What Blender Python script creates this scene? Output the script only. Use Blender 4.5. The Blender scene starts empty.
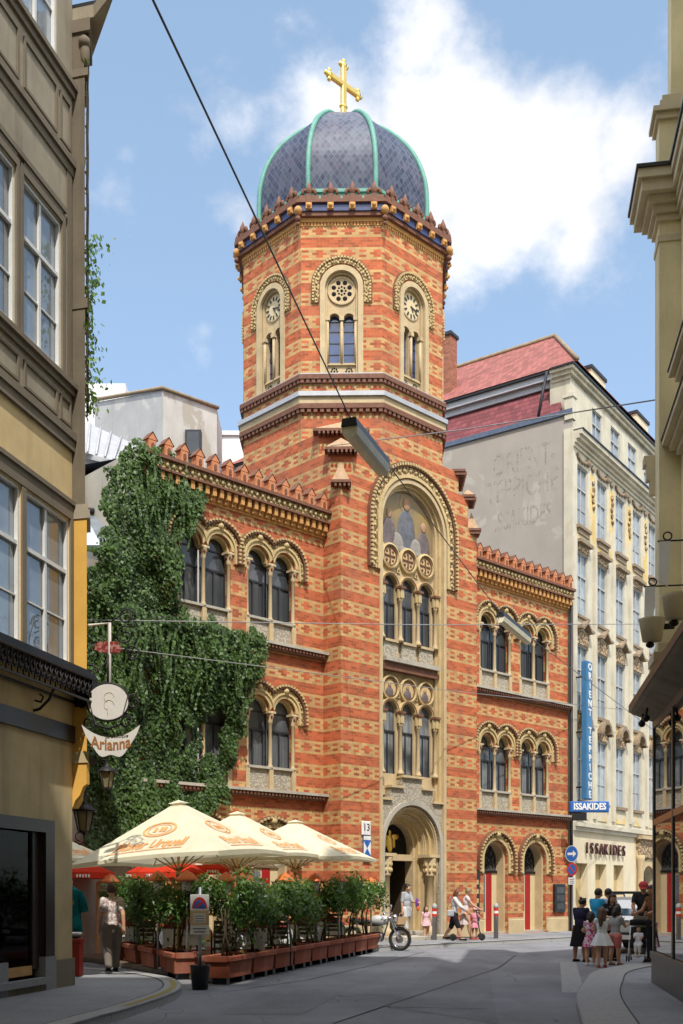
import bpy, math, random
from mathutils import Vector, Matrix
from mathutils.geometry import tessellate_polygon
R=random.Random(7); PI=math.pi; rad=math.radians
SC=bpy.context.scene; COL=SC.collection
F=1071.; CX=341.5; HV=892.
def at(u,v,D): return Vector(((u-CX)*D/F, D, 1.6+(HV-v)*D/F))
# ---------------------------------------------------------------- mesh helper
def frame_rot(d):   # rotation about z that takes local x to direction d
    return math.atan2(d[1],d[0])
class MB:
    def __init__(s): s.v=[]; s.f=[]; s.m=[]; s.sm=[]
    def add(s,vs,fs,mi=0,M=None,smooth=False):
        b=len(s.v)
        for p in vs:
            p=Vector(p); s.v.append(M@p if M else p)
        for f in fs: s.f.append([b+i for i in f]); s.m.append(mi); s.sm.append(smooth)
        return s
    def quad(s,a,b,c,d,mi=0): return s.add([a,b,c,d],[(0,1,2,3)],mi)
    def box(s,x0,x1,y0,y1,z0,z1,mi=0,M=None,bev=0):
        if x0>x1:x0,x1=x1,x0
        if y0>y1:y0,y1=y1,y0
        if z0>z1:z0,z1=z1,z0
        if bev:
            b=min(bev,(x1-x0)/2.1,(y1-y0)/2.1,(z1-z0)/2.1); o=[]
            pr=[(x0+b,y0),(x1-b,y0),(x1,y0+b),(x1,y1-b),(x1-b,y1),(x0+b,y1),(x0,y1-b),(x0,y0+b)]
            def ins(p,k): cx=(x0+x1)/2;cy=(y0+y1)/2; return (p[0]+(b if p[0]<cx else -b)*k*(1 if abs(p[0]-x0)<1e-6 or abs(p[0]-x1)<1e-6 else .0), p[1]+(b if p[1]<cy else -b)*k*(1 if abs(p[1]-y0)<1e-6 or abs(p[1]-y1)<1e-6 else .0))
            for z,k in ((z0,1),(z0+b,0),(z1-b,0),(z1,1)): o+=[(*ins(p,k),z) for p in pr]
            fs=[tuple(reversed(range(8)))]+[(r*8+i,r*8+(i+1)%8,r*8+8+(i+1)%8,r*8+8+i) for r in range(3) for i in range(8)]+[tuple(range(24,32))]
            return s.add(o,fs,mi,M)
        v=[(x0,y0,z0),(x1,y0,z0),(x1,y1,z0),(x0,y1,z0),(x0,y0,z1),(x1,y0,z1),(x1,y1,z1),(x0,y1,z1)]
        return s.add(v,[(3,2,1,0),(4,5,6,7),(0,1,5,4),(1,2,6,5),(2,3,7,6),(3,0,4,7)],mi,M)
    def prism(s,pts,a,b,axis='y',mi=0,M=None):   # pts 2-D, extruded along axis from a to b
        n=len(pts)
        def P(p,t):
            return (p[0],t,p[1]) if axis=='y' else ((p[0],p[1],t) if axis=='z' else (t,p[0],p[1]))
        vs=[P(p,a) for p in pts]+[P(p,b) for p in pts]
        area=sum(pts[i][0]*pts[(i+1)%n][1]-pts[(i+1)%n][0]*pts[i][1] for i in range(n))
        fl=(area>0)^(b<a)^(axis=='y')
        cap=[tuple(t) for t in tessellate_polygon([[Vector((p[0],p[1],0)) for p in pts]])] if n>4 else [tuple(range(n))]
        fs=[]
        if n>4:
            def orient(t,up):
                ar=sum(pts[t[i]][0]*pts[t[(i+1)%3]][1]-pts[t[(i+1)%3]][0]*pts[t[i]][1] for i in range(3))
                return t if (ar>0)==up else tuple(reversed(t))
            ccw=area>0
            cap=[orient(t,ccw) for t in cap]
        for t in cap:
            fs.append(tuple(reversed(t)) if fl else t); fs[-1]=tuple(reversed(fs[-1]))
            u=tuple(i+n for i in t); fs.append(tuple(reversed(u)) if fl else u)
        for i in range(n):
            j=(i+1)%n; q=(i,j,j+n,i+n); fs.append(q if not fl else tuple(reversed(q)))
        return s.add(vs,fs,mi,M)
    def tube(s,path,r,n=8,mi=0,cap=True,smooth=True,closed=False):
        P=[Vector(p) for p in path]; k=len(P)
        rr=r if isinstance(r,(list,tuple)) else [r]*k
        vs=[];fs=[]; up=None
        for i in range(k):
            if closed: t=(P[(i+1)%k]-P[i-1])
            else: t=(P[min(i+1,k-1)]-P[max(i-1,0)])
            t.normalize()
            if up is None:
                up=t.orthogonal().normalized()
            up=(up-t*up.dot(t))
            if up.length<1e-5: up=t.orthogonal()
            up.normalize(); w=t.cross(up)
            for j in range(n):
                a=2*PI*j/n; vs.append(P[i]+(up*math.cos(a)+w*math.sin(a))*rr[i])
        for i in range(k if closed else k-1):
            i2=(i+1)%k
            for j in range(n): fs.append((i*n+j,i*n+(j+1)%n,i2*n+(j+1)%n,i2*n+j))
        if cap and not closed: fs.append(tuple(reversed(range(n)))); fs.append(tuple(range((k-1)*n,k*n)))
        return s.add(vs,fs,mi,None,smooth)
    def lathe(s,prof,c=(0,0,0),n=16,mi=0,smooth=True,M=None,ph=0.,cap=True):
        vs=[];fs=[];k=len(prof)
        for r,z in prof:
            for j in range(n):
                a=2*PI*j/n+ph; vs.append((c[0]+r*math.cos(a),c[1]+r*math.sin(a),c[2]+z))
        for i in range(k-1):
            for j in range(n): fs.append((i*n+j,i*n+(j+1)%n,(i+1)*n+(j+1)%n,(i+1)*n+j))
        if cap: fs.append(tuple(reversed(range(n)))); fs.append(tuple(range((k-1)*n,k*n)))
        return s.add(vs,fs,mi,M,smooth)
    def ball(s,c,r,n=8,m=6,mi=0,M=None):
        r=r if isinstance(r,(tuple,list)) else (r,r,r); c=Vector(c)
        vs=[c+Vector((0,0,-r[2]))];fs=[]
        for i in range(1,m):
            p=-PI/2+PI*i/m
            for j in range(n):
                a=2*PI*j/n; vs.append(c+Vector((r[0]*math.cos(p)*math.cos(a),r[1]*math.cos(p)*math.sin(a),r[2]*math.sin(p))))
        vs.append(c+Vector((0,0,r[2]))); L=len(vs)-1
        for j in range(n):
            fs.append((0,1+(j+1)%n,1+j)); fs.append((L,L-n+j,L-n+(j+1)%n))
        for i in range(m-2):
            for j in range(n):
                a=1+i*n+j;b=1+i*n+(j+1)%n; fs.append((a,b,b+n,a+n))
        return s.add(vs,fs,mi,M,True)
    def cone(s,p0,r0,p1,r1,n=10,mi=0):
        s.tube([p0,p1],[r0,r1],n,mi); return s
    def capsule(s,p0,r0,p1,r1,n=10):
        s.tube([p0,p1],[r0,r1],n); s.ball(p0,r0,n,6); s.ball(p1,r1,n,6); return s
    def ring(s,inner,outer,yf,yb,mi=0):    # two equally long polylines in x,z: a band between them, front at yf back at yb
        n=len(inner); vs=[]
        for y in (yf,yb):
            vs+=[(p[0],y,p[1]) for p in inner]+[(p[0],y,p[1]) for p in outer]
        fs=[]; o=n; b=2*n
        ar=sum(inner[i][0]*outer[i][1]-outer[i][0]*inner[i][1] for i in range(n))
        for i in range(n-1):
            fs+=[(i,i+1,o+i+1,o+i),(i+1,i,b+i,b+i+1),(o+i,o+i+1,b+o+i+1,b+o+i)]
        fs+=[(0,o,b+o,b),(n-1,b+n-1,b+o+n-1,o+n-1)]
        return s.add(vs,fs,mi)
    def wall(s,outline,holes,y,depth,mi=0,mr=None,back=None):
        loops=[outline]+holes; pts=[p for l in loops for p in l]
        tris=tessellate_polygon([[Vector((p[0],p[1],0)) for p in l] for l in loops])
        fs=[]
        for t in tris:
            a,b,c=(pts[i] for i in t)
            ar=(b[0]-a[0])*(c[1]-a[1])-(c[0]-a[0])*(b[1]-a[1])
            if abs(ar)<1e-9: continue
            fs.append(tuple(t) if ar>0 else tuple(reversed(t)))
        s.add([(p[0],y,p[1]) for p in pts],fs,mi)
        for h in holes:
            n=len(h); ar=sum(h[i][0]*h[(i+1)%n][1]-h[(i+1)%n][0]*h[i][1] for i in range(n))
            if ar<0: h=list(reversed(h))
            vs=[(p[0],y,p[1]) for p in h]+[(p[0],y+depth,p[1]) for p in h]
            s.add(vs,[(i,(i+1)%n+0,(i+1)%n+n,i+n) for i in range(n)],mi if mr is None else mr)
        return s
    def build(s,name,mats,parent=None,loc=None,rotz=0.,fixn=False):
        me=bpy.data.meshes.new(name)
        me.from_pydata([tuple(p) for p in s.v],[],s.f)
        if not isinstance(mats,(list,tuple)): mats=[mats]
        for m in mats: me.materials.append(m)
        me.polygons.foreach_set('material_index',s.m); me.polygons.foreach_set('use_smooth',s.sm)
        if fixn:
            import bmesh
            bm=bmesh.new(); bm.from_mesh(me); bmesh.ops.recalc_face_normals(bm,faces=bm.faces); bm.to_mesh(me); bm.free()
        uv=me.uv_layers.new(name='UVMap').data
        for p in me.polygons:
            nx,ny,nz=p.normal
            if abs(nz)<.85:
                l=math.hypot(nx,ny); tx,ty=-ny/l,nx/l
                for li in p.loop_indices:
                    c=me.vertices[me.loops[li].vertex_index].co; uv[li].uv=(c.x*tx+c.y*ty+200.,c.z)
            else:
                for li in p.loop_indices:
                    c=me.vertices[me.loops[li].vertex_index].co; uv[li].uv=(c.x+200.,c.y+.03)
        me.update()
        o=bpy.data.objects.new(name,me); COL.objects.link(o)
        if parent: o.parent=parent
        if loc is not None: o.location=loc
        if rotz: o.rotation_euler=(0,0,rotz)
        return o
def tag(o,label=None,cat=None,group=None,kind=None):
    if label: o['label']=label
    if cat: o['category']=cat
    if group: o['group']=group
    if kind: o['kind']=kind
    return o
def thing(name,label,cat,loc=(0,0,0),rotz=0.,group=None):
    o=bpy.data.objects.new(name,None); COL.objects.link(o); o.empty_display_size=.2
    o.location=loc; o.rotation_euler=(0,0,rotz)
    return tag(o,label,cat,group)
def copy_tree(o,parent=None):
    c=o.copy(); COL.objects.link(c)
    if parent: c.parent=parent
    for ch in [x for x in o.children]: copy_tree(ch,c)
    return c
def arch(cx,hw,z0,zs,n=14,r=None):      # loop of an arched opening, counter-clockwise from bottom left
    r=r or hw
    return [(cx-hw,z0),(cx+hw,z0)]+[(cx+hw*math.cos(PI*i/n),zs+r*math.sin(PI*i/n)) for i in range(n+1)]
def arcpts(cx,cz,r,a0,a1,n,leg0=0,leg1=0):
    p=[(cx+r*math.cos(a0+(a1-a0)*i/n),cz+r*math.sin(a0+(a1-a0)*i/n)) for i in range(n+1)]
    if leg0: p=[(p[0][0],p[0][1]-leg0)]+p
    if leg1: p=p+[(p[-1][0],p[-1][1]-leg1)]
    return p
def resample(pts,step):
    out=[];acc=step*.5
    for a,b in zip(pts,pts[1:]):
        a=Vector(a);b=Vector(b);L=(b-a).length
        if L<1e-6: continue
        while acc<=L:
            out.append((a+(b-a)*(acc/L),(b-a)/L)); acc+=step
        acc-=L
    return out
def text_mesh(name,body,size,M,mat,parent=None,ext=.004,shear=0.,align='CENTER',sx=1.,offset=0.):
    cu=bpy.data.curves.new(name,'FONT'); cu.body=body; cu.size=size; cu.extrude=ext; cu.shear=shear; cu.offset=offset
    cu.align_x=align; cu.align_y='CENTER'; cu.resolution_u=3
    t=bpy.data.objects.new('tmp',cu); COL.objects.link(t)
    dg=bpy.context.evaluated_depsgraph_get(); dg.update()
    me=bpy.data.meshes.new_from_object(t.evaluated_get(dg)); bpy.data.objects.remove(t); bpy.data.curves.remove(cu)
    me.transform(M@Matrix.Diagonal((sx,1,1,1))); me.materials.clear(); me.materials.append(mat)
    o=bpy.data.objects.new(name,me); COL.objects.link(o)
    if parent: o.parent=parent
    return o
def basis(o,x,y):       # matrix: text x along x, text up along y
    x=Vector(x).normalized(); y=Vector(y); y=(y-x*y.dot(x)).normalized(); z=x.cross(y)
    return Matrix(((x.x,y.x,z.x,o[0]),(x.y,y.y,z.y,o[1]),(x.z,y.z,z.z,o[2]),(0,0,0,1)))
# ---------------------------------------------------------------- materials
class NT:
    def __init__(s,name):
        s.mat=bpy.data.materials.new(name); s.mat.use_nodes=True; s.t=s.mat.node_tree; s.n=s.t.nodes; s.b=s.n['Principled BSDF']
    def link(s,a,b): s.t.links.new(a,b)
    def val(s,sock,x):
        if hasattr(x,'is_output') or hasattr(x,'links'): s.link(x,sock)
        else: sock.default_value=x
    def math(s,op,a,b=0.,c=None):
        m=s.n.new('ShaderNodeMath'); m.operation=op; s.val(m.inputs[0],a); s.val(m.inputs[1],b)
        if c is not None: s.val(m.inputs[2],c)
        return m.outputs[0]
    def mix(s,f,a,b,mode='MIX'):
        m=s.n.new('ShaderNodeMix'); m.data_type='RGBA'; m.blend_type=mode
        s.val(m.inputs[0],f); s.val(m.inputs[6],a if not isinstance(a,tuple) else (*a[:3],1)); s.val(m.inputs[7],b if not isinstance(b,tuple) else (*b[:3],1)); return m.outputs[2]
    def coord(s,kind='Object',scale=(1,1,1),rot=(0,0,0)):
        tc=s.n.new('ShaderNodeTexCoord'); mp=s.n.new('ShaderNodeMapping'); mp.inputs['Scale'].default_value=scale; mp.inputs['Rotation'].default_value=rot
        s.link(tc.outputs[kind],mp.inputs[0]); return mp.outputs[0]
    def noise(s,co,scale,detail=4,rough=.55,dist=0.):
        t=s.n.new('ShaderNodeTexNoise'); s.link(co,t.inputs['Vector']); t.inputs['Scale'].default_value=scale; t.inputs['Detail'].default_value=detail; t.inputs['Roughness'].default_value=rough; t.inputs['Distortion'].default_value=dist; return t.outputs['Fac']
    def voro(s,co,scale,feature='F1'):
        t=s.n.new('ShaderNodeTexVoronoi'); t.feature=feature; s.link(co,t.inputs['Vector']); t.inputs['Scale'].default_value=scale; return t.outputs['Distance']
    def ramp(s,f,a,b,c0=(0,0,0),c1=(1,1,1)):
        r=s.n.new('ShaderNodeMapRange'); s.val(r.inputs[0],f); r.inputs[1].default_value=a; r.inputs[2].default_value=b; r.clamp=True; return r.outputs[0]
    def bump(s,h,st=.3,d=.01):
        b=s.n.new('ShaderNodeBump'); b.inputs['Strength'].default_value=st; b.inputs['Distance'].default_value=d; s.link(h,b.inputs['Height']); s.link(b.outputs[0],s.b.inputs['Normal'])
    def col(s,c): s.val(s.b.inputs['Base Color'],(*c,1) if isinstance(c,tuple) else c)
    def set(s,rough=.8,metal=0.,spec=.3):
        s.b.inputs['Roughness'].default_value=rough; s.b.inputs['Metallic'].default_value=metal; s.b.inputs['Specular IOR Level'].default_value=spec; return s.mat
def mul(c,k): return tuple(min(1,x*k) for x in c)
def plain(name,c,rough=.7,metal=0.,spec=.3,var=.18,scale=3.,fine=40.,bump=.15):
    t=NT(name); co=t.coord('Object')
    f=t.math('MULTIPLY',t.math('ADD',t.noise(co,scale,5),t.noise(co,fine,2)),.5)
    t.col(t.mix(t.ramp(f,.32,.68),mul(c,1-var),mul(c,1+var)))
    if bump: t.bump(t.noise(co,fine,3),bump,.004)
    return t.set(rough,metal,spec)
def plaster(name,c,stain=(.2,.17,.13),amt=.45,var=.12,patch=None,pamt=.5,rough=.9):
    t=NT(name); co=t.coord('Object'); st=t.coord('Object',(1.6,1.6,.22))
    base=t.mix(t.ramp(t.noise(co,1.1,6,.6),.3,.7),mul(c,1-var),mul(c,1+var))
    if patch: base=t.mix(t.ramp(t.noise(co,.55,7,.62,.6),.56-pamt*.1,.60-pamt*.1),base,patch)
    base=t.mix(t.math('MULTIPLY',t.ramp(t.noise(st,1.7,6,.65),.5,.8),amt),base,stain)
    base=t.mix(t.math('MULTIPLY',t.ramp(t.noise(co,22,3),.55,.8),.25),base,mul(c,.6))
    t.col(base); t.bump(t.noise(co,30,4),.25,.006); return t.set(rough,0,.2)
def brick_mat(name,banded=True,red=(.56,.11,.03),yel=(.66,.42,.16),bh=.0767,bw=.22,red2=None):
    t=NT(name); tc=t.n.new('ShaderNodeTexCoord'); sp=t.n.new('ShaderNodeSeparateXYZ'); t.link(tc.outputs['UV'],sp.inputs[0])
    u=sp.outputs[0]; v=t.math('ADD',sp.outputs[1],.69*20-8.428)
    rowf=t.math('DIVIDE',v,bh); row=t.math('FLOOR',rowf); fz=t.math('FRACT',rowf)
    k=t.math('MODULO',row,9.); par=t.math('MODULO',k,2.)
    uu=t.math('ADD',t.math('DIVIDE',u,bw),t.math('MULTIPLY',par,.5)); cc=t.math('FLOOR',uu); fx=t.math('FRACT',uu)
    cen=t.math('MULTIPLY',t.math('SUBTRACT',t.math('ADD',cc,.5),t.math('MULTIPLY',par,.5)),bw)
    P=bw*4; d=t.math('MULTIPLY',t.math('ABSOLUTE',t.math('SUBTRACT',t.math('FRACT',t.math('DIVIDE',cen,P)),.5)),P)
    cb=t.n.new('ShaderNodeCombineXYZ'); t.link(cc,cb.inputs[0]); t.link(row,cb.inputs[1])
    wn=t.n.new('ShaderNodeTexWhiteNoise'); wn.noise_dimensions='2D'; t.link(cb.outputs[0],wn.inputs['Vector']); rnd=wn.outputs['Value']
    r2=red2 or mul(red,.62)
    rc=t.mix(rnd,r2,mul(red,1.15)); yc=t.mix(rnd,mul(yel,.78),mul(yel,1.08))
    if banded:
        inb=t.math('LESS_THAN',k,4.5)
        c2=t.math('MULTIPLY',t.math('COMPARE',k,2.,.1),t.math('MAXIMUM',t.math('LESS_THAN',d,.24),t.math('GREATER_THAN',d,.50)))
        c1=t.math('MULTIPLY',t.math('MAXIMUM',t.math('COMPARE',k,1.,.1),t.math('COMPARE',k,3.,.1)),t.math('MAXIMUM',t.math('LESS_THAN',d,.1),t.math('GREATER_THAN',d,.35)))
        ym=t.math('MULTIPLY',inb,t.math('SUBTRACT',1.,t.math('MAXIMUM',c1,c2)))
        base=t.mix(ym,rc,yc)
    else: base=rc
    mo=t.math('MAXIMUM',t.math('LESS_THAN',fx,.07),t.math('LESS_THAN',fz,.14))
    base=t.mix(t.math('MULTIPLY',mo,.5),base,(.36,.25,.16))
    co=t.coord('Object'); base=t.mix(t.math('MULTIPLY',t.ramp(t.noise(co,.8,6,.65),.48,.72),.38),base,(.30,.14,.09)); base=t.mix(t.math('MULTIPLY',t.ramp(t.noise(co,2.7,5,.6),.55,.75),.10),base,(.50,.33,.2))
    st=t.coord('Object',(2.,2.,.25)); base=t.mix(t.math('MULTIPLY',t.ramp(t.noise(st,1.3,6,.65),.5,.78),.5),base,(.17,.09,.06))
    t.col(base); t.bump(t.math('SUBTRACT',1.,mo),.35,.006); return t.set(.85,0,.2)
def ornament(name,c,dark,scale=16.,thr=.28):
    t=NT(name); co=t.coord('Object'); vo=t.voro(co,scale)
    f=t.math('ADD',vo,t.math('MULTIPLY',t.math('SUBTRACT',t.noise(co,scale*1.6,3),.5),.4))
    base=t.mix(t.ramp(f,thr,thr+.22),mul(c,1.05),dark)
    base=t.mix(t.math('MULTIPLY',t.ramp(t.noise(co,1.2,5),.45,.7),.35),base,mul(dark,1.6))
    t.col(base); t.bump(t.math('SUBTRACT',1.,f),.6,.02); return t.set(.8,0,.25)
def glass_mat(name,c,rough=.04,ior=1.6,var=.3,scale=2.):
    t=NT(name); co=t.coord('Object'); oi=t.n.new('ShaderNodeObjectInfo'); t.col(t.mix(t.math('MULTIPLY',oi.outputs['Random'],.6),t.mix(t.ramp(t.noise(co,scale,3),.35,.65),mul(c,1-var),mul(c,1+var)),mul(c,.35)))
    t.bump(t.noise(co,2.2,2),.08,.03); m=t.set(rough,0,.5); t.b.inputs['IOR'].default_value=ior; return m
def leaf_mat(name,c0,c1,trans=.35,rough=.45):
    t=NT(name); a=t.n.new('ShaderNodeAttribute'); a.attribute_name='tone'
    c=t.mix(a.outputs['Fac'],c0,c1); t.col(c); m=t.set(rough,0,.4)
    tr=t.n.new('ShaderNodeBsdfTranslucent'); t.link(t.mix(.5,c,(.25,.4,.05)),tr.inputs[0])
    mx=t.n.new('ShaderNodeMixShader'); mx.inputs[0].default_value=trans; t.link(t.b.outputs[0],mx.inputs[1]); t.link(tr.outputs[0],mx.inputs[2])
    t.link(mx.outputs[0],t.n['Material Output'].inputs[0]); return m
def fabric_mat(name,c,trans=.4):
    t=NT(name); co=t.coord('Object'); cc=t.mix(t.ramp(t.noise(co,2.5,5),.3,.7),mul(c,.88),mul(c,1.06)); t.col(cc); m=t.set(.85,0,.15)
    tr=t.n.new('ShaderNodeBsdfTranslucent'); t.link(cc,tr.inputs[0]); mx=t.n.new('ShaderNodeMixShader'); mx.inputs[0].default_value=trans
    t.link(t.b.outputs[0],mx.inputs[1]); t.link(tr.outputs[0],mx.inputs[2]); t.link(mx.outputs[0],t.n['Material Output'].inputs[0]); t.bump(t.noise(co,3.,3),.3,.03); return m
def pattern_mat(name,c,c2,scale=30.,thr=.5):
    t=NT(name); co=t.coord('Object'); t.col(t.mix(t.ramp(t.noise(co,scale,2),thr-.04,thr+.04),c,c2)); return t.set(.9,0,.1)
M={}
M['brick']=brick_mat('banded_brick',True,(.50,.12,.045),(.56,.345,.14)); M['redbrick']=brick_mat('plain_brick',False)
M['oldbrick']=brick_mat('chimney_brick',False,(.34,.13,.08))
M['yel']=ornament('yellow_ornament',(.55,.42,.20),(.15,.09,.04),13,.36)
M['yelplain']=plain('yellow_stone',(.52,.39,.19),.8,var=.25)
M['tan']=plain('tan_stone',(.50,.38,.22),.85,var=.25,scale=2.)
M['tanorn']=ornament('carved_tan_stone',(.50,.40,.25),(.2,.15,.09),14,.34)
M['grey']=plaster('grey_stone',(.42,.38,.31),(.12,.1,.08),.5)
M['greyorn']=ornament('carved_grey_stone',(.43,.39,.31),(.29,.25,.19),15,.34)
M['brown']=plain('brown_terracotta',(.17,.075,.045),.7,var=.35,scale=8.)
M['merlon']=plain('orange_terracotta',(.56,.22,.10),.8,var=.25,scale=5.)
M['corb']=plain('ochre_terracotta',(.52,.27,.09),.8,var=.25,scale=6.)
M['gold']=plain('gilding',(.85,.58,.16),.28,1.,.5,.15)
M['blue']=plain('blue_glaze',(.035,.05,.14),.25,0,.5,.4,9.)
M['slate']=plain('blue_slate',(.10,.13,.19),.5,var=.3,scale=6.)
M['lead']=plain('lead_sheet',(.42,.42,.43),.55,.3,var=.15)
M['copper']=plain('green_copper',(.11,.29,.225),.55,0,.4,.28,4.)
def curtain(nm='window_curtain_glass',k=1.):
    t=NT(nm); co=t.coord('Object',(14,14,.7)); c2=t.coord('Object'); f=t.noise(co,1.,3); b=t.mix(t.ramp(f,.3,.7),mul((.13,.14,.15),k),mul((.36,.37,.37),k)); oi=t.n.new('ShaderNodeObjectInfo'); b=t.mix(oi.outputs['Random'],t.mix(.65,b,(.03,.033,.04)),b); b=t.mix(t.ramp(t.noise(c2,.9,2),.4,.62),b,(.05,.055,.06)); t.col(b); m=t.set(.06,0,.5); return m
M['panecurtain']=curtain(); M['pane']=curtain('window_glass',.38)  # paler and darker curtain tones seen behind the glass
M['bluepane']=glass_mat('tower_glass',(.02,.05,.16),.05,1.7)
M['skypane']=glass_mat('sky_tinted_glass',(.27,.31,.35),.03,2.,.25,1.5)  # glossy glass with the pale sky reflection also put into its colour
M['dframe']=plain('dark_frame',(.03,.03,.035),.5,var=.2)
M['wframe']=plain('white_frame',(.70,.69,.66),.5,var=.06)
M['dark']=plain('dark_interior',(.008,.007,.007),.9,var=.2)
M['reddoor']=plain('red_door',(.34,.015,.015),.4,var=.15)
M['cream']=plain('cream_paint',(.62,.50,.30),.7,var=.1)
M['iron']=plain('wrought_iron',(.018,.015,.014),.5,.4,.4,.2)
M['steel']=plain('steel',(.42,.42,.42),.35,.9,.5,.1)
M['chrome']=plain('chrome',(.75,.75,.76),.15,1.,.5,.05,bump=0)
M['black']=plain('black_paint',(.015,.015,.016),.4,0,.5,.2)
M['rubber']=plain('rubber',(.02,.02,.02),.8,var=.2)
M['wood']=plain('varnished_wood',(.50,.28,.10),.5,var=.25,scale=9.)
M['white']=plain('white_paint',(.75,.74,.71),.6,var=.06)
M['red']=plain('red_paint',(.55,.03,.02),.5,var=.12)
M['signblue']=plain('sign_blue',(.03,.13,.42),.4,var=.08)
M['orange']=plain('orange_enamel',(.62,.14,.03),.35,0,.5,.15)
M['terracotta']=plaster('terracotta_pot',(.28,.08,.042),(.5,.36,.3),.3,.2)
M['redcloth']=plain('dark_red_cloth',(.16,.015,.015),.9,var=.2)
M['cloth']=plain('white_cloth',(.7,.69,.67),.9,var=.07)
M['bark']=plain('bark',(.07,.05,.03),.9,var=.3,scale=20.)
M['soil']=plain('soil',(.05,.03,.02),.95,var=.3,scale=12.)
M['ivy']=leaf_mat('ivy_leaf',(.014,.036,.007),(.12,.205,.045),.25,.5)
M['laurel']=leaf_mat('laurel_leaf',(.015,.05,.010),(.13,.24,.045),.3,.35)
M['vine']=leaf_mat('vine_leaf',(.06,.14,.02),(.2,.34,.05),.4)
M['canvas']=fabric_mat('cream_canvas',(.82,.76,.56),.3); M['redcanvas']=fabric_mat('red_canvas',(.68,.05,.02),.4)
M['print']=plain('orange_print',(.78,.34,.12),.85,var=.08)
def leaves(name,pts,mat,parent,size=(.07,.13),asp=.7,droop=.0,jit=.45):
    # pts: (position, outward normal, tone)
    vs=[];fs=[];tones=[]
    for p,nrm,tone in pts:
        s=R.uniform(*size); n=(Vector(nrm)+Vector((R.gauss(0,jit),R.gauss(0,jit),R.gauss(0,jit)))).normalized()
        t=Vector((R.gauss(0,.6),R.gauss(0,.6),-1 if droop else R.gauss(0,.8))); t=(t-n*t.dot(n)).normalized(); w=n.cross(t)
        p=Vector(p); b=len(vs)
        vs+=[p-t*s*.5, p+w*s*asp*.5-n*s*.08, p+t*s*.6-n*s*.12, p-w*s*asp*.5-n*s*.08]
        fs+=[(b,b+1,b+2),(b,b+2,b+3)]; tones+=[min(1,max(0,tone+R.gauss(0,.16)))]*4
    me=bpy.data.meshes.new(name); me.from_pydata([tuple(v) for v in vs],[],fs); me.materials.append(mat)
    a=me.attributes.new('tone','FLOAT','POINT'); a.data.foreach_set('value',tones)
    o=bpy.data.objects.new(name,me); COL.objects.link(o)
    if parent: o.parent=parent
    return o
# ================================================================ CHURCH
E=(.7207,.6933); NI=(-.6933,.7207); O=(-.02,31.4)
def cw(x,y,z=0.): return Vector((O[0]+x*E[0]+y*NI[0], O[1]+x*E[1]+y*NI[1], z))
church=thing('brick_church','red and yellow banded brick church with a domed octagonal tower behind the terrace','church',(O[0],O[1],0),frame_rot(E))
T=3.15
def cham(c): return [(-T+c,-T),(T-c,-T),(T,-T+c),(T,T-c),(T-c,T),(-T+c,T),(-T,T-c),(-T,-T+c)]
def cham_walls(mb,c,z0,z1,skip=(0,),mi=0):
    p=cham(c)
    for i in range(8):
        if i in skip: continue
        a=p[i];b=p[(i+1)%8]
        if math.hypot(a[0]-b[0],a[1]-b[1])<.01: continue
        mb.quad((a[0]+T,a[1]+T,z0),(b[0]+T,b[1]+T,z0),(b[0]+T,b[1]+T,z1),(a[0]+T,a[1]+T,z1),mi)
c1,c2,c3=.45,.95,1.75
mb=MB(); niche=arch(T,1.5,.02,12.93,28)
out=[(0,0),(6.3,0),(6.3,13.6),(6.3-c1,13.6),(6.3-c1,14.65),(6.3-c2,14.65),(6.3-c2,15.35),(6.3-c3,15.35),(6.3-c3,16.45),(c3,16.45),(c3,15.35),(c2,15.35),(c2,14.65),(c1,14.65),(c1,13.6),(0,13.6)]
mb.wall(out,[niche],0,.25)
for c,z0,z1 in ((0,0,13.6),(c1,13.6,14.65),(c2,14.65,15.35),(c3,15.35,16.45)): cham_walls(mb,c,z0,z1)
for a,b,z in ((0,c1,13.6),(c1,c2,14.65),(c2,c3,15.35)):     # tops of the corner steps
    for sx,sy in ((1,1),(-1,1),(1,-1),(-1,-1)):
        P=lambda q,w:(T+sx*(T-q),T+sy*(T-w))
        mb.add([(*P(a,b),z),(*P(0,0),z),(*P(b,a),z)],[(0,1,2)]) if a==0 else mb.add([(*P(0,a),z),(*P(a,0),z),(*P(b,0),z),(*P(0,b),z)],[(0,1,2,3)])
bay=mb.build('tower_base_wall',M['brick'],church)
M['capst']=plain('step_cap_stone',(.40,.26,.15),.85,var=.3,scale=8.)
mb=MB()
for sx,sy in ((-1,-1),(1,-1),(-1,1),(1,1)):
    for c,z,w,hh in ((0,13.6,.34,.62),(c1,14.65,.42,.34),(c2,15.35,.5,.26)):
        cx=T+sx*(T-c*.5-.13*(c==0)); cy=T+sy*(T-c*.5-.13*(c==0))
        Mx=Matrix.Translation((cx,cy,z))@Matrix.Rotation(PI/4 if sx*sy>0 else -PI/4,4,'Z')
        L=.3 if c==0 else c*.72+.16
        mb.box(-.22 if c else -.3,.22 if c else .3,-L,L,-.02,.06,0,Mx)
        for k in range(int(2*L/.13)): mb.box(-.26 if c else -.28,.2,-L+.03+k*.13,-L+.09+k*.13,-.12,-.021,0,Mx); mb.box(.2,.26,-L+.03+k*.13,-L+.09+k*.13,-.12,-.021,0,Mx)
        b=[(-.2,-L+.03),(.2,-L+.03),(.2,L-.03),(-.2,L-.03)]
        vs=[(p[0],p[1],.061) for p in b]+[(0,0,.06+hh)]
        mb.add(vs,[(0,1,4),(1,2,4),(2,3,4),(3,0,4)],1,Mx)
        mb.build('corner_step_cap',[M['brown'],M['capst']],church); mb=MB()
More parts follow.
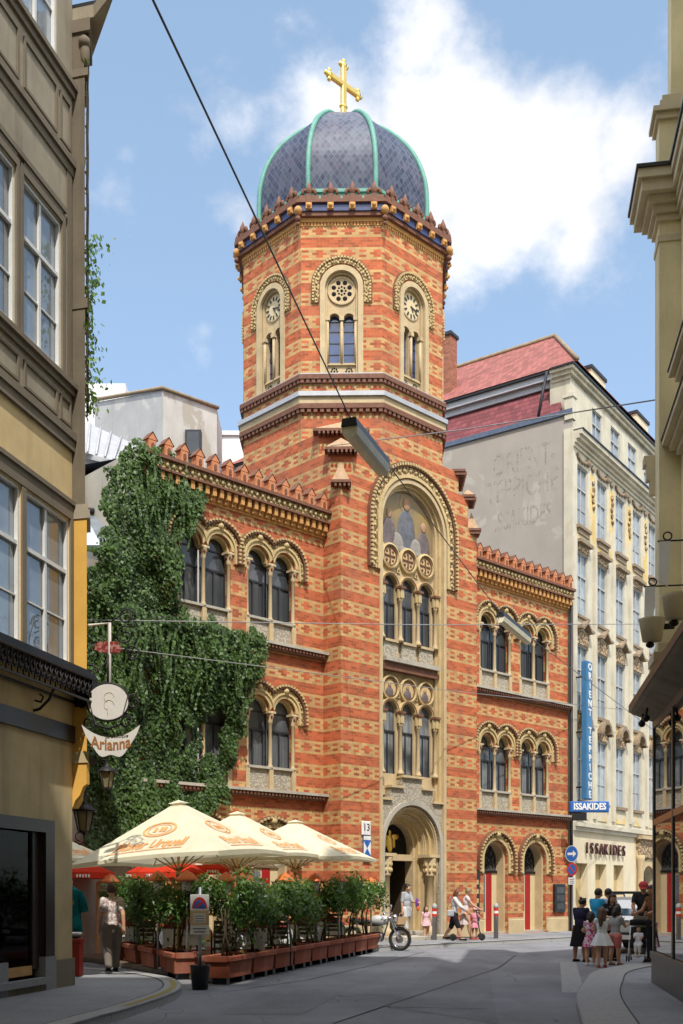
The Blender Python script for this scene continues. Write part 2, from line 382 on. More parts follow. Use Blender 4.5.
# octagon ledges
def oct_band(mb,ex,z0,z1,mi=0,dent=0,dm=0,c=c3):
    k=(T+ex)/T; p=[(a*k+T,b*k+T) for a,b in cham(c)]
    mb.prism(p,z0,z1,'z',mi)
    if dent:
        for i in range(8):
            a=Vector(p[i]);b=Vector(p[(i+1)%8]);L=(b-a).length;n=int(L/dent);d=(b-a)/L;nr=Vector((d.y,-d.x))
            for j in range(n):
                q=a+d*((j+.5)*L/n)-nr*.02
                Mx=Matrix.Translation((q.x,q.y,0))@Matrix.Rotation(math.atan2(d.y,d.x),4,'Z')
                mb.box(-dent*.3,dent*.3,-.0,.1,z0-.11,z0-.002,dm,Mx)
mb=MB()
oct_band(mb,.10,16.45,16.66,0); oct_band(mb,.17,16.662,16.80,2); oct_band(mb,.13,16.30,16.448,1,.19,1)
mb.build('lower_string_course',[M['tan'],M['brown'],M['lead']],church)
mb=MB(); oct_band(mb,.12,17.20,17.34,0,.17,1); oct_band(mb,.06,17.1,17.198,0); oct_band(mb,.09,17.341,17.38,2)
mb.build('upper_string_course',[M['brown'],M['brown'],M['lead']],church)
# octagon walls, one panel per face with an arched opening
mb=MB(); tw_spots=[]
for i in range(8):
    w=(2*T-2*c3) if i%2==0 else c3*math.sqrt(2); dist=T if i%2==0 else (2*T-c3)/math.sqrt(2)
    Mx=Matrix.Translation((T,T,0))@Matrix.Rotation(i*PI/4,4,'Z')
    q=MB(); q.wall([(-w/2,16.45),(w/2,16.45),(w/2,22.12),(-w/2,22.12)],[arch(0,.56,17.36,20.02,20)],-dist,.45)
    mb.add(q.v,q.f,0,Mx); tw_spots.append((i,Mx@Vector((0,-dist,0)),i*PI/4))
mb.build('tower_wall',M['brick'],church)
def frame_ring(mb,cx,cz,r0,r1,yf,yb,leg,mi=0,n=20):
    mb.ring(arcpts(cx,cz,r0,0,PI,n,leg,leg),arcpts(cx,cz,r1,0,PI,n,leg,leg),yf,yb,mi)
def tower_window(clock):
    s=MB(); frame_ring(s,0,20.02,.5,.66,-.07,.03,2.64); frame_ring(s,0,20.02,.44,.53,.05,.2,2.64)
    lan=[arch(x,.165,17.78,19.12,10) for x in (-.225,.225)]
    s.wall(arch(0,.47,17.36,20.0,18),lan,.14,.14)
    for x in (-.43,0,.43):
        s.tube([(x,.10,17.75),(x,.10,19.05)],.045,8); s.box(x-.07,x+.07,.03,.17,19.05,19.17)
    for x in (-.225,.225):
        s.ring(arcpts(x,19.12,.165,0,PI,10),arcpts(x,19.12,.215,0,PI,10),.09,.139)
    s.box(-.44,.44,.08,.139,17.70,17.76)
    for x in (-.225,.225):      # pierced panels below the lancets
        for k in range(8):
            a=k*PI/4; s.ball((x+.09*math.cos(a),.135,17.53+.09*math.sin(a)),(.028,.02,.028),6,4,1)
        s.ball((x,.135,17.53),(.03,.02,.03),6,4,1)
    w=s.build('tower_window',[M['tan'],M['dark']],church)
    h=MB(); frame_ring(h,0,20.05,.69,.9,-.06,.02,.5,0,24); 
    for p,d in resample(arcpts(0,20.05,.87,0,PI,24,.5,.5),.095):
        h.box(-.028,.028,-.1,-.05,-.028,.028,1,Matrix.Translation((p.x,0,p.y)))
    for p,d in resample(arcpts(0,20.05,.76,0,PI,24,.5,.5),.12):
        h.ball((p.x,-.06,p.y),.035,6,4,1)
    frame_ring(h,0,20.05,.9,.94,-.03,.02,.5,2,24)
    h.build('hood_mould',[M['yel'],M['yelplain'],M['brown']],w)
    for x in (-.225,.225):
        p=MB(); p.box(x-.18,x+.18,.285,.30,17.7,19.35); pn=p.build('pane',M['bluepane'],w)
        b=MB()
        for z in (18.1,18.45,18.8,19.1): b.box(x-.165,x+.165,.27,.284,z-.012,z+.012)
        b.build('glazing_bar',M['dframe'],w)
    if clock:
        d=MB(); d.lathe([(.001,0),(.40,0),(.40,.03),(.36,.04),(.001,.045)],(0,0,0),28,0,False,Matrix.Translation((0,.139,19.98))@Matrix.Rotation(PI/2,4,'X'))
        for k in range(12):
            a=k*PI/6; d.box(-.025,.025,-.012,.004,-.06,.06,1,Matrix.Translation((.29*math.sin(a),.092,19.98+.29*math.cos(a)))@Matrix.Rotation(a,4,'Y'))
        for a,l in ((1.85,.27),(2.6,.18)): d.box(-.016,.016,-.012,.004,-.03,l,1,Matrix.Translation((0,.085,19.98))@Matrix.Rotation(a,4,'Y'))
        d.build('clock_dial',[M['cream'],M['dframe']],w)
    else:
        d=MB(); d.lathe([(.001,0),(.43,0),(.43,.05),(.38,.05),(.36,.03),(.001,.03)],(0,0,0),28,0,False,Matrix.Translation((0,.139,19.98))@Matrix.Rotation(PI/2,4,'X'))
        for k in range(8):
            a=k*PI/4+.39; d.ball((.26*math.sin(a),.109,19.98+.26*math.cos(a)),(.075,.012,.075),8,4,1)
            a=k*PI/4; d.ball((.12*math.sin(a),.109,19.98+.12*math.cos(a)),(.035,.012,.035),6,4,1)
        d.ball((0,.109,19.98),(.05,.015,.05),8,4,1)
        d.build('rose_window',[M['tan'],M['dark']],w)
    return w
wins={True:tower_window(True),False:tower_window(False)}; used=set()
for i,p,a in tw_spots:
    k=(i%2==0); w=wins[k] if k not in used else copy_tree(wins[k]); used.add(k)
    w.location=p; w.rotation_euler=(0,0,a)
# tower cornice and crest
mb=MB(); oct_band(mb,.05,22.0,22.12,4,.1,4); oct_band(mb,.16,22.121,22.24,0); oct_band(mb,.20,22.242,22.46,1); oct_band(mb,.28,22.462,22.56,0)
k=(T+.2)/T; p=[(a*k+T,b*k+T) for a,b in cham(c3)]
for i in range(8):
    a=Vector(p[i]);b=Vector(p[(i+1)%8]);L=(b-a).length;d=(b-a)/L;n=4 if L<2.7 else 5
    rz=math.atan2(d.y,d.x)
    for j in range(n):
        q=a+d*((j+.5)*L/n); Mx=Matrix.Translation((q.x,q.y,22.56))@Matrix.Rotation(rz,4,'Z')
        mb.box(-.09,.09,-.1,.02,-.30,-.12,2,Mx); mb.ball((0,-.1,-.21),.07,8,5,2,Mx)
        # palmette: stem and five lobes
        mb.box(-.07,.07,-.07,.07,0,.16,3,Mx); mb.lathe([(.05,.1),(.105,.26),(.09,.36),(.01,.56)],(0,0,0),8,3,True,Mx)
        for s in (-1,1): mb.ball((s*.14,0,.29),(.085,.05,.06),8,5,3,Mx); mb.ball((s*.19,0,.24),(.05,.05,.09),8,5,3,Mx); mb.ball((s*.10,0,.09),(.07,.05,.06),8,5,3,Mx)
        mb.box(-.3,.3,-.05,.05,0,.12,3,Mx)
    # hanging pendants at the corners
    mb.ball((a.x,a.y,22.25),.13,8,6,2); mb.ball((a.x,a.y,22.0),.09,8,6,3); mb.ball((a.x,a.y,21.84),.06,8,6,3)
mb.build('tower_cornice',[M['brown'],M['blue'],M['corb'],M['brown'],M['corb']],church)
# dome
def slate_mat():
    t=NT('dome_slates'); tc=t.n.new('ShaderNodeTexCoord'); sp=t.n.new('ShaderNodeSeparateXYZ'); t.link(tc.outputs['UV'],sp.inputs[0])
    a=t.math('DIVIDE',t.math('ADD',sp.outputs[0],t.math('MULTIPLY',sp.outputs[1],.72)),.19); b=t.math('DIVIDE',t.math('SUBTRACT',sp.outputs[0],t.math('MULTIPLY',sp.outputs[1],.72)),.19)
    cb=t.n.new('ShaderNodeCombineXYZ'); t.link(t.math('FLOOR',a),cb.inputs[0]); t.link(t.math('FLOOR',b),cb.inputs[1])
    wn=t.n.new('ShaderNodeTexWhiteNoise'); wn.noise_dimensions='2D'; t.link(cb.outputs[0],wn.inputs['Vector'])
    fa=t.math('FRACT',a); fb=t.math('FRACT',b); e=t.math('MAXIMUM',t.math('LESS_THAN',fa,.13),t.math('GREATER_THAN',fb,.87))
    c=t.mix(wn.outputs['Value'],(.020,.030,.070),(.085,.10,.14)); c=t.mix(t.math('MULTIPLY',e,.55),c,(.15,.15,.165))
    co=t.coord('Object'); c=t.mix(t.math('MULTIPLY',t.ramp(t.noise(co,.9,4),.5,.7),.35),c,(.13,.09,.12)); t.col(c)
    t.bump(t.math('ADD',fa,t.math('SUBTRACT',1.,fb)),.4,.03); return t.set(.5,0,.3)
M['dome']=slate_mat()
DZ0,DH,DR=23.25,4.25,2.98
def drad(t): return DR*math.sqrt(max(0,1-t**2.15))**1.0
_k=[(2.88,23.2),(2.90,23.9),(2.84,24.6),(2.62,25.3),(2.27,25.9),(1.84,26.38),(1.40,26.76),(.96,27.03),(.48,27.22)]
dp=[]
for i in range(len(_k)-1):
    p0=_k[max(0,i-1)];p1=_k[i];p2=_k[i+1];p3=_k[min(len(_k)-1,i+2)]
    for j in range(4):
        t=j/4; dp.append(tuple(.5*(2*p1[c]+(p2[c]-p0[c])*t+(2*p0[c]-5*p1[c]+4*p2[c]-p3[c])*t*t+(3*p1[c]-p0[c]-3*p2[c]+p3[c])*t**3) for c in (0,1)))
dp.append(_k[-1])
ang=[math.atan2(b,a) for a,b in cham(c3)]
mbv=[];mbf=[];uvs=[]; arc=0
for i in range(8):
    a0,a1=ang[i],ang[(i+1)%8]; arc=0
    for j,(r,z) in enumerate(dp):
        if j: arc+=math.hypot(r-dp[j-1][0],z-dp[j-1][1])
        w=2*r*math.sin(PI/8)
        mbv+=[(T+r*math.cos(a0),T+r*math.sin(a0),z),(T+r*math.cos(a1),T+r*math.sin(a1),z)]; uvs+=[(-w/2+i*20,arc),(w/2+i*20,arc)]
        if j: b=len(mbv); mbf.append((b-4,b-3,b-1,b-2))
me=bpy.data.meshes.new('dome'); me.from_pydata(mbv,[],mbf); me.materials.append(M['dome'])
uv=me.uv_layers.new(name='UVMap').data
for l in me.loops: uv[l.index].uv=uvs[l.vertex_index]
for pl in me.polygons: pl.use_smooth=False
dome=bpy.data.objects.new('dome',me); COL.objects.link(dome); dome.parent=church
for i in range(8):
    a=ang[i]; q=MB(); q.tube([(T+(r+.02)*math.cos(a),T+(r+.02)*math.sin(a),z) for r,z in dp],[.05+.035*min(1,r/2.) for r,z in dp],6)
    q.tube([(T+(r+.08)*math.cos(a),T+(r+.08)*math.sin(a),z) for r,z in dp],.025,6)
    q.build('dome_rib',M['copper'],dome)
mb=MB(); mb.lathe([(3.25,0),(3.25,.1),(3.02,.12),(3.02,.62),(3.08,.64),(3.08,.74),(2.9,.78)],(T,T,22.55),8,0,False,None,PI/8); mb.build('dome_drum',M['copper'],dome)
mb=MB(); mb.lathe([(.62,0),(.6,.1),(.45,.12)],(T,T,27.16),16,0,False); mb.build('dome_cap',M['lead'],dome)
mb=MB(); z=27.26
mb.lathe([(.36,0),(.30,.10),(.22,.22),(.12,.3)],(T,T,z),8)
mb.box(T-.105,T+.105,T-.075,T+.075,z+.28,z+1.98,0,None,.03); mb.box(T-.66,T+.66,T-.074,T+.074,z+1.26,z+1.46,0,None,.03)
for x,zz in ((-.66,1.355),(.66,1.355),(0,2.0)):
    mb.ball((T+x,T,z+zz),(.14,.1,.14)); 
    for dx,dz in ((.0,.14),(0,-.14),(.14,0),(-.14,0)): mb.ball((T+x+dx,T,z+zz+dz),(.08,.075,.08),8,6)
mb.ball((T,T,z+.62),(.17,.12,.08)); mb.ball((T,T,z+.62),(.1,.1,.14))
mb.build('cross',M['gold'],church)
# ---------------------------------------------------------------- the tall niche in the tower front
mb=MB()
for r0,r1,yf,yb,m in ((1.42,1.54,-.05,.10,1),(1.34,1.44,.08,.20,0),(1.26,1.36,.18,.45,1)):
    mb.ring(arcpts(T,12.93,r0,0,PI,30,12.85,12.85),arcpts(T,12.93,r1,0,PI,30,12.85,12.85),yf,yb,m)
mb.build('niche_jamb',[M['yelplain'],M['tan']],church)
mb=MB(); L=1.55
mb.ring(arcpts(T,12.95,1.56,0,PI,36,L,L),arcpts(T,12.95,1.66,0,PI,36,L,L),-.09,.01,2)
mb.ring(arcpts(T,12.95,1.66,0,PI,36,L,L),arcpts(T,12.95,1.90,0,PI,36,L,L),-.06,.01,0)
mb.ring(arcpts(T,12.95,1.90,0,PI,36,L,L),arcpts(T,12.95,2.05,0,PI,36,L,L),-.11,.01,1)
for p,d in resample(arcpts(T,12.95,1.975,0,PI,36,L,L),.125): mb.box(-.035,.035,-.17,-.10,-.04,.04,2,Matrix.Translation((p.x,0,p.y))@Matrix.Rotation(-math.atan2(d.y,d.x),4,'Y'))
for p,d in resample(arcpts(T,12.95,1.78,0,PI,36,L,L),.26): mb.ball((p.x,-.06,p.y),(.06,.05,.06),8,5,2)
mb.build('great_hood_mould',[M['yel'],M['brown'],M['yelplain']],church)
def mosaic_mat():
    t=NT('gold_mosaic'); co=t.coord('Object'); n=t.voro(co,26)
    c=t.mix(t.ramp(t.noise(co,1.8,4),.35,.65),(.30,.20,.07),(.15,.12,.09)); c=t.mix(t.math('MULTIPLY',t.ramp(n,.1,.5),.4),c,(.42,.30,.12)); t.col(c); return t.set(.5,.2,.4)
M['mosaic']=mosaic_mat(); M['robe']=plain('grey_blue_robe',(.12,.125,.14),.7,var=.45,scale=5.); M['robe2']=plain('plum_robe',(.14,.11,.11),.7,var=.4,scale=5.); M['pale']=plain('pale_mosaic',(.27,.245,.215),.7,var=.3,scale=4.); M['skin_art']=plain('mosaic_skin',(.38,.22,.13),.7)
mb=MB(); mb.prism(arch(T,1.28,11.9,12.93,24),.30,.36,'y',0); mo=mb.build('mosaic',M['mosaic'],church,fixn=True)
for x,z,m,s in ((-.80,12.62,'robe2',1.05),(0,12.85,'robe',1.35),(.80,12.5,'robe2',1.05)):
    q=MB(); q.ball((T+x,.30,z),(.30*s,.035,.62*s),12,8,0); q.ball((T+x,.285,z+.72*s),(.13*s,.03,.16*s),10,6,1); q.ball((T+x+.16,.285,z+.1),(.1,.03,.28),8,6,0)
    q.lathe([(.001,0),(.24*s,0),(.24*s,.006),(.001,.006)],(0,0,0),16,2,False,Matrix.Translation((T+x,.299,z+.74*s))@Matrix.Rotation(PI/2,4,'X'))
    q.build('mosaic_figure',[M[m],M['skin_art'],M['mosaic']],mo)
q=MB(); q.ball((T-.42,.29,12.55),(.36,.03,.3),12,6); q.ball((T+.42,.29,12.5),(.34,.03,.32),12,6); q.ball((T,.285,12.35),(1.1,.03,.12),12,6); q.build('mosaic_cloud',M['pale'],mo)
# back wall of the niche with two rows of three lights
mb=MB(); xs=[T-.82,T,T+.82]; holes=[]
for x in xs:
    holes.append(arch(x,.32,9.42,11.12,12)); holes.append(arch(x,.32,5.28,7.22,12))
mb.wall([(T-1.3,4.6),(T+1.3,4.6),(T+1.3,12.4),(T-1.3,12.4)],holes,.55,.2,0)
ND=-.27
mb.build('niche_wall',M['tan'],church,(0,ND,0))
for zs,zb,zr,rr in ((11.12,9.42,12.02,'tracery'),(7.22,5.28,7.94,'medallion')):
    for x in xs:
        q=MB(); q.ring(arcpts(x,zs,.315,0,PI,14),arcpts(x,zs,.40,0,PI,14),.45,.549,0); q.ring(arcpts(x,zs,.345,0,PI,14),arcpts(x,zs,.37,0,PI,14),.43,.449,1)
        w=q.build('lancet_window',[M['yelplain'],M['brown']],church,(0,ND,0))
        g=MB(); g.box(x-.34,x+.34,.635,.65,zb-.02,zs+.34); g.build('pane',M['panecurtain'] if zs<9 else M['pane'],w)
        b=MB(); zt=zb+(zs-zb)*.68
        b.box(x-.32,x+.32,.60,.634,zt-.03,zt+.03)
        for dx in (-.31,-.015,.28): b.box(x+dx,x+dx+.03,.60,.634,zb,zt-.031)
        b.box(x-.28,x+.28,.61,.634,zs+.02,zs+.05)
        b.build('window_frame',M['dframe'],w)
        q=MB(); Mr=Matrix.Translation((x,.549,zr))@Matrix.Rotation(PI/2,4,'X')
        q.lathe([(.001,0),(.395,0),(.395,.10),(.34,.12),(.32,.05),(.001,.05)],(0,0,0),26,0,False,Mr); q.lathe([(.30,.052),(.30,.08),(.27,.08),(.27,.052)],(0,0,0),26,2,False,Mr,0,False)
        if rr=='tracery':
            for k in range(8): a=k*PI/4; q.ball((x+.19*math.cos(a),.495,zr+.19*math.sin(a)),(.05,.02,.05),6,4,2)
            q.box(x-.22,x+.22,.47,.498,zr-.02,zr+.02,2); q.box(x-.02,x+.02,.469,.4985,zr-.22,zr+.22,2)
        else:
            q.ball((x-.02,.49,zr-.14),(.17,.03,.17),10,6,3); q.ball((x-.02,.485,zr+.08),(.075,.03,.095),8,6,1)
        q.build('roundel',[M['yelplain'],M['skin_art'],M['brown'],M['robe2']],church,(0,ND,0))
    q=MB()
    for x in (xs[0]+.41,xs[1]+.41): 
        for dz in (.52,): q.box(x-.07,x+.07,.51,.549,zs+dz-.07,zs+dz+.07,0,None); q.box(x-.03,x+.03,.50,.509,zs+dz-.03,zs+dz+.03,1)
    q.build('spandrel_boss',[M['yelplain'],M['brown']],church,(0,ND,0))
    for x in (xs[0]-.41,xs[0]+.41,xs[1]+.41,xs[2]+.41):
        q=MB(); q.lathe([(.11,0),(.11,.06),(.07,.12),(.06,.2),(.056,zs-zb-.45),(.075,zs-zb-.43),(.075,zs-zb-.39),(.11,zs-zb-.1),(.11,zs-zb-.04)],(x,.44,zb-.02),12,0)
        q.box(x-.12,x+.12,.30,.548,zs-.07,zs+.0,2)
        for k in range(6): a=k*PI/3; q.box(-.03,.03,-.03,.03,0,.3,1,Matrix.Translation((x+.08*math.cos(a),.44+.08*math.sin(a),zs-.36)))
        q.build('column',[M['tan'],M['yelplain'],M['brown']],church,(0,ND,0))
q=MB()
for x in xs: q.box(x-.33,x+.33,.46,.549,8.84,9.34,1); q.box(x-.3,x+.3,.40,.548,9.345,9.42,0)
q.build('carved_panel',[M['tan'],M['greyorn']],church,(0,ND,0))
q=MB(); q.box(T-1.25,T+1.25,.10,.549,8.70,8.83,0); q.box(T-1.235,T+1.235,.2,.548,8.45,8.698,1); q.build('niche_ledge',[M['grey'],M['brown']],church,(0,-.14,0))
# ---------------------------------------------------------------- portal
mb=MB(); pz=3.02
out=[(T-1.48,.06),(T+1.48,.06),(T+1.48,4.42),(T+.98,4.42),(T+.98,4.82),(T+.46,4.82),(T+.46,5.16),(T-.46,5.16),(T-.46,4.82),(T-.98,4.82),(T-.98,4.42),(T-1.48,4.42)]
mb.wall(out,[arch(T,1.3,.08,pz,24)],.05,.3)
for (a,b),(c,d) in zip(out,out[1:]+out[:1]): mb.quad((a,.05,b),(a,.56,b),(c,.56,d),(c,.05,d))
por=mb.build('portal_surround',[M['greyorn']],church)
mb=MB()
for a,b,z in ((-1.5,-.98,4.42),(-.98,-.46,4.82),(-.46,.46,5.16),(.46,.98,4.82),(.98,1.5,4.42)): mb.box(T+a-.03+.001,T+b+.03,-.04,.5,z+.002+.001*(a>0),z+.075)
for r0,r1,yf,yb,m in ((1.30,1.44,-.02,.049,1),(1.16,1.31,.12,.36,0),(1.05,1.18,.26,.52,2),(.95,1.07,.42,.68,0),(.85,.97,.56,.84,2),(.76,.87,.70,1.05,0)):
    mb.ring(arcpts(T,pz,r0,0,PI,26,2.94,2.94),arcpts(T,pz,r1,0,PI,26,2.94,2.94),yf,yb,m)
    if r0 in (1.16,.95):
        mb.tube([(p[0],yf-.02,p[1]) for p in arcpts(T,pz,r0+.07,0,PI,26,2.94,2.94)],.035,6,m)
for p,d in resample(arcpts(T,pz,1.24,0,PI,30),.12): mb.ball((p.x,.11,p.y),.045,6,4,3)
mb.build('portal_arch',[M['tan'],M['grey'],M['yelplain'],M['yelplain']],por)
for s in (-1,1):
    q=MB(); x=T+s*1.02; q.lathe([(.2,0),(.2,.25),(.15,.32),(.13,.36),(.125,1.95),(.16,1.97),(.16,2.03),(.14,2.06),(.22,2.5),(.22,2.56)],(x,.22,.14),14,0)
    for k in range(8):
        a=k*PI/4
        for zz in (2.28,2.46): q.ball((x+.17*math.cos(a),.22+.17*math.sin(a),zz),(.05,.05,.08),6,5,1)
    q.box(x-.25,x+.25,-.01,.5,2.70,2.80,0); q.build('portal_column',[M['tan'],M['yelplain']],por)
mb=MB(); mb.box(T-.86,T+.86,.72,1.0,2.60,2.80); mb.build('lintel',M['tan'],por)
mb=MB(); mb.prism(arch(T,.80,2.79,pz,16),.99,1.04,'y',0); lu=mb.build('lunette',M['dark'],por,fixn=True)
q=MB(); q.ball((T-.05,.97,3.15),(.16,.03,.3),10,6); q.ball((T-.05,.965,3.5),(.08,.03,.1),8,6)
for s in (-1,1): q.ball((T-.05+s*.26,.97,3.38),(.2,.02,.1),8,5); q.ball((T-.05+s*.2,.97,3.2),(.07,.02,.2),8,5)
q.build('lunette_figure',M['gold'],lu)
mb=MB(); mb.box(T-.9,T+.9,1.06,4.,.06,2.7); 
mb2=MB(); 
for a,b in (((T-.82,1.04,.1),(T-.82,3.5,.1)),):
    pass
mb.f=[f for i,f in enumerate(mb.f) if i!=2]; mb.m=mb.m[:len(mb.f)]; mb.sm=mb.sm[:len(mb.f)]
mb.build('doorway_interior',M['dark'],por)
mb=MB(); mb.box(T+.80,T+.86,1.07,1.75,.12,2.6); mb.box(T-.86,T-.8,1.07,1.75,.12,2.6); mb.build('door',M['bark'],por)
mb=MB(); mb.box(T-1.25,T+1.25,-.55,1.05,.1,.24,0,None,.02); mb.box(T-.85,T+.85,.3,1.04,.242,.36,0,None,.02); mb.build('door_step',M['grey'],church)
# ---------------------------------------------------------------- wings
def lobe(r,cx,cz,leg,n=14,s=1):      # one lobe of a double arch, clipped where it meets its twin at x=0
    lim=math.acos(max(-1,-cx/r)) if r>cx else PI
    p=[(s*(cx+r*math.cos(lim*i/n)),cz+r*math.sin(lim*i/n)) for i in range(n+1)]
    if r<=cx: p=p+[(s*(cx-r),cz-.0)]
    else: p=p+[p[-1]]
    return [(p[0][0],p[0][1]-leg)]+p
DX=.49
def double_window(z0,pale_curtain):      # z0 = top of the ledge
    zs=z0+2.25; w=MB(); r=.40
    for s in (-1,1):
        for a,b,yf,m in ((r,.50,-.05,1),(.50,.56,-.09,1),(.56,.68,-.05,0),(.68,.79,-.12,2)):
            w.ring(lobe(a,DX,zs+.02,.0 if a<.5 else .32,14,s),lobe(b,DX,zs+.02,.0 if a<.5 else .32,14,s),yf,.01,m)
        for p,d in resample(lobe(.76,DX,zs+.02,.32,14,s)[:-1],.11): w.box(-.03,.03,-.165,-.115,-.03,.03,1,Matrix.Translation((p.x,0,p.y)))
        for p,d in resample(lobe(.62,DX,zs+.02,.32,14,s)[:-1],.15): w.ball((p.x,-.05,p.y),.028,6,4,1)
        w.ball((s*DX,-.08,zs+.62),(.1,.08,.09),8,5,1)
        # arch soffit inside the opening
        w.ring(lobe(.335,DX,zs,.0,14,s),lobe(.41,DX,zs,.0,14,s),.06,.24,1)
    win=w.build('double_arched_window',[M['yel'],M['yelplain'],M['brown']],church)
    for x in (-DX,DX):
        g=MB(); g.box(x-.46,x+.46,.28,.295,z0+.6,zs+.42); g.build('pane',M['panecurtain'] if pale_curtain else M['pane'],win)
    zt=z0+1.72
    for x in (-DX,DX):
        f=MB()
        f.box(x-.44,x+.44,.24,.279,zt-.03,zt+.03)
        for dx in (-.40,-.02,.36): f.box(x+dx,x+dx+.045,.24,.278,z0+.7,zt-.031)
        f.box(x-.36,x+.36,.25,.277,zs-.02,zs+.02)
        f.build('window_frame',M['dframe'],win)
    for x in (-.86,0,.86):
        c=MB(); c.lathe([(.09,0),(.09,.05),(.06,.1),(.055,.15),(.052,1.28),(.07,1.3),(.07,1.34),(.115,1.58),(.12,1.62)],(x,.06,z0+.62),10,0)
        for k in range(6): a=k*PI/3+.3; c.ball((x+.09*math.cos(a),.06+.09*math.sin(a),z0+2.1),(.035,.035,.06),6,4,1)
        c.box(x-.13,x+.13,-.05,.2,z0+2.19,z0+2.25,0); c.box(x-.07,x+.07,-.01,.14,z0+.0,z0+.62,0); c.build('column',[M['tan'],M['brown']],win)
    p=MB()
    for x in (-.43,.43): p.box(x-.33,x+.33,.06,.2,z0+.04,z0+.56,1); p.box(x-.36,x+.36,.08,.19,z0+.0,z0+.6,0)
    p.box(-.9,.9,-.02,.27,z0+.601,z0+.67,2); p.box(-.9,.9,.16,.3,z0,z0+.6,0)
    p.build('sill_panel',[M['tan'],M['greyorn'],M['grey']],win)
    return win
def ground_window(dark):
    w=MB(); zc=2.72
    for a,b,yf,m in ((.70,.80,-.05,1),(.80,.94,-.06,0),(.94,1.05,-.13,2)):
        w.ring(arcpts(0,zc,a,0,PI,22,.45,.45),arcpts(0,zc,b,0,PI,22,.45,.45),yf,.01,m)
    for p,d in resample(arcpts(0,zc,1.0,0,PI,22,.45,.45),.13): w.box(-.035,.035,-.18,-.125,-.035,.035,1,Matrix.Translation((p.x,0,p.y)))
    for p,d in resample(arcpts(0,zc,.87,0,PI,22,.45,.45),.2): w.ball((p.x,-.06,p.y),.04,6,4,1)
    w.ball((0,-.1,zc+.9),(.13,.1,.11),8,5,1)
    w.ring(arcpts(0,zc,.60,0,PI,20,2.55,2.55),arcpts(0,zc,.70,0,PI,20,2.55,2.55),.12,.5,3)
    win=w.build('ground_floor_arch',[M['yel'],M['yelplain'],M['brown'],M['tan']],church)
    f=MB(); f.prism(arch(0,.60,2.36,zc,14),.46,.49,'y',0); fa=f.build('fanlight',M['pane'],win,fixn=True)
    g=MB()
    for k in range(7): a=PI*k/6; g.tube([(0,.44,2.42),(.55*math.cos(a),.44,zc+.55*math.sin(a)-.0)],.014,5)
    for r in (.2,.38,.55): g.tube([(r*math.cos(PI*k/12),.44,2.45+r*1.45*math.sin(PI*k/12)) for k in range(13)],.014,5)
    for k in range(5):
        a=PI*(k+.5)/5.; g.tube([(.3*math.cos(a)+.07*math.cos(t),.44,2.55+.38*math.sin(a)+.07*math.sin(t)) for t in [i*PI/4 for i in range(9)]],.012,5)
    g.box(-.62,.62,.40,.458,2.28,2.36); g.build('iron_grille',M['iron'],fa)
    d=MB(); d.box(-.58,-.0,.44,.48,.14,2.28,0); d.box(-.53,-.06,.425,.439,.9,2.2,2); d.box(0.001,.30,.42,.50,.14,2.28,1)
    d.box(.301,.6,.44,.50,.14,2.28,3)
    d.build('shop_door',[M['cream'],M['reddoor'],M['panecurtain'],M['cream']],win)
    d=MB(); d.box(-.7,.7,.05,.7,.1,.2,0); d.build('door_step',M['grey'],win)
    return win
Z3,Z2=8.70,4.50
win_hi=double_window(Z3,False); win_lo=double_window(Z2,True); win_g=ground_window(False); first={}
def put(w,x):
    if w.name not in first: first[w.name]=1; o=w
    else: o=copy_tree(w)
    o.location=(x,.75,0)
merl=None
def dbl_hole(x,z0):
    zs=z0+2.25; r=.40; h=[(x-DX-r,z0),(x+DX+r,z0)]
    h+=[(x+DX+r*math.cos(PI*i/12),zs+r*math.sin(PI*i/12)) for i in range(13)]
    h+=[(x-DX+r*math.cos(PI*i/12),zs+r*math.sin(PI*i/12)) for i in range(13)]
    return h
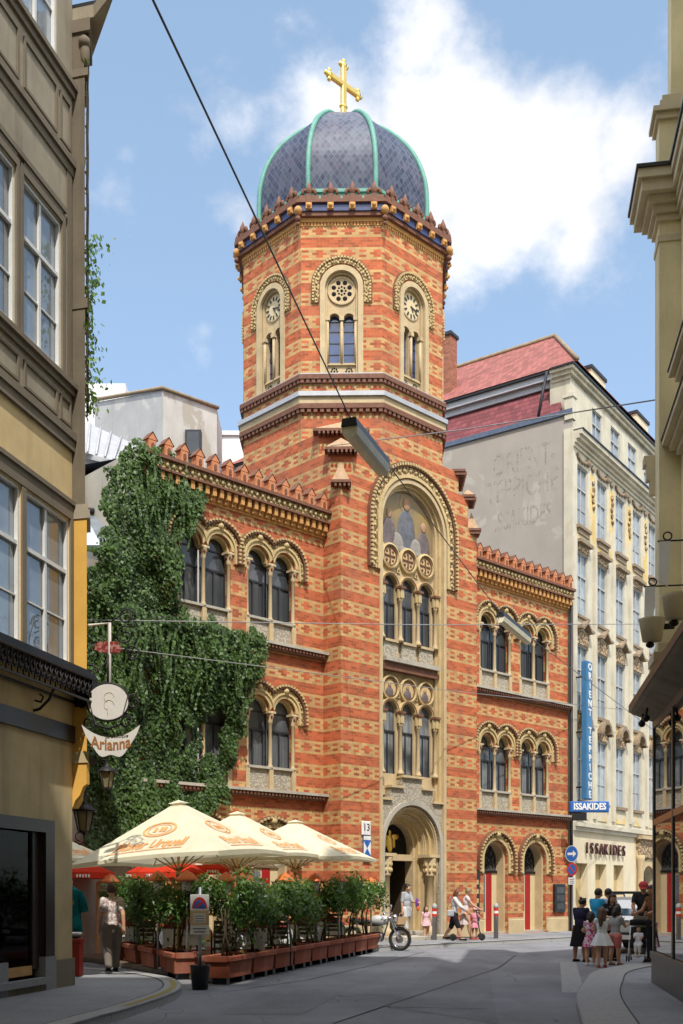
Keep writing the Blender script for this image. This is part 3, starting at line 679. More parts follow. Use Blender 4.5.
for x0,x1,xc in ((-6.5,-.002,(-2.02,-4.38)),(6.302,12.68,(8.28,10.58))):
    mb=MB(); holes=[]
    for x in xc: holes+=[dbl_hole(x,Z3),dbl_hole(x,Z2),arch(x,.68,.12,2.72,16)]
    mb.wall([(x0,0),(x1,0),(x1,12.5),(x0,12.5)],holes,.75,.5)
    if x0>0: mb.quad((x1,.75,0),(x1,9,0),(x1,9,13),(x1,.75,13))
    else:
        sw_=MB(); sw_.quad((x0,9,0),(x0,.75,0),(x0,.75,12.98),(x0,9,12.98)); sw_.build('side_wall',M['grey'],church)
    mb.quad((x0,9,0),(x1,9,0),(x1,9,13),(x0,9,13))
    mb.build('wing_wall',M['brick'],church)
    for x in xc: put(win_hi,x); put(win_lo,x); put(win_g,x)
    for z in (Z3,Z2):
        mb=MB()
        mb.box(x0,x1,.50,.76,z-.08,z-.002,0); mb.box(x0,x1,.58,.755,z-.22,z-.081,1)
        for k in range(int((x1-x0)/.13)): mb.box(x0+.03+k*.13,x0+.1+k*.13,.53,.581,z-.17,z-.082,1)
        mb.build('sill_course',[M['grey'],M['brown']],church)
    DZ=-.17 if x0<0 else 0.; VZ=(0,0,DZ)
    mb=MB(); mb.box(x0,x1,.70,.755,12.28,12.34,0)
    n=int((x1-x0)/.24)
    for k in range(n):
        a=x0+(k+.5)*(x1-x0)/n; mb.box(a-.06,a+.06,.50,.755,12.44,12.66,0); mb.box(a-.06,a+.06,.60,.755,12.342,12.438,0)
    mb.box(x0,x1,.68,.756,12.345,12.70,0); mb.box(x0,x1,.44,.757,12.662,12.72,2); mb.box(x0,x1,.46,.77,12.722,12.94,1); mb.box(x0-.02*(x0<0),x1,.36,.80,12.942,13.03,2)
    for k in range(int((x1-x0)/.2)): mb.ball((x0+.1+k*.2,.45,12.83),(.06,.05,.07),6,4,3)
    mb.build('wing_cornice',[M['corb'],M['yel'],M['brown'],M['yelplain']],church,VZ)
    if merl is None:
        q=MB(); q.box(-.115,.115,-.11,.11,0,.34,0); q.prism([(-.145,.34),(.145,.34),(0,.54)],-.12,.14,'y',0); q.add([(-.165,-.14,.335),(0,-.14,.565),(0,.16,.565),(-.165,.16,.335),(.165,-.14,.335),(.165,.16,.335)],[(0,1,2,3),(1,4,5,2)],1); q.box(-.10,.10,-.125,-.111,.04,.27,0); q.prism(arch(0,.045,.07,.2,6),-.14,-.126,'y',1)
        q.box(-.14,.14,-.13,.13,-.005,.04,0); merl=q.build('merlon',[M['merlon'],M['brown']],church); src=merl; fm=True
    n=13
    for k in range(n):
        o=src if fm else src.copy()
        if not fm: COL.objects.link(o)
        fm=False; o.parent=church; o.location=(x0+(k+.5)*(x1-x0)/n,.56,13.03+DZ); o.scale=(1,1,.92)
    mb=MB(); a=12.98; mb.add([(x0,.8,a),(x1,.8,a),(x1,6,a+1.),(x0,6,a+1.),(x0,9,a),(x1,9,a)],[(0,1,2,3),(3,2,5,4)],0)
    for k in range(14): xx=x0+(k+.5)*(x1-x0)/14; mb.box(xx-.015,xx+.015,.8,2.2,a+.0,a+.3,0)
    mb.build('wing_roof',M['slate'],church,VZ)
    mb=MB()
    ed=sorted(list(xc)); cuts=[x0]+[v for x in ed for v in (x-.70,x+.70)]+[x1]
    for i in range(0,len(cuts),2): mb=MB(); mb.box(cuts[i],cuts[i+1],.70,.755,0,.62,0,None,.02); mb.box(cuts[i],cuts[i+1],.72,.753,.622,.68,0); mb.build('plinth',M['tan'],church)
mb=MB(); mb.box(-.04,T-1.56,-.08,.02,0,.62); mb.box(T+1.56,6.34,-.08,.02,0,.62); mb.box(-.05,-.003,.021,.64,0,.62); mb.build('plinth',M['tan'],church)
mb=MB(); mb.tube([(12.74,.62,.1),(12.74,.62,12.6)],.06,8); mb.tube([(.0-.10,.62,4.),(-.10,.62,12.6)],.05,8) if 0 else None; mb.build('downpipe',M['dframe'],church)
# things fixed to the church front
o=thing('menu_board','black glazed menu board mounted right of the rightmost church arch','menu board',cw(12.05,.70,1.4),frame_rot(E))
q=MB(); q.box(-.33,.33,-.06,.04,-.55,.5,0); q.build('board_frame',M['black'],o); q=MB(); 
for k in range(3): q.box(-.25,.25,-.075,-.061,-.45+k*.3,-.22+k*.3,0)
q.build('menu_sheet',M['pane'],o)
o=thing('menu_board','tall narrow black notice board beside the portal, left of the first church arch','menu board',cw(7.05,.70,1.5),frame_rot(E))
q=MB(); q.box(-.2,.2,-.06,.04,-.9,.85,0); q.build('board_frame',M['black'],o); q=MB()
for k in range(4): q.box(-.12,.12,-.075,-.061,-.6+k*.32,-.44+k*.32,0)
q.build('menu_sheet',M['yelplain'],o)
o=thing('house_number','small white house number plate with black digits on the brick tower corner','number plate',cw(1.02,-.02,3.5),frame_rot(E))
q=MB(); q.box(-.19,.19,-.03,.01,-.2,.22,0,None,.02); q.build('plate',M['white'],o); text_mesh('digits','13',.3,basis((0,-.035,.03),(1,0,0),(0,0,1)),M['black'],o)
o=thing('monument_plaque','blue and white monument plaque under the house number on the brick corner','plaque',cw(1.05,-.02,2.92),frame_rot(E))
q=MB(); q.box(-.15,.15,-.03,.01,-.42,.36,0); q.build('plate',M['signblue'],o)
q=MB(); q.add([(-.15,-.032,.2),(-.15,-.032,-.22),(0,-.032,-.01)],[(0,1,2)]); q.add([(.15,-.032,.2),(.15,-.032,-.22),(0,-.032,-.01)],[(0,1,2)]); q.box(-.148,.148,-.034,-.0301,.24,.358); q.build('white_field',M['white'],o)
# ivy on the left wing and the annex beside it
IVY=[(87,548),(98,545),(104,500),(107,470),(118,452),(135,443),(160,447),(176,466),(192,476),(204,482),(205,500),(196,520),(186,540),(178,560),(176,605),(190,622),(225,622),(252,632),(258,660),(247,690),(240,722),(232,772),(229,800),(212,806),(190,830),(150,850),(87,855)]
HOLES=[[(177,556),(182,540),(190,532),(197,527),(206,524),(214,534),(220,552),(221,612),(205,609),(190,608),(178,606)],[(203,712),(222,708),(224,764),(203,760)],[(179,715),(188,713),(188,757),(179,755)]]
def inside(u,v,poly):
    c=False;n=len(poly)
    for i in range(n):
        a=poly[i];b=poly[i-1]
        if (a[1]>v)!=(b[1]>v) and u<(b[0]-a[0])*(v-a[1])/(b[1]-a[1])+a[0]: c=not c
    return c
def wall_uv(u,v,y):
    t=(u-CX)/F; bx=O[0]+y*NI[0]; by=O[1]+y*NI[1]
    x=(t*by-bx)/(E[0]-t*E[1]); D=by+x*E[1]; return x,1.6+(HV-v)*D/F
from mathutils import noise as MN
poly_m=[wall_uv(u,v,.6) for u,v in IVY]; holes_m=[[wall_uv(u,v,.6) for u,v in h] for h in HOLES]
ivy=thing('ivy','dark green ivy curtain covering the left end of the brick church','climbing plant',cw(-6,.7,0),frame_rot(E))
pts=[]; tries=0
while len(pts)<46000 and tries<200000:
    tries+=1
    x=R.uniform(-15,-2.2); z=R.uniform(2.,14.2); jx=x+MN.noise(Vector((x*2,z*2,1)))*.35; jz=z+MN.noise(Vector((x*2,z*2,5)))*.35
    if not inside(jx,jz,poly_m) or any(inside(jx,jz,h) for h in holes_m): continue
    n1=MN.noise(Vector((x*.9,z*.45,3)))+.6*MN.noise(Vector((x*2.6,z*1.3,9)))
    dep=.14+.42*max(0,n1+.30)
    if n1<-.45 and R.random()<.55: continue
    # the ledge over the first floor carries a thick overhang
    if x>-7.5 and 6.2<z<8.75: dep+=.28*min(1,(z-6.2)/1.2)
    y=.75-dep*R.uniform(.35,1.)
    tone=.34+.30*n1+(.35 if R.random()<.10 else 0)+.12*(z>11)
    pts.append(((x+6,y-.7,z),(R.gauss(0,.2),-1,.45),tone))
# hanging strands
for k in range(150):
    x=R.uniform(-9.5,-3.); z=R.choice((13.3,12.4,8.7,8.5)) - R.uniform(0,.6)
    if not inside(x,z,poly_m): continue
    L=R.uniform(.6,2.2); y=.75-R.uniform(.3,.75)
    if any(inside(x,z-L*.8,h) for h in holes_m): L*=.3
    for i in range(int(L*18)):
        q=i/18.; pts.append(((x+6+math.sin(q*3+k)*.08,y-.7-.05*math.sin(q*2),z-q),(R.gauss(0,.3),-1,.3),.5+R.gauss(0,.1)))
leaves('ivy_leaves',pts,M['ivy'],ivy,(.055,.125),.85,1,.3)
q=MB()
for k in range(26):
    x=R.uniform(-8,-1.); z0=R.uniform(1.,3.); p=[]
    for i in range(12): p.append((x+.35*MN.noise(Vector((k*3.,i*.4,0))),.02+.0*i,z0+i*.75))
    p=[a for a in p if inside(a[0]-6,a[2],poly_m)]
    if len(p)>2: q.tube(p,.02,5)
q.build('ivy_stem',M['bark'],ivy)
# ================================================================ OTHER BUILDINGS
M['lowtan']=plaster('lower_tan_plaster',(.52,.41,.23),(.22,.17,.11),.7,.18); M['midyel']=plaster('ochre_plaster',(.66,.50,.26),(.40,.27,.12),.5,.15)
M['taupe']=plaster('taupe_plaster',(.35,.30,.22),(.14,.11,.08),.7,.18); M['taupe2']=plaster('dark_taupe_trim',(.20,.165,.12),(.1,.085,.06),.4)
M['pieryel']=plaster('amber_plaster',(.70,.40,.09),(.5,.28,.08),.25); M['stonebase']=plaster('weathered_stone',(.22,.19,.14),(.05,.05,.04),.7)
M['granite']=plain('grey_granite',(.26,.26,.26),.8,var=.3,scale=60.,fine=120.); M['shopdark']=plain('dark_shopfront',(.035,.025,.02),.4,var=.3)
def shopglass():
    t=NT('shop_window_glass'); t.col((.01,.01,.01)); t.set(.02,0,.6); tr=t.n.new('ShaderNodeBsdfTransparent'); tr.inputs[0].default_value=(.7,.7,.7,1); mx=t.n.new('ShaderNodeMixShader'); lw=t.n.new('ShaderNodeFresnel'); lw.inputs[0].default_value=1.7
    t.link(t.math('ADD',lw.outputs[0],.12),mx.inputs[0]); t.link(tr.outputs[0],mx.inputs[1]); t.link(t.b.outputs[0],mx.inputs[2]); t.link(mx.outputs[0],t.n['Material Output'].inputs[0]); return t.mat
M['shopglass']=shopglass()
A=(-4.3,17.1); H=(.2334,.9724)
lh=thing('corner_house','ochre and taupe corner house with white casements above an iron ledge','house',(A[0],A[1],0),frame_rot(H))
def rect(x0,x1,z0,z1): return [(x0,z0),(x1,z0),(x1,z1),(x0,z1)]
wl=[rect(-1.44,-.10,5.2,7.5),rect(-2.9,-1.57,5.2,7.5),rect(-1.52,-.36,9.76,12.05),rect(-2.9,-1.72,9.76,12.05),rect(-1.64,-.50,14.52,16.9),rect(-3.,-1.9,14.52,16.9)]
for a in (-4.4,-5.9,-7.4): 
    for z in (5.2,9.76,14.52): wl.append(rect(a,a+1.3,z,z+2.3))
shop=rect(-2.9,-.92,.32,2.5)
for nm,z0,z1,ho,m in (('ground_wall',0,4.0,[shop],'lowtan'),('wall',4.,8.6,[h for h in wl if 4<h[0][1]<8],'midyel'),('upper_wall',8.6,19,[h for h in wl if h[0][1]>9],'taupe')):
    q=MB(); q.wall(rect(-9,0,z0,z1),ho,0,.16); q.quad((0,0,z0),(0,7,z0),(0,7,z1),(0,0,z1)); q.build(nm,M[m],lh)
q=MB(); q.box(-26,-9.001,0,7,0,19); wl2=lambda X,Y:((X-A[0])*H[0]+(Y-A[1])*H[1],(X-A[0])*-.9724+(Y-A[1])*.2334)
q.prism([wl2(*p) for p in ((-12,-6.),(2.,-6.5),(2.,-14),(-12,-14))],0,36.3,'z'); q.box(-9,-.01,6.9,7,0,19); q.box(-9,-.01,.2,6.9,18.9,19.0); q.build('unseen_rear_mass',M['midyel'],lh)  # house rear, plus unseen tall block behind the camera added to shade the pavement
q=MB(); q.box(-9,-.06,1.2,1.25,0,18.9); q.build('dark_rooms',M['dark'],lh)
def casement(h,par,d=.02,hb=(.62,),n=2,glass='skypane',fm='wframe'):
    x0,x1,z0,z1=h[0][0],h[1][0],h[0][1],h[2][1]; f=MB(); t=.045
    f.box(x0,x0+t,d,d+.06,z0,z1); f.box(x1-t,x1,d,d+.06,z0,z1); f.box(x0+t,x1-t,d,d+.06,z0,z0+t); f.box(x0+t,x1-t,d,d+.06,z1-t,z1)
    zt=z0+(z1-z0)*.64; f.box(x0+t,x1-t,d+.01,d+.06,zt-.03,zt+.03); xm=(x0+x1)/2
    f.box(xm-.03,xm+.03,d+.02,d+.06,z0+t,zt-.03); f.box(xm-.03,xm+.03,d+.02,d+.06,zt+.03,z1-t)
    zz=z0+(z1-z0)*.31
    f.box(x0+t,xm-.03,d+.035,d+.06,zz-.013,zz+.013); f.box(xm+.03,x1-t,d+.035,d+.06,zz-.013,zz+.013)
    w=f.build('window',M[fm],par)
    g=MB(); g.box(x0+.02,x1-.02,d+.065,d+.08,z0+.02,z1-.02); g.build('pane',M[glass],w); return w
for h in wl: casement(h,lh)
# trim: surrounds, ledges, panels
q=MB()
for h in wl[:2]:
    x0,x1,z0,z1=h[0][0],h[1][0],h[0][1],h[2][1]
q.box(-3.2,-2.9,-.03,-.001,5.1,7.72); q.box(-1.565,-1.445,-.03,-.001,5.1,7.5); q.box(-.095,-.0,-.03,-.001,5.1,7.72); q.box(-2.9,-.095,-.03,-.001,7.52,7.75); q.box(-3.2,0,-.06,-.001,7.751,7.82)
q.build('window_surround',M['taupe2'],lh)
q=MB(); q.box(-9,.0,-.05,-.001,8.62,8.78); q.box(-9,.0,-.08,-.001,8.781,8.9); q.box(-9,.0,-.10,-.001,9.60,9.68); q.box(-9,.0,-.05,-.001,9.50,9.599)
q.box(-9,.0,-.07,-.001,13.14,13.25); q.box(-9,.0,-.03,-.001,13.0,13.139); q.box(-9,.0,-.10,-.001,14.36,14.44); q.box(-9,.0,-.05,-.001,14.25,14.359)
for a,b in ((-.42,-.08),(-1.5,-.52),(-2.9,-1.65)):
    for z0,z1 in ((8.98,9.38),(13.35,14.1)):
        q.box(a,b,-.03,-.001,z0,z0+.04);q.box(a,b,-.03,-.001,z1-.04,z1);q.box(a,a+.04,-.03,-.001,z0+.041,z1-.041);q.box(b-.04,b,-.03,-.001,z0+.041,z1-.041)
for x0,x1 in ((-1.6,-.28),(-2.98,-1.64)):
    q.box(x0-.0,x0+.075,-.03,-.001,9.7,12.2); q.box(x1-.075,x1,-.03,-.001,9.7,12.2); q.box(x0+.076,x1-.076,-.03,-.001,12.08,12.25); q.box(x0-.02,x1+.02,-.05,-.001,12.26,12.34)
q.box(-.2,-.04,-.02,-.001,9.7,13.0)
q.build('moulding',M['taupe2'],lh)
q=MB(); q.box(-9,.01,-.05,-.001,3.98,4.24); q.build('fascia_band',M['shopdark'],lh)
# shop window
M['yline0']=plain('amber_print',(.55,.28,.03),.6)
q=MB(); q.box(-.92,-.65,-.05,.12,.62,2.69); q.box(-3.2,-.921,-.05,.12,2.5,2.69); q.box(-3.2,-2.9,-.05,.12,.62,2.5); q.box(-1.14,-.921,.05,.3,.45,2.5); q.box(-2.9,-1.141,.06,.12,.36,.5,1)
sw=q.build('shop_window',[M['shopdark'],M['wood']],lh)
q=MB(); q.box(-2.9,-1.14,.09,.105,.5,2.5); q.build('pane',M['shopglass'],sw)
M['garment']=pattern_mat('dark_red_garment',(.16,.025,.03),(.07,.012,.018),7.,.5); M['garment2']=pattern_mat('grey_garment',(.22,.18,.17),(.12,.09,.09),9.,.5)
for x_,m_,z_ in ((-1.55,'garment',1.3),(-1.95,'garment2',1.15),(-2.4,'garment',1.35)):
    q=MB(); q.lathe([(.20,-.55),(.17,-.2),(.15,.0),(.18,.22),(.15,.33),(.05,.38)],(x_,.42,z_),14); q.tube([(x_,.42,.35),(x_,.42,z_-.5)],.02,6); q.build('display_garment',M[m_],sw)
q=MB(); q.box(-1.9,-1.5,.16,.18,.55,1.0,0); q.box(-1.75,-1.62,.152,.1595,.65,.9,1); q.build('display_card',[M['cloth'],M['yline0']],sw)
q=MB(); q.box(-2.95,-.93,-.12,.3,.22,.32); q.box(-.95,-.62,-.06,.14,.0,.62); q.box(-3.2,-2.,-.06,-.001,0,.6) ; q.build('granite_sill',M['granite'],lh)
q=MB(); q.box(-.61,.0,-.05,-.001,0,.55); q.box(-2.0,-.951,-.05,-.001,0,.21); q.box(-9,-3.2,-.05,-.001,0,.55); q.build('plinth',M['stonebase'],lh)
# projecting pier with capital and corbel
q=MB()
def splay(e,z0,z1,mi,y=-.25): q.prism([(.01-e*.3,y-e),(.58+e,y+.31-e),(.58+e,.5),(.01-e*.3,.5)],z0,z1,'z',mi)
splay(0,3.84,7.55,0); splay(.035,3.66,3.838,1)
q.prism([(-.24,3.66),(.5,3.66),(.5,2.95),(.0,2.95),(-.04,3.06),(-.12,3.14),(-.18,3.28),(-.24,3.32)],.02,.12,'x',0); q.box(.12,.5,.05,.5,2.95,3.66,0)
splay(.06,7.55,7.68,2); splay(.03,7.682,7.78,2)
q.build('yellow_pier',[M['pieryel'],M['lowtan'],M['taupe']],lh,fixn=True)
M['pierdark']=plaster('dark_pier_plaster',(.17,.14,.10),(.07,.06,.05),.6,.2)
q=MB(); splay(0,7.781,10.9,0,-.22); splay(.05,10.9,11.05,0,-.22); splay(0,11.051,14.6,0,-.215); splay(.06,14.6,14.72,1,-.22); splay(.0,14.721,15.3,0,-.2); splay(.1,15.3,15.5,1,-.22)
for k in range(3):
    q.ball((.05+.17*k,-.2+.09*k,15.),(.08,.08,.24),8,6,1)
q.ball((.03,-.2,15.15),.1,8,6,1)
q.build('upper_pier',[M['pierdark'],M['taupe2']],lh)
q=MB(); q.prism([(0.02,-.36),(-.42,-.98),(1.25,.45),(1.25,2),(0.02,2)],15.52,15.72,'z',0); q.prism([(0.04,-.42),(-.46,-1.04),(1.31,.45),(1.31,2),(0.04,2)],15.722,15.80,'z',1); q.build('eaves',[M['taupe'],M['black']],lh,fixn=True)
# wrought iron ledge
q=MB(); zr=(4.62,4.98)
for y in (-.34,-.05): q.tube([(-9,y,4.62),(.15,y,4.62)],.022,6); q.tube([(-9,y,4.98),(.15,y,4.98)],.03,6)
q.box(-9,.12,-.36,-.001,4.99,5.06,0); q.box(-9,.06,-.30,-.001,5.061,5.12,0)
for k in range(60):
    x=-9+k*.152+.08
    q.tube([(x,-.34,4.64),(x,-.34,4.97)],.012,5); q.tube([(x+.076+.05*math.cos(t),-.345,4.8+.09*math.sin(t)) for t in [i*PI/4 for i in range(9)]],.014,5)
    q.tube([(x+.076+.03*math.cos(t),-.35,4.73+.03*math.sin(t)) for t in [i*PI/3 for i in range(7)]],.012,5)
for x in (-1.2,-3.): q.tube([(x,-.0,4.3),(x,-.1,4.32),(x,-.25,4.45),(x,-.33,4.6)],.022,6); q.tube([(x,-.02,4.45),(x,-.12,4.42),(x,-.16,4.5),(x,-.1,4.54)],.016,6)
q.box(-.02,.18,-.36,-.05,4.55,4.98,0); 
q.build('iron_ledge',M['iron'],lh)
def spiral(q,c,r,a0,turns,ux,uz,wr=.016,n=16):
    P=[]
    for i in range(n+1):
        t=i/n; a=a0+turns*2*PI*t; rr=r*(1-.8*t); P.append(Vector(c)+Vector(ux)*rr*math.cos(a)+Vector(uz)*rr*math.sin(a))
    q.tube(P,wr,5)
# vine hanging on the pier
v=thing('vine','thin vine hanging down the edge of the taupe pier high above the street','climbing plant',(A[0],A[1],0),frame_rot(H)); pts=[]
for k in range(700):
    z=R.uniform(9.3,12.1); w=.16*(.5+MN.noise(Vector((0,0,z*1.7))))+.05; xx_=R.uniform(.0,.5); pts.append(((xx_,-.22+.5*xx_-abs(R.gauss(0,w)),z),(0,-1,.3),R.uniform(.2,.9)))
for k in range(50): z=R.uniform(12.,15.3); xx_=R.uniform(.0,.4); pts.append(((xx_,-.22+.5*xx_-abs(R.gauss(0,.03)),z),(0,-1,.3),.1))
leaves('vine_leaves',pts,M['vine'],v,(.05,.10),.8,1)
q=MB()
for k in range(5): q.tube([(.05+.06*k,-.225+.03*k-.03*math.sin(z*1.3+k)**2,z) for z in [9.3+.3*i for i in range(21)]],.012,4)
q.build('vine_stem',M['bark'],v)
# ---------------------------------------------------------------- right building
B=(5.17,17.8); G=(-.156,-.988)
M['paley']=plaster('pale_yellow_plaster',(.82,.72,.45),(.35,.29,.18),.35); M['palecream']=plaster('cream_trim',(.68,.59,.41),(.3,.26,.19),.35)
M['bronze']=plain('bronze_metal',(.085,.092,.09),.4,.1,.5,.2); M['copperbar']=plain('copper_strip',(.42,.20,.08),.4,.7,.5,.2)
def mirror_glass():
    t=NT('reflecting_shop_glass'); t.col((.01,.012,.013)); m=t.set(.015,0,1.); t.b.inputs['IOR'].default_value=2.6; return m
M['mirror']=mirror_glass()
rh=thing('corner_house','pale yellow corner house with a glazed dark shopfront and canopy','house',(B[0],B[1],0),frame_rot(G))
wr=[rect(1.5,2.7,6.1,8.3),rect(1.5,2.7,9.9,12.0),rect(3.9,5.1,6.1,8.3),rect(3.9,5.1,9.9,12.),rect(6.3,7.5,6.1,8.3),rect(6.3,7.5,9.9,12.)]
RW=.38
q=MB(); q.wall(rect(.5,14,4.6,13.2),wr,RW,.2); q.build('wall',M['paley'],rh)
q=MB(); q.box(0,.499,.04,1.2,4.6,12.5,0); q.box(-.02,.52,.02,.6,12.1,12.2,1); q.box(-.02,.52,.02,.6,5.5,5.62,1); q.build('corner_bay',[M['paley'],M['palecream']],rh)
for h in wr: casement(h,rh,RW+.05)
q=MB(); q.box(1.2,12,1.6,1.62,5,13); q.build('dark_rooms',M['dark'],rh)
q=MB()
def wrapc(ex,z0,z1,m,em=None):     # a moulding that breaks forward round the corner bay
    em=ex if em is None else em
    q.box(-ex,.5+ex,.04-ex,.9,z0,z1,m); q.box(.5+ex+.001,14,RW-em,.9,z0+.001,z1-.001,m)
for ex,em,z0,z1,m in ((.05,.04,12.42,12.52,0),(.11,.08,12.522,12.64,0),(.19,.11,12.642,12.76,0),(.31,.17,12.762,12.94,0),(.37,.21,12.942,13.08,0),(.40,.24,13.082,13.14,2)): wrapc(ex,z0,z1,m,em)
q.build('main_cornice',[M['palecream'],M['paley'],M['black']],rh)
q=MB(); wrapc(.10,5.32,5.46,0); wrapc(.06,5.18,5.318,0); wrapc(.03,5.02,5.178,0); q.build('floor_cornice',[M['palecream'],M['paley'],M['black']],rh)
for x0,z,p in ((.52,8.72,.30),(.95,9.62,.26)):
    q=MB(); q.box(x0,14,RW-p,RW-.001,z+.06,z+.15,0); q.box(x0+.06,14,RW-p*.65,RW-.001,z-.04,z+.058,0); q.box(x0+.12,14,RW-p*.3,RW-.001,z-.14,z-.042,0); q.box(x0-.01,14,RW-p-.02,RW-.002,z+.152,z+.175,1); q.build('window_ledge',[M['palecream'],M['black']],rh)
q=MB(); q.box(-.20,.02,-.14,.2,8.7,8.85,0); q.box(-.15,.02,-.1,.2,8.45,8.698,0); q.box(-.08,.02,-.05,.2,8.2,8.448,0); q.build('console',M['palecream'],rh)
q=MB(); q.wall(rect(.42,14,13.12,17.2),[rect(2.4,3.5,13.8,15.6)],.5,.2); q.box(0,.419,.05,1.2,13.15,14.12,0); q.box(-.05,.47,.0,1.25,14.121,14.22,1); q.box(-.10,.52,-.05,1.3,14.222,14.30,1); q.box(-.04,.46,.06,1.2,14.302,14.42,1); q.box(0,.43,.10,1.2,14.422,14.52,1); q.box(0.02,.415,.24,1.2,14.523,17.2,0); q.box(.40,14,.38,.499,14.2,14.35,1); q.box(-.05,14,.2,1.2,17.2,17.4,1)
q.build('attic',[M['paley'],M['palecream']],rh)
casement(rect(2.4,3.5,13.8,15.6),rh,.6)
# shop front
q=MB(); q.box(-.02,14,-.02,.3,0,.62,0,None,.02); q.box(-.03,14,-.04,-.021,.5,.62,0)
for x in (0,2.12,4.3,6.5,8.7): q.box(x-.02,x+.09,-.0,.16,.62,4.42,0)
q.box(.09,14,-.0,.16,4.30,4.42,0)
for a,b in ((.09,2.1),(2.21,4.28),(4.39,6.48)): q.box(a,b,.004,.1,2.70,2.80,1)
sf=q.build('shopfront_frame',[M['bronze'],M['copperbar']],rh)
for a,b in ((.09,2.1),(2.21,4.28),(4.39,6.48),(6.59,8.68)):
    g=MB(); g.box(a,b,.02,.035,.62,2.70); g.box(a,b,.02,.035,2.80,4.30); g.build('pane',M['mirror'],sf)
q=MB(); q.prism([(.05,4.42),(.05,4.75),(-.30,4.72),(-.36,4.68),(-.36,4.60),(-.30,4.56)],-.06,14,'x',0); q.prism([(-.38,4.60),(-.38,4.72),(.05,4.80),(.05,4.752),(-.36,4.70),(-.36,4.60)],-.08,14,'x',1); q.build('canopy',[M['taupe'],M['black']],rh,fixn=True)
q=MB()
for x in (.4,.95): q.tube([(x,-.2,4.5),(x,-.22,4.38)],.02,6); q.ball((x,-.22,4.34),.06,8,6)
q.build('spotlight',M['black'],rh)
q=MB(); q.box(14.,40,0,2.8,0,33); q.box(14.,40,2.801,20,0,14); q.build('unseen_rear_mass',M['paley'],rh)  # unseen masses; the tall slab is added and sized to shade the road
q=MB()
def bw(p): # world to local of right building
    dx,dy=p[0]-B[0],p[1]-B[1]; return (dx*G[0]+dy*G[1], dx*.988+dy*-.156)
q.prism([bw(p) for p in ((6.3,17.4),(24,35.),(36,26),(10,0),(5.2,4.),(4.8,5.))],0,13.1,'z'); q.prism([bw(p) for p in ((6.4,17.),(24,34.),(36,26),(10,0),(5.2,4.),(4.8,5.))],13.25,16.2,'z'); q.build('unseen_rear_mass',M['paley'],rh,fixn=True)
# hanging sign boards and lamp bowls on the right facade
for nm,p,lab in (('hanging_sign',(at(669,560,15.6)),'blank white hanging board on a ringed rod, the higher of two on the right facade'),('hanging_sign',(at(654,604,16.9)),'blank white hanging board on a ringed rod, the lower of two above the shop canopy')):
    o=thing(nm,lab,'sign',p,frame_rot(G)); q=MB(); q.prism([(-.05,.28),(-.05,-.36),(-.30,-.05),(-.28,.26)],-.02,.02,'x' if 0 else 'y',0); 
    q=MB(); q.prism([(-.14,.27),(.02,.27),(-.02,-.38),(-.15,-.3)],-.02,.02,'x',0); q.build('board',M['white'],o,fixn=True)
    q=MB(); q.tube([(0,.5,.28),(0,-.16,.28)],.014,6); q.tube([(0,-.02+.06*math.cos(t),.35+.06*math.sin(t)) for t in [i*PI/5 for i in range(11)]],.012,5); q.build('rod',M['iron'],o)
for p,lab in ((at(676,598,15.4),'cream half round lamp bowl under the higher blank board on the right facade'),(at(652,622,16.9),'cream half round lamp bowl at the corner just above the shop canopy')):
    o=thing('wall_lamp',lab,'lamp',p,frame_rot(G)); q=MB(); q.lathe([(.02,-.32),(.15,-.30),(.20,.0),(.22,.04),(.19,.04),(.15,.0)],(0,0,0),16,0); q.build('bowl',M['palecream'],o)
    q=MB(); q.box(-.03,.03,.15,.34,-.12,-.04); q.ball((.0,-.03,-.36),(.07,.07,.05)); q.build('bracket',M['iron'],o)
# ---------------------------------------------------------------- beige carpet house
C=(8.83,40.86); E2=(.5735,.8192)
M['beige']=plaster('beige_plaster',(.58,.53,.41),(.36,.28,.18),.75,.16); M['beigey']=plaster('yellow_panel',(.66,.48,.20),(.40,.29,.14),.4,.2,(.62,.54,.38),.6)
M['gable']=plaster('grey_gable_plaster',(.37,.33,.285),(.30,.26,.22),.3,.06,(.43,.40,.345),-.3); M['ghost']=plaster('worn_letter_patch',(.425,.395,.345),(.38,.33,.27),.55,.06)
_t=M['ghost'].node_tree; _c=_t.nodes.new('ShaderNodeTexCoord'); _n=_t.nodes.new('ShaderNodeTexNoise'); _n.inputs['Scale'].default_value=2.6; _n.inputs['Detail'].default_value=6; _t.links.new(_c.outputs['Object'],_n.inputs['Vector'])
_r=_t.nodes.new('ShaderNodeMapRange'); _r.inputs[1].default_value=.38; _r.inputs[2].default_value=.52; _t.links.new(_n.outputs['Fac'],_r.inputs[0]); _r.inputs[4].default_value=.8; _t.links.new(_r.outputs[0],_t.nodes['Principled BSDF'].inputs['Alpha'])
M['trimbrown']=plain('weathered_trim',(.27,.20,.13),.85,var=.35,scale=6.); M['orn2']=ornament('stucco_ornament',(.60,.46,.26),(.20,.13,.08),9,.3)
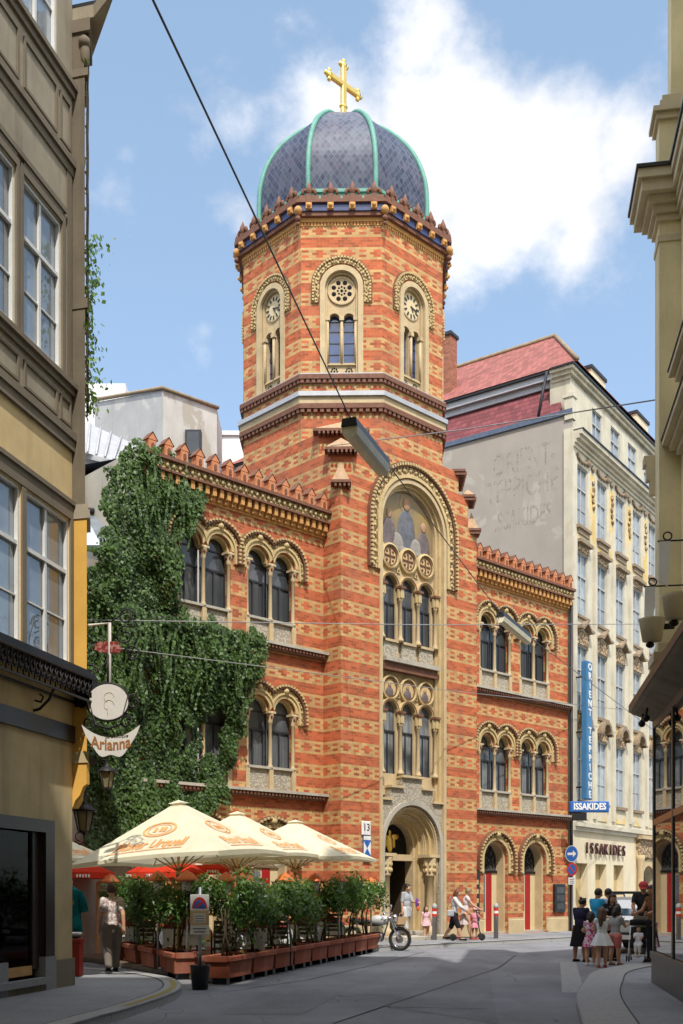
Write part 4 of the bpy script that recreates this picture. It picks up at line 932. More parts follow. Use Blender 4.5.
def rooftile(name,c,s=.22):
    t=NT(name); tc=t.n.new('ShaderNodeTexCoord'); sp=t.n.new('ShaderNodeSeparateXYZ'); t.link(tc.outputs['UV'],sp.inputs[0])
    a=t.math('DIVIDE',sp.outputs[1],s); r=t.math('FLOOR',a); b=t.math('ADD',t.math('DIVIDE',sp.outputs[0],s),t.math('MULTIPLY',t.math('MODULO',r,2.),.5))
    cb=t.n.new('ShaderNodeCombineXYZ'); t.link(t.math('FLOOR',b),cb.inputs[0]); t.link(r,cb.inputs[1]); wn=t.n.new('ShaderNodeTexWhiteNoise'); wn.noise_dimensions='2D'; t.link(cb.outputs[0],wn.inputs['Vector'])
    e=t.math('MAXIMUM',t.math('LESS_THAN',t.math('FRACT',a),.18),t.math('LESS_THAN',t.math('FRACT',b),.10)); cc=t.mix(wn.outputs['Value'],mul(c,.72),mul(c,1.2)); cc=t.mix(t.math('MULTIPLY',e,.55),cc,mul(c,.35)); t.col(cc); t.bump(t.math('FRACT',a),.5,.03); return t.set(.75,0,.3)
M['rtile']=rooftile('red_roof_tile',(.30,.10,.08)); M['rtile2']=rooftile('dark_red_roof_tile',(.20,.055,.06)); M['btile']=rooftile('brown_roof_tile',(.13,.10,.085))
bh=thing('carpet_house','tall beige ornate town house with red roof and blank grey gable behind the church','house',(C[0],C[1],0),frame_rot(E2))
cols=[.42+2.03*k for k in range(9)]; ww=1.06
rows=[(15.75,18.1),(12.3,14.75),(8.6,11.15),(5.15,7.65)]
holes=[rect(x,x+ww,a,b) for x in cols for a,b in rows]
gx=[(.0+.25,1.45),(2.25,3.45),(4.25,5.4)]
gh=[rect(a,b,.15,2.72) for a,b in gx]+[arch(8.2,.85,.1,1.9,14)]+[rect(10+2.2*k,11.4+2.2*k,.2,2.7) for k in range(4)]
q=MB(); q.wall(rect(0,20,0,4.3),gh,0,.35); q.build('ground_wall',M['palecream'],bh)
q=MB(); q.wall(rect(0,20,4.3,19.2),holes,0,.22); q.build('wall',M['beige'],bh)
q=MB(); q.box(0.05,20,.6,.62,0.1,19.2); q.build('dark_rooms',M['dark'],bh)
M['bluish']=glass_mat('sky_blue_window_glass',(.36,.42,.47),.06,1.6,.2,3.); M['oldframe']=plain('old_grey_frame',(.42,.42,.40),.6)  # bluish reflection of the far panes put into the glass colour
for i,h in enumerate(holes): casement(h,bh,.06,glass='bluish',fm='oldframe')
q=MB()
for a,b in gx+[(10+2.2*k,11.4+2.2*k) for k in range(4)]: q=MB(); q.box(a,b,.30,.32,.15,2.72); q.build('shop_blind',M['yelplain'],bh)
q=MB(); q.prism(arch(8.2,.85,.1,1.9,14),.4,.45,'y',0); q.build('gateway_door',M['dark'],bh,fixn=True)
q=MB(); q.ring(arcpts(8.2,1.9,.86,0,PI,18,1.8,1.8),arcpts(8.2,1.9,1.15,0,PI,18,1.8,1.8),-.12,.01,0); q.box(6.9,9.5,-.2,-.001,3.1,3.9,1); q.box(6.8,9.6,-.35,-.001,3.9,4.05,0)
for x in (7.05,9.35): q.lathe([(.2,0),(.16,.2),(.14,2.6),(.2,2.9),(.2,3.1)],(x,-.14,.1),10,0)
q.build('gateway_surround',[M['tan'],M['orn2']],bh)
# ornaments of the facade
for j,x in enumerate(cols):
    x1=x+ww; xm=(x+x1)/2
    def piece(nm,fn):
        q=MB(); fn(q); q.build(nm,[M['trimbrown'],M['orn2'],M['beigey'],M['trimbrown']],bh,fixn=True)
    piece('window_sill',lambda q:(q.box(x-.08,x1+.08,-.14,-.001,15.62,15.74,0),q.box(x,x1,-.08,-.001,15.42,15.619,3)))
    piece('window_head',lambda q:(q.box(x-.10,x1+.10,-.20,-.001,15.05,15.18,0),q.box(x-.02,x1+.02,-.06,-.001,14.78,15.049,1)))
    piece('window_sill',lambda q:(q.box(x-.05,x1+.05,-.08,-.001,12.2,12.3,0)))
    piece('window_head',lambda q:(q.box(x-.02,x1+.02,-.05,-.001,11.18,11.72,1),q.prism([(x-.16,11.72),(x+.16,11.72),(xm,12.0),(x1-.16,11.72),(x1+.16,11.72),(x1+.16,11.82),(x1-.12,11.82),(xm,12.12),(x+.12,11.82),(x-.16,11.82)],-.24,-.001,'y',0)))
    piece('window_sill',lambda q:(q.box(x-.05,x1+.05,-.1,-.001,8.48,8.6,0)))
    piece('window_head',lambda q:(q.box(x-.02,x1+.02,-.05,-.001,7.68,8.0,1),q.ring(arcpts(xm,8.0,.36,0,PI,10),arcpts(xm,8.0,.5,0,PI,10),-.26,-.002,0),q.box(x-.16,xm-.5,-.24,-.001,7.92,8.02,0),q.box(xm+.5,x1+.16,-.24,-.001,7.92,8.02,0)))
    piece('window_sill',lambda q:(q.box(x-.05,x1+.05,-.12,-.001,5.02,5.15,0)))
    for z0,z1 in ((15.2,15.41),(4.45,5.0),(8.52-.4,8.46)): piece('ornament_panel',lambda q:q.box(x+.02,x1-.02,-.03,-.001,z0,z1,2))
    def swag(q):
        for k in range(7): a=PI*k/6; q.ball((xm-.45*math.cos(a)-.1,-.05,18.42-.16*math.sin(a)),(.11,.06,.09),6,4,3)
        q.ball((xm+.5,-.06,18.42),(.15,.07,.18),8,5,3); q.ball((xm+.95,-.05,18.34),(.12,.06,.16),6,4,3)
    piece('frieze_swag',swag)
    def drop(q):
        q.box(x1+.22,x1+.76,-.015,-.001,15.3,18.1,2)
        for k in range(5): q.ball((x1+.48+.05*math.sin(k*2),-.04,17.8-.24*k),(.13,.05,.13),6,4,1)
    piece('floral_drop',drop)
for j in range(10):
    x=-.02+2.03*j; q=MB(); q.box(x-.02,x+.30,-.07,-.001,4.5,15.2,0); q.build('pilaster_strip',[M['beige']],bh)
q=MB()
for ex,z0,z1,m in ((.06,18.62,18.75,0),(.14,18.752,18.88,0),(.26,18.882,19.02,0),(.38,19.022,19.18,0),(.43,19.182,19.23,1)): q.box(-.02,20,-ex,.3,z0,z1,m)
q.build('main_cornice',[M['beige'],M['black']],bh)
q=MB(); q.box(-.02,20,-.2,-.001,4.12,4.28,0); q.box(-.02,20,-.1,-.001,3.96,4.118,0); q.build('shop_cornice',M['beige'],bh)
ah=[rect(2.55+2.03*k,3.6+2.03*k,19.55,21.1) for k in range(8)]
q=MB(); q.wall(rect(.35,20,19.0,21.6),ah,.25,.2); q.quad((.35,.25,19.0),(.35,1.1,19.0),(.35,1.1,21.6),(.35,.25,21.6)); q.build('attic_wall',M['beige'],bh)
for h in ah: casement(h,bh,.29,glass='bluish',fm='oldframe')
q=MB(); 
for ex,z0,z1,m in ((.0,21.4,21.55,0),(.10,21.552,21.7,0),(.20,21.702,21.82,0),(.26,21.822,21.89,1)): q.box(.3-ex,20,.25-ex,1.,z0,z1,m)
q.build('attic_cornice',[M['beige'],M['black']],bh)
q=MB(); q.quad((0,0,0),(0,32,0),(0,32,19.85),(0,0,19.85)); q.quad((0,32,0),(20,32,0),(20,32,19.8),(0,32,19.8)); q.quad((20,0,0),(20,32,0),(20,32,22),(20,0,22)); q.build('gable_wall',M['gable'],bh)
q=MB(); q.box(-.08,.3,.0,32,19.86,20.05,0); q.box(-.06,.25,-.02,.32,19.66,20.5,1); q.box(-.10,.32,-.06,.38,20.5,20.62,1); q.build('gable_coping',[M['slate'],M['beige']],bh)
q=MB(); q.add([(.02,.4,20.0),(.02,32,20.0),(.95,32,21.7),(.95,1.1,21.7)],[(0,1,2,3)]); q.build('lower_roof',M['rtile2'],bh)
q=MB(); q.box(.7,1.2,.3,32,21.45,21.7,0); q.box(.55,1.2,.2,32,21.702,21.95,0); q.box(.45,1.3,.1,32,21.952,22.05,1); q.build('roof_gutter',[M['lead'],M['dframe']],bh)
rx,ry,rz=4.5,2.7,25.5
q=MB(); q.add([(.42,.0,22.05),(.42,32,22.05),(rx,32,rz),(rx,ry,rz)],[(0,1,2,3)],0); q.add([(.42,0,22.06),(rx,ry,rz),(20,ry,rz),(20,0,22.1)],[(0,1,2,3)],0); q.add([(rx,ry,rz),(rx,32,rz),(20,32,22),(20,ry,rz)],[(0,1,2,3)],0); q.build('red_roof',M['rtile'],bh)
q=MB(); q.tube([(.42,0,22.12),(rx,ry,rz+.05)],.09,6); q.tube([(rx,ry,rz+.05),(rx,32,rz+.05)],.09,6); q.build('ridge_tiles',M['trimbrown'],bh)
q=MB(); q.tube([(.3,1.2,21.9),(.1,1.3,21.0),(-.05,1.4,20.1)],.06,8); q.build('downpipe',M['dframe'],bh)
q=MB(); q.box(-.07,.0-.001,-.02,.35,0,19.3,0); q.build('corner_strip',M['beige'],bh)
def chim(loc,w,d,h,mat,par):
    q=MB(); q.box(loc[0]-w/2,loc[0]+w/2,loc[1]-d/2,loc[1]+d/2,loc[2],loc[2]+h,0); q.box(loc[0]-w/2-.06,loc[0]+w/2+.06,loc[1]-d/2-.06,loc[1]+d/2+.06,loc[2]+h,loc[2]+h+.14,1); q.build('chimney',[M[mat],M['dframe']],par)
chim((1.6,6.35,22.3),.58,.58,2.95,'oldbrick',bh); chim((5.5,1.6,22.3),1.6,.9,1.5,'palecream',bh); chim((11,1.6,22.3),1.6,.9,1.6,'palecream',bh)
# ghost lettering on the gable
gm=lambda y,z:basis((-.003,y,z),(0,-1,0),(0,0,1))
for bd,y,z,s,sx in (('ORIENT-',2.05,18.55,1.25,.56),('TEPPICHE',2.15,17.5,1.25,.58),('ISSAKIDES',2.1,16.3,1.0,.56)):
    text_mesh('ghost_lettering',bd,s,gm(y,z),M['ghost'],bh,.0005,0,'CENTER',sx,.012)
# carpet shop signs
M['neonblue']=plain('faded_blue_enamel',(.05,.17,.33),.4)
o=thing('vertical_sign','tall blue vertical neon sign reading ORIENT TEPPICHE on the beige house','sign',(C[0]+.15*E2[0]+.5*.8192,C[1]+.15*E2[1]-.5*.5735,0),frame_rot(E2))
q=MB(); q.box(-.27,.27,-.12,.12,5.1,10.35,0,None,.03); q.build('sign_body',M['neonblue'],o)
q=MB(); 
for z in (5.6,7.7,9.8): q.tube([(0,.1,z),(0,.45,z)],.03,6)
q.build('bracket',M['iron'],o); q=MB()
for k,ch in enumerate('ORIENT·TEPPICHE'):
    if ch=='·': continue
    for yy,s in ((-.125,1),): text_mesh('letter',ch,.36,basis((0,yy,10.12-.345*k),(1,0,0),(0,0,1)),M['white'],o,.006,0,'CENTER',1.25,.012)
o=thing('projecting_sign','blue box sign reading ISSAKIDES below the vertical neon sign','sign',at(589,807,39.6),.0)
q=MB(); q.box(-.72,.72,-.12,.12,-.2,.2,0,None,.03); q.build('sign_body',M['signblue'],o); text_mesh('lettering','ISSAKIDES',.33,basis((0,-.13,0),(1,0,0),(0,0,1)),M['white'],o,.006,0,'CENTER',.82,.012)
q=MB(); q.box(-.62,-.1,-.08,.1,-.5,-.215,0); q.tube([(-.3,0,-.2),(-.75,0,-.2)],.04,6); q.build('bracket',M['black'],o)
o=thing('shop_lettering','dark raised shop lettering ISSAKIDES over the pale shop windows','sign',(C[0],C[1],0),frame_rot(E2))
M['lettbrown']=plain('brown_letters',(.07,.022,.018),.5)
for k,ch in enumerate('ISSAKIDES'): text_mesh('letter',ch,.62,basis((1.2+.50*k,-.08,3.30),(1,0,0),(0,0,1)),M['lettbrown'],o,.035,0,'CENTER',1.,.004)
# ---------------------------------------------------------------- houses behind the left wing
M['block_shaded']=plaster('shaded_face_render',(.42,.41,.40),(.3,.29,.28),.5,.1,(.52,.50,.46),.2); M['block_lit']=plaster('lit_face_render',(.56,.53,.47),(.42,.38,.32),.4,.1,(.44,.39,.32),.3)  # one render in two tones: right face painted lighter, as if sunlit
g0=at(86,400,50);g1=at(163,394,46);g2=at(217,412,49)
o=thing('rear_block','plain grey rendered block rising behind the church merlons, left of the tower','building',(g1.x,g1.y,0))
q=MB(); pz=lambda p:(p.x-g1.x,p.y-g1.y)
a,b,c=pz(g0),pz(g1),pz(g2); d=(a[0]+6,a[1]+14)
zt=(at(86,402,50).z,at(163,390,46).z,at(217,409,49).z)
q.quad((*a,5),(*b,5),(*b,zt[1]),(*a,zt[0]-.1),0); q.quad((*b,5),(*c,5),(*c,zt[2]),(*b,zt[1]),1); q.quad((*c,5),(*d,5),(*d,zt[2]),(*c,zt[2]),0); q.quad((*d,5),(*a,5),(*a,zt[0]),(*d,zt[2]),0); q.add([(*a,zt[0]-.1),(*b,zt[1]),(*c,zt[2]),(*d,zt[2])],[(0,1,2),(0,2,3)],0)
q.build('render_wall',[M['block_shaded'],M['block_lit']],o)
q=MB(); q.tube([(a[0],a[1]-.05,zt[0]),(b[0],b[1]-.06,zt[1]+.06)],.09,5); q.tube([(b[0],b[1]-.06,zt[1]+.06),(c[0]+.05,c[1],zt[2]+.06)],.09,5); q.build('roof_edge',M['trimbrown'],o)
p=at(108,396,49.5); q=MB(); q.box(p.x-g1.x-2.2,p.x-g1.x+.8,p.y-g1.y,p.y-g1.y+4,22,at(0,390,49.5).z+.3); q.build('roof_hut',M['wframe'],o)
p=at(196,452,48); q=MB(); L=Matrix.Translation((p.x-g1.x,p.y-g1.y-.9,p.z)); q.box(-.35,.35,-.05,.3,-.55,.6,0,L); w=q.build('window',M['dframe'],o); q=MB(); q.box(-.26,.26,-.07,-.051,-.48,.5,0,L); q.build('pane',M['pane'],w)
o=thing('seamed_roof_house','low house with pale standing seam roof and stained gable, above the ivy','house',at(86,892,33)-Vector((0,0,1.6)))
r0=at(70,415,34);r1=at(152,452,34);r2=at(70,448,31);r3=at(140,468,31); oo=Vector(o.location)
q=MB(); q.add([r2-oo,r3-oo,r1-oo,r0-oo],[(0,1,2,3)],0)
for k in range(9):
    t=k/8; q.tube([r2.lerp(r3,t)-oo+Vector((0,0,.04)),r0.lerp(r1,t)-oo+Vector((0,0,.04))],.035,4)
q.build('seamed_roof',M['lead'],o)
M['stain']=plaster('stained_gable',(.36,.32,.27),(.20,.16,.13),.6,.15,(.40,.20,.14),-.6)
def slab(q,P,d):
    n=len(P); d=Vector(d); q.add(list(P)+[p+d for p in P],[tuple(range(n)),tuple(reversed(range(n,2*n)))]+[(i,i+n,(i+1)%n+n,(i+1)%n) for i in range(n)],0)
q=MB(); slab(q,[at(70,455,31.2)-oo,at(138,470,31.2)-oo,at(150,620,31.2)-oo,at(70,620,31.2)-oo],(-.8,4,0)); q.build('gable',M['stain'],o)
q=MB(); slab(q,[at(60,470,29)-oo,at(92,470,30.5)-oo,at(116,512,30.)-oo,at(60,512,28.5)-oo],(0,.1,-.4)); q.build('tiled_roof',M['btile'],o)
q=MB(); q.tube([at(60,508,28.3)-oo,at(121,514,29.6)-oo],.09,6); q.build('gutter',M['dframe'],o)
q=MB(); slab(q,[at(80,515,28.6)-oo,at(125,518,29.6)-oo,at(125,545,28.)-oo,at(80,545,27.5)-oo],(0,.05,-.15)); q.build('skylight',M['skypane'],o)
# annex wall under the ivy
o=thing('annex_wall','low side wall almost wholly hidden under ivy, left of the church','wall',cw(-6.5,.9,0),frame_rot(E)); q=MB(); q.box(-9,-.01,0,.4,0,9.9); q.build('masonry',M['stain'],o)
p=at(232,440,52); o=thing('distant_chimney','pale distant chimney stack peeping out left of the church tower','chimney',(p.x,p.y,5)); q=MB(); q.box(-.9,.9,-.5,.5,0,p.z-5,0); q.box(-1.,1.,-.6,.6,p.z-5,p.z-4.8,0); q.build('stack',M['wframe'],o)
# ================================================================ GROUND
def asphalt(name,c,patch=True,scale=1.):
    t=NT(name); co=t.coord('Object'); b=t.mix(t.ramp(t.noise(co,.35,6,.6),.35,.65),mul(c,.72),mul(c,1.25))
    b=t.mix(t.math('MULTIPLY',t.ramp(t.noise(co,90,2),.45,.7),.6),b,mul(c,2.))
    b=t.mix(t.math('MULTIPLY',t.ramp(t.noise(co,3.,6,.7),.5,.7),.3),b,mul(c,.7))
    w=t.noise(co,.22,3,.5,.4); cr=t.math('LESS_THAN',t.math('ABSOLUTE',t.math('SUBTRACT',w,.5)),.0012)
    if patch: b=t.mix(t.math('MULTIPLY',cr,.75),b,mul(c,.35))
    st=t.coord('Object',(.5,.12,1),(0,0,.6)); b=t.mix(t.math('MULTIPLY',t.ramp(t.noise(st,2.,5),.48,.7),.5),b,mul(c,.6))
    t.col(b); t.bump(t.noise(co,140,2),.4,.006); return t.set(.85,0,.3)
M['asphalt']=asphalt('road_asphalt',(.185,.188,.20)); M['seam']=plain('road_seam',(.035,.035,.036),.9)
M['pave']=asphalt('pavement_asphalt',(.22,.222,.23),False); M['kerb']=plain('kerb_granite',(.31,.305,.295),.8,var=.3,scale=25.,fine=90.)
M['yline']=plain('worn_yellow_paint',(.30,.235,.07),.8,var=.35,scale=14.)
M['ground']=plain('distant_ground',(.12,.12,.115),.9)
q=MB(); q.add([(-400,-300,-.02),(400,-300,-.02),(400,600,-.02),(-400,600,-.02)],[(0,1,2,3)]); tag(q.build('ground',M['ground']),kind='structure')
q=MB(); q.add([(-12,-14,0),(30,-14,0),(60,75,0),(14,60,0),(-30,36,0),(-30,10,0)],[(0,1,2,3,4,5)]); tag(q.build('road',M['asphalt']),kind='structure')
def pavement(name,edge,inner,h=.12,kw=.28,yline=None):
    # edge: kerb line polyline; inner: the polyline that closes the sheet
    q=MB(); pts=list(edge)+list(inner); tr=tessellate_polygon([[Vector((p[0],p[1],0)) for p in pts]])
    q.add([(p[0],p[1],h-.004) for p in pts],[tuple(t) for t in tr]); o=tag(q.build(name,M['pave'],fixn=True),kind='structure')
    q=MB(); n=len(edge); L=[]
    ins=Vector((sum(p[0] for p in pts)/len(pts),sum(p[1] for p in pts)/len(pts)))
    for i,p in enumerate(edge):
        a=Vector(edge[max(0,i-1)]);b=Vector(edge[min(n-1,i+1)]); d=(b-a).normalized(); nn=Vector((-d.y,d.x))
        if nn.dot(ins-Vector(p))<0: nn=-nn
        L.append((Vector(p),nn))
    for i in range(n-1):
        (a,na),(b,nb)=L[i],L[i+1]; a2=a+na*kw; b2=b+nb*kw
        if (b-a).length>.4: e=(b-a).normalized()*.006; 
        else: e=Vector((0,0))
        q.add([(*(a+e),-.01),(*(b-e),-.01),(*(b-e+nb*.02),h+.003),(*(a+e+na*.02),h+.003),(*(a2+e),h+.003),(*(b2-e),h+.003)],[(0,1,2,3),(3,2,5,4)])
    tag(q.build(name.replace('pavement','kerb'),M['kerb']),kind='structure')
    q=MB()
    for i in range(n-1):
        (a,na),(b,nb)=L[i],L[i+1]; q.add([(*(a+na*kw),h+.007),(*(b+nb*kw),h+.007),(*(b+nb*(kw+.016)),h+.007),(*(a+na*(kw+.016)),h+.007)],[(0,1,2,3)])
    tag(q.build('kerb_joint',M['seam']),kind='structure')
    if yline:
        q=MB()
        for i in range(*yline):
            (a,na),(b,nb)=L[i],L[i+1]; q.add([(*(a+na*.08),h+.008),(*(b+nb*.08),h+.008),(*(b+nb*.17),h+.008),(*(a+na*.17),h+.008)],[(0,1,2,3)])
        tag(q.build('yellow_kerb_line',M['yline']),kind='structure')
def smooth(pts,k=4):
    out=[]; P=[Vector(p) for p in pts]
    for i in range(len(P)-1):
        p0=P[max(0,i-1)];p1=P[i];p2=P[i+1];p3=P[min(len(P)-1,i+2)]
        for j in range(k):
            t=j/k; out.append(tuple(.5*((2*p1)+(p2-p0)*t+(2*p0-5*p1+4*p2-p3)*t*t+(3*p1-p0-3*p2+p3)*t**3)))
    return out+[tuple(P[-1])]
le=smooth([(-6.2,-8),(-4.2,5),(-3.0,12.2),(-2.78,13.3),(-2.60,14.5),(-2.47,15.9),(-2.55,17.1),(-2.85,18.3),(-3.3,19.2),(-4.1,20.2),(-5.6,21.4),(-9,23)])
n=len(le); pavement('left_pavement',le,[(-16,23),(-16,-8)],yline=(14,27))
re=smooth([(1.0,-8),(1.9,4),(2.6,11),(2.9,13),(3.49,15.9),(4.19,18.4),(4.75,20.2),(5.5,21.6),(6.7,23.3),(9.5,26.2),(30,46)])
pavement('right_pavement',re,[(40,40),(6,-8)],.10,.62)
ce=[cw(x,-2.5)[:2] for x in (-3.5,-1.,2,4.5,7,9.5,12.9)]+[(C[0]+s*E2[0]+2.4*.8192,C[1]+s*E2[1]-2.4*.5735) for s in (2,6,10,20)]
pavement('church_pavement',ce,[(C[0]+20*E2[0]-2,C[1]+20*E2[1]+2),cw(12.8,1.2)[:2],cw(-3.5,1.2)[:2]],.12,.25)
# lighter strip across the side-street mouth and road repair patches
M['repair']=asphalt('repair_asphalt',(.165,.168,.178),False); M['sett']=plain('granite_setts',(.30,.30,.295),.8,var=.3,scale=10.)
q=MB(); q.add([(.6,15,.004),(1.9,13,.004),(3.4,25.,.004),(2.6,26,.004)],[(0,1,2,3)]); q.add([(-1.6,14,.004),(-.5,14,.004),(.3,18.5,.004),(-1.,18.5,.004)],[(0,1,2,3)]); tag(q.build('road_repair',M['repair']),kind='structure')
q=MB()
for path in (((-.1,13.),(1.7,18.),(3.3,22.5),(4.4,27.)),((-1.9,17.),(-.6,19.5),(.9,24.),(2.2,28.5)),((.55,14.9),(2.,14.6))):
    for a,b in zip(path,path[1:]):
        a=Vector(a);b=Vector(b);n_=10
        for i in range(n_):
            p0=a.lerp(b,i/n_);p1=a.lerp(b,(i+1)/n_); d_=(b-a).normalized(); w_=Vector((-d_.y,d_.x))*.012; o0=w_*2*MN.noise(Vector((p0.x*3,p0.y*3,0))); o1=w_*2*MN.noise(Vector((p1.x*3,p1.y*3,0)))
            q.add([(*(p0-w_+o0),.008),(*(p0+w_+o0),.008),(*(p1+w_+o1),.008),(*(p1-w_+o1),.008)],[(0,1,2,3)])
tag(q.build('road_seam',M['seam']),kind='structure')
q=MB(); 
for i in range(26):
    a=Vector((3.5,17.0)).lerp(Vector((5.0,24.5)),i/26); b=Vector((3.5,17.0)).lerp(Vector((5.0,24.5)),(i+.93)/26); q.add([(a.x,a.y,.006),(a.x+.34,a.y-.1,.006),(b.x+.34,b.y-.1,.006),(b.x,b.y,.006)],[(0,1,2,3)])
tag(q.build('gutter_setts',M['sett']),kind='structure')
# ================================================================ TERRACE
LINE=(Vector((-2.15,18.35)),Vector((.78,28.7)))
LEFTL=(Vector((-2.75,19.3)),Vector((-5.3,25.2)))
def planter(x,y,rz,lab,L=1.15):
    o=thing('planter',lab,'planter',(x,y,.06),rz,'terracotta planters round the terrace'); q=MB()
    w0,w1,h=.21,.26,.44
    a=L/2-.05
    q.add([(-a,-w0,.06),(a,-w0,.06),(a,w0,.06),(-a,w0,.06),(-a-.04,-w1+.03,h-.09),(a+.04,-w1+.03,h-.09),(a+.04,w1-.03,h-.09),(-a-.04,w1-.03,h-.09)],[(3,2,1,0),(0,1,5,4),(1,2,6,5),(2,3,7,6),(3,0,4,7)])
    q.box(-a-.08,a+.08,-w1-.02,-w1+.05,h-.1,h,0,None,.015); q.box(-a-.08,a+.08,w1-.05,w1+.02,h-.1,h,0,None,.015); q.box(-a-.08,-a,-w1+.05,w1-.05,h-.1,h-.001,0); q.box(a,a+.08,-w1+.05,w1-.05,h-.1,h-.001,0)
    q.build('trough',M['terracotta'],o); q=MB(); q.box(-a+.001,a-.001,-w0-.01,w0+.01,h-.14,h-.05); q.build('soil',M['soil'],o)
    for sx in (-1,1): q=MB(); q.box(sx*a*.7-.07,sx*a*.7+.07,-.13,.13,-.06,.061); q.build('foot_block',M['black'],o)
    return o
def shrub(x,y,lab,r=.5,h=1.95,seed=0,tone=.45):
    o=thing('laurel_shrub',lab,'shrub',(x,y,.45),0,'laurel shrubs in the terrace planters'); pts=[]
    cz=h-.62-.45; rr=random.Random(seed)
    subs=[(Vector((rr.uniform(-.42,.42),rr.uniform(-.42,.42),cz+rr.uniform(-.18,.30))),rr.uniform(.24,.38)) for k in range(9)]
    for k in range(2100):
        c,s=rr.choice(subs); d=Vector((rr.gauss(0,1),rr.gauss(0,1),rr.gauss(0,1))).normalized(); q=s*(rr.random()**.4)*1.05; p=c+d*q
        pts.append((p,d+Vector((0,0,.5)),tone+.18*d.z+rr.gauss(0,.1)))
    for k in range(30):
        p=Vector((rr.uniform(-.5,.5),rr.uniform(-.25,.25),rr.uniform(.1,.55))); pts.append((p,Vector((rr.gauss(0,1),rr.gauss(0,1),.4)),.3))
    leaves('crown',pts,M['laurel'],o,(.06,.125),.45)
    q=MB()
    for k in range(3): q.tube([(rr.uniform(-.12,.12),rr.uniform(-.06,.06),-.05),(rr.uniform(-.1,.1),rr.uniform(-.06,.06),cz*.5),(rr.uniform(-.2,.2),rr.uniform(-.15,.15),cz)],[.022,.018,.012],6)
    q.build('trunk',M['bark'],o); return o
d=(LINE[1]-LINE[0]); rz=math.atan2(d.y,d.x)
words=['nearest the street corner sign','second behind the bucket sign','third along the kerb row','fourth along the kerb row','middle of the kerb row','just past the middle of the kerb row','third from the motorcycle','second from the motorcycle','brightest, right beside the motorcycle']
for i in range(9):
    p=LINE[0].lerp(LINE[1],(i+.5)/9); planter(p.x,p.y,rz,'terracotta planter box, '+words[i])
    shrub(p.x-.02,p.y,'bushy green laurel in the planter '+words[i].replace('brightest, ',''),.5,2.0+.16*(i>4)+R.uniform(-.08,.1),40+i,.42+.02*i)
d2=(LEFTL[1]-LEFTL[0]); rz2=math.atan2(d2.y,d2.x); words2=['just right of the walking man','directly behind the walking man','left of the walking man by the mannequin','farthest left beside the mannequin']
for i in range(4):
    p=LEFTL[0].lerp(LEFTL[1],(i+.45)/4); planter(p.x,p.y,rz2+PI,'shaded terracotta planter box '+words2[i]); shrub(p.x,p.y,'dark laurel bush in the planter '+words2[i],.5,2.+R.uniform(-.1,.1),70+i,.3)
# decking under the terrace
M['deck']=plain('terrace_boards',(.14,.10,.07),.8,var=.3,scale=5.)
q=MB(); q.prism([(-2.2,18.6),(.75,28.8),(-.2,30.6),(-7,25.6),(-5.6,24.2)],.02,.10,'z'); tag(q.build('terrace_floor',M['deck'],fixn=True),kind='structure')
def heat_lamp(x,y,lab,z=1.98,s=1.):
    o=thing('terrace_lamp',lab,'lamp',(x,y,.1),0,'orange domed terrace lamps'); z-=.1
    q=MB(); q.tube([(0,0,0),(0,0,z-.34)],.022,8); q.lathe([(.07,0),(.07,.03),(.03,.05)],(0,0,z-.36),10); q.build('post',M['steel'],o)
    q=MB(); q.lathe([(.085,0),(.10,.22)],(0,0,z-.32),12); q.build('glass_cylinder',M['white'],o)
    q=MB(); q.lathe([(.22,0),(.215,.035),(.16,.08),(.10,.15),(.05,.17),(.02,.2)],(0,0,z-.12),16); q.build('lamp_shade',M['orange'],o); return o
lamps=[(158,880,20.8),(187,880,19.6),(226,881,21),(285,881,22.5),(315,881,24.5),(339,881,25.2),(357,884,27.4),(371,884,28.2),(110,882,23.2)]
lw=['under the large front parasol, left one','under the large front parasol beside its pole','between the front and second parasol poles','over the middle of the kerb row hedge','half hidden behind the hedge middle','over the hedge right of the middle','small, second from the hedge end','small, last at the hedge end','tall, left beyond the walking man']
for (u,v,D),w in zip(lamps,lw):
    p=at(u,v,D); heat_lamp(p.x,p.y,'orange domed lamp, '+w,p.z+.1)
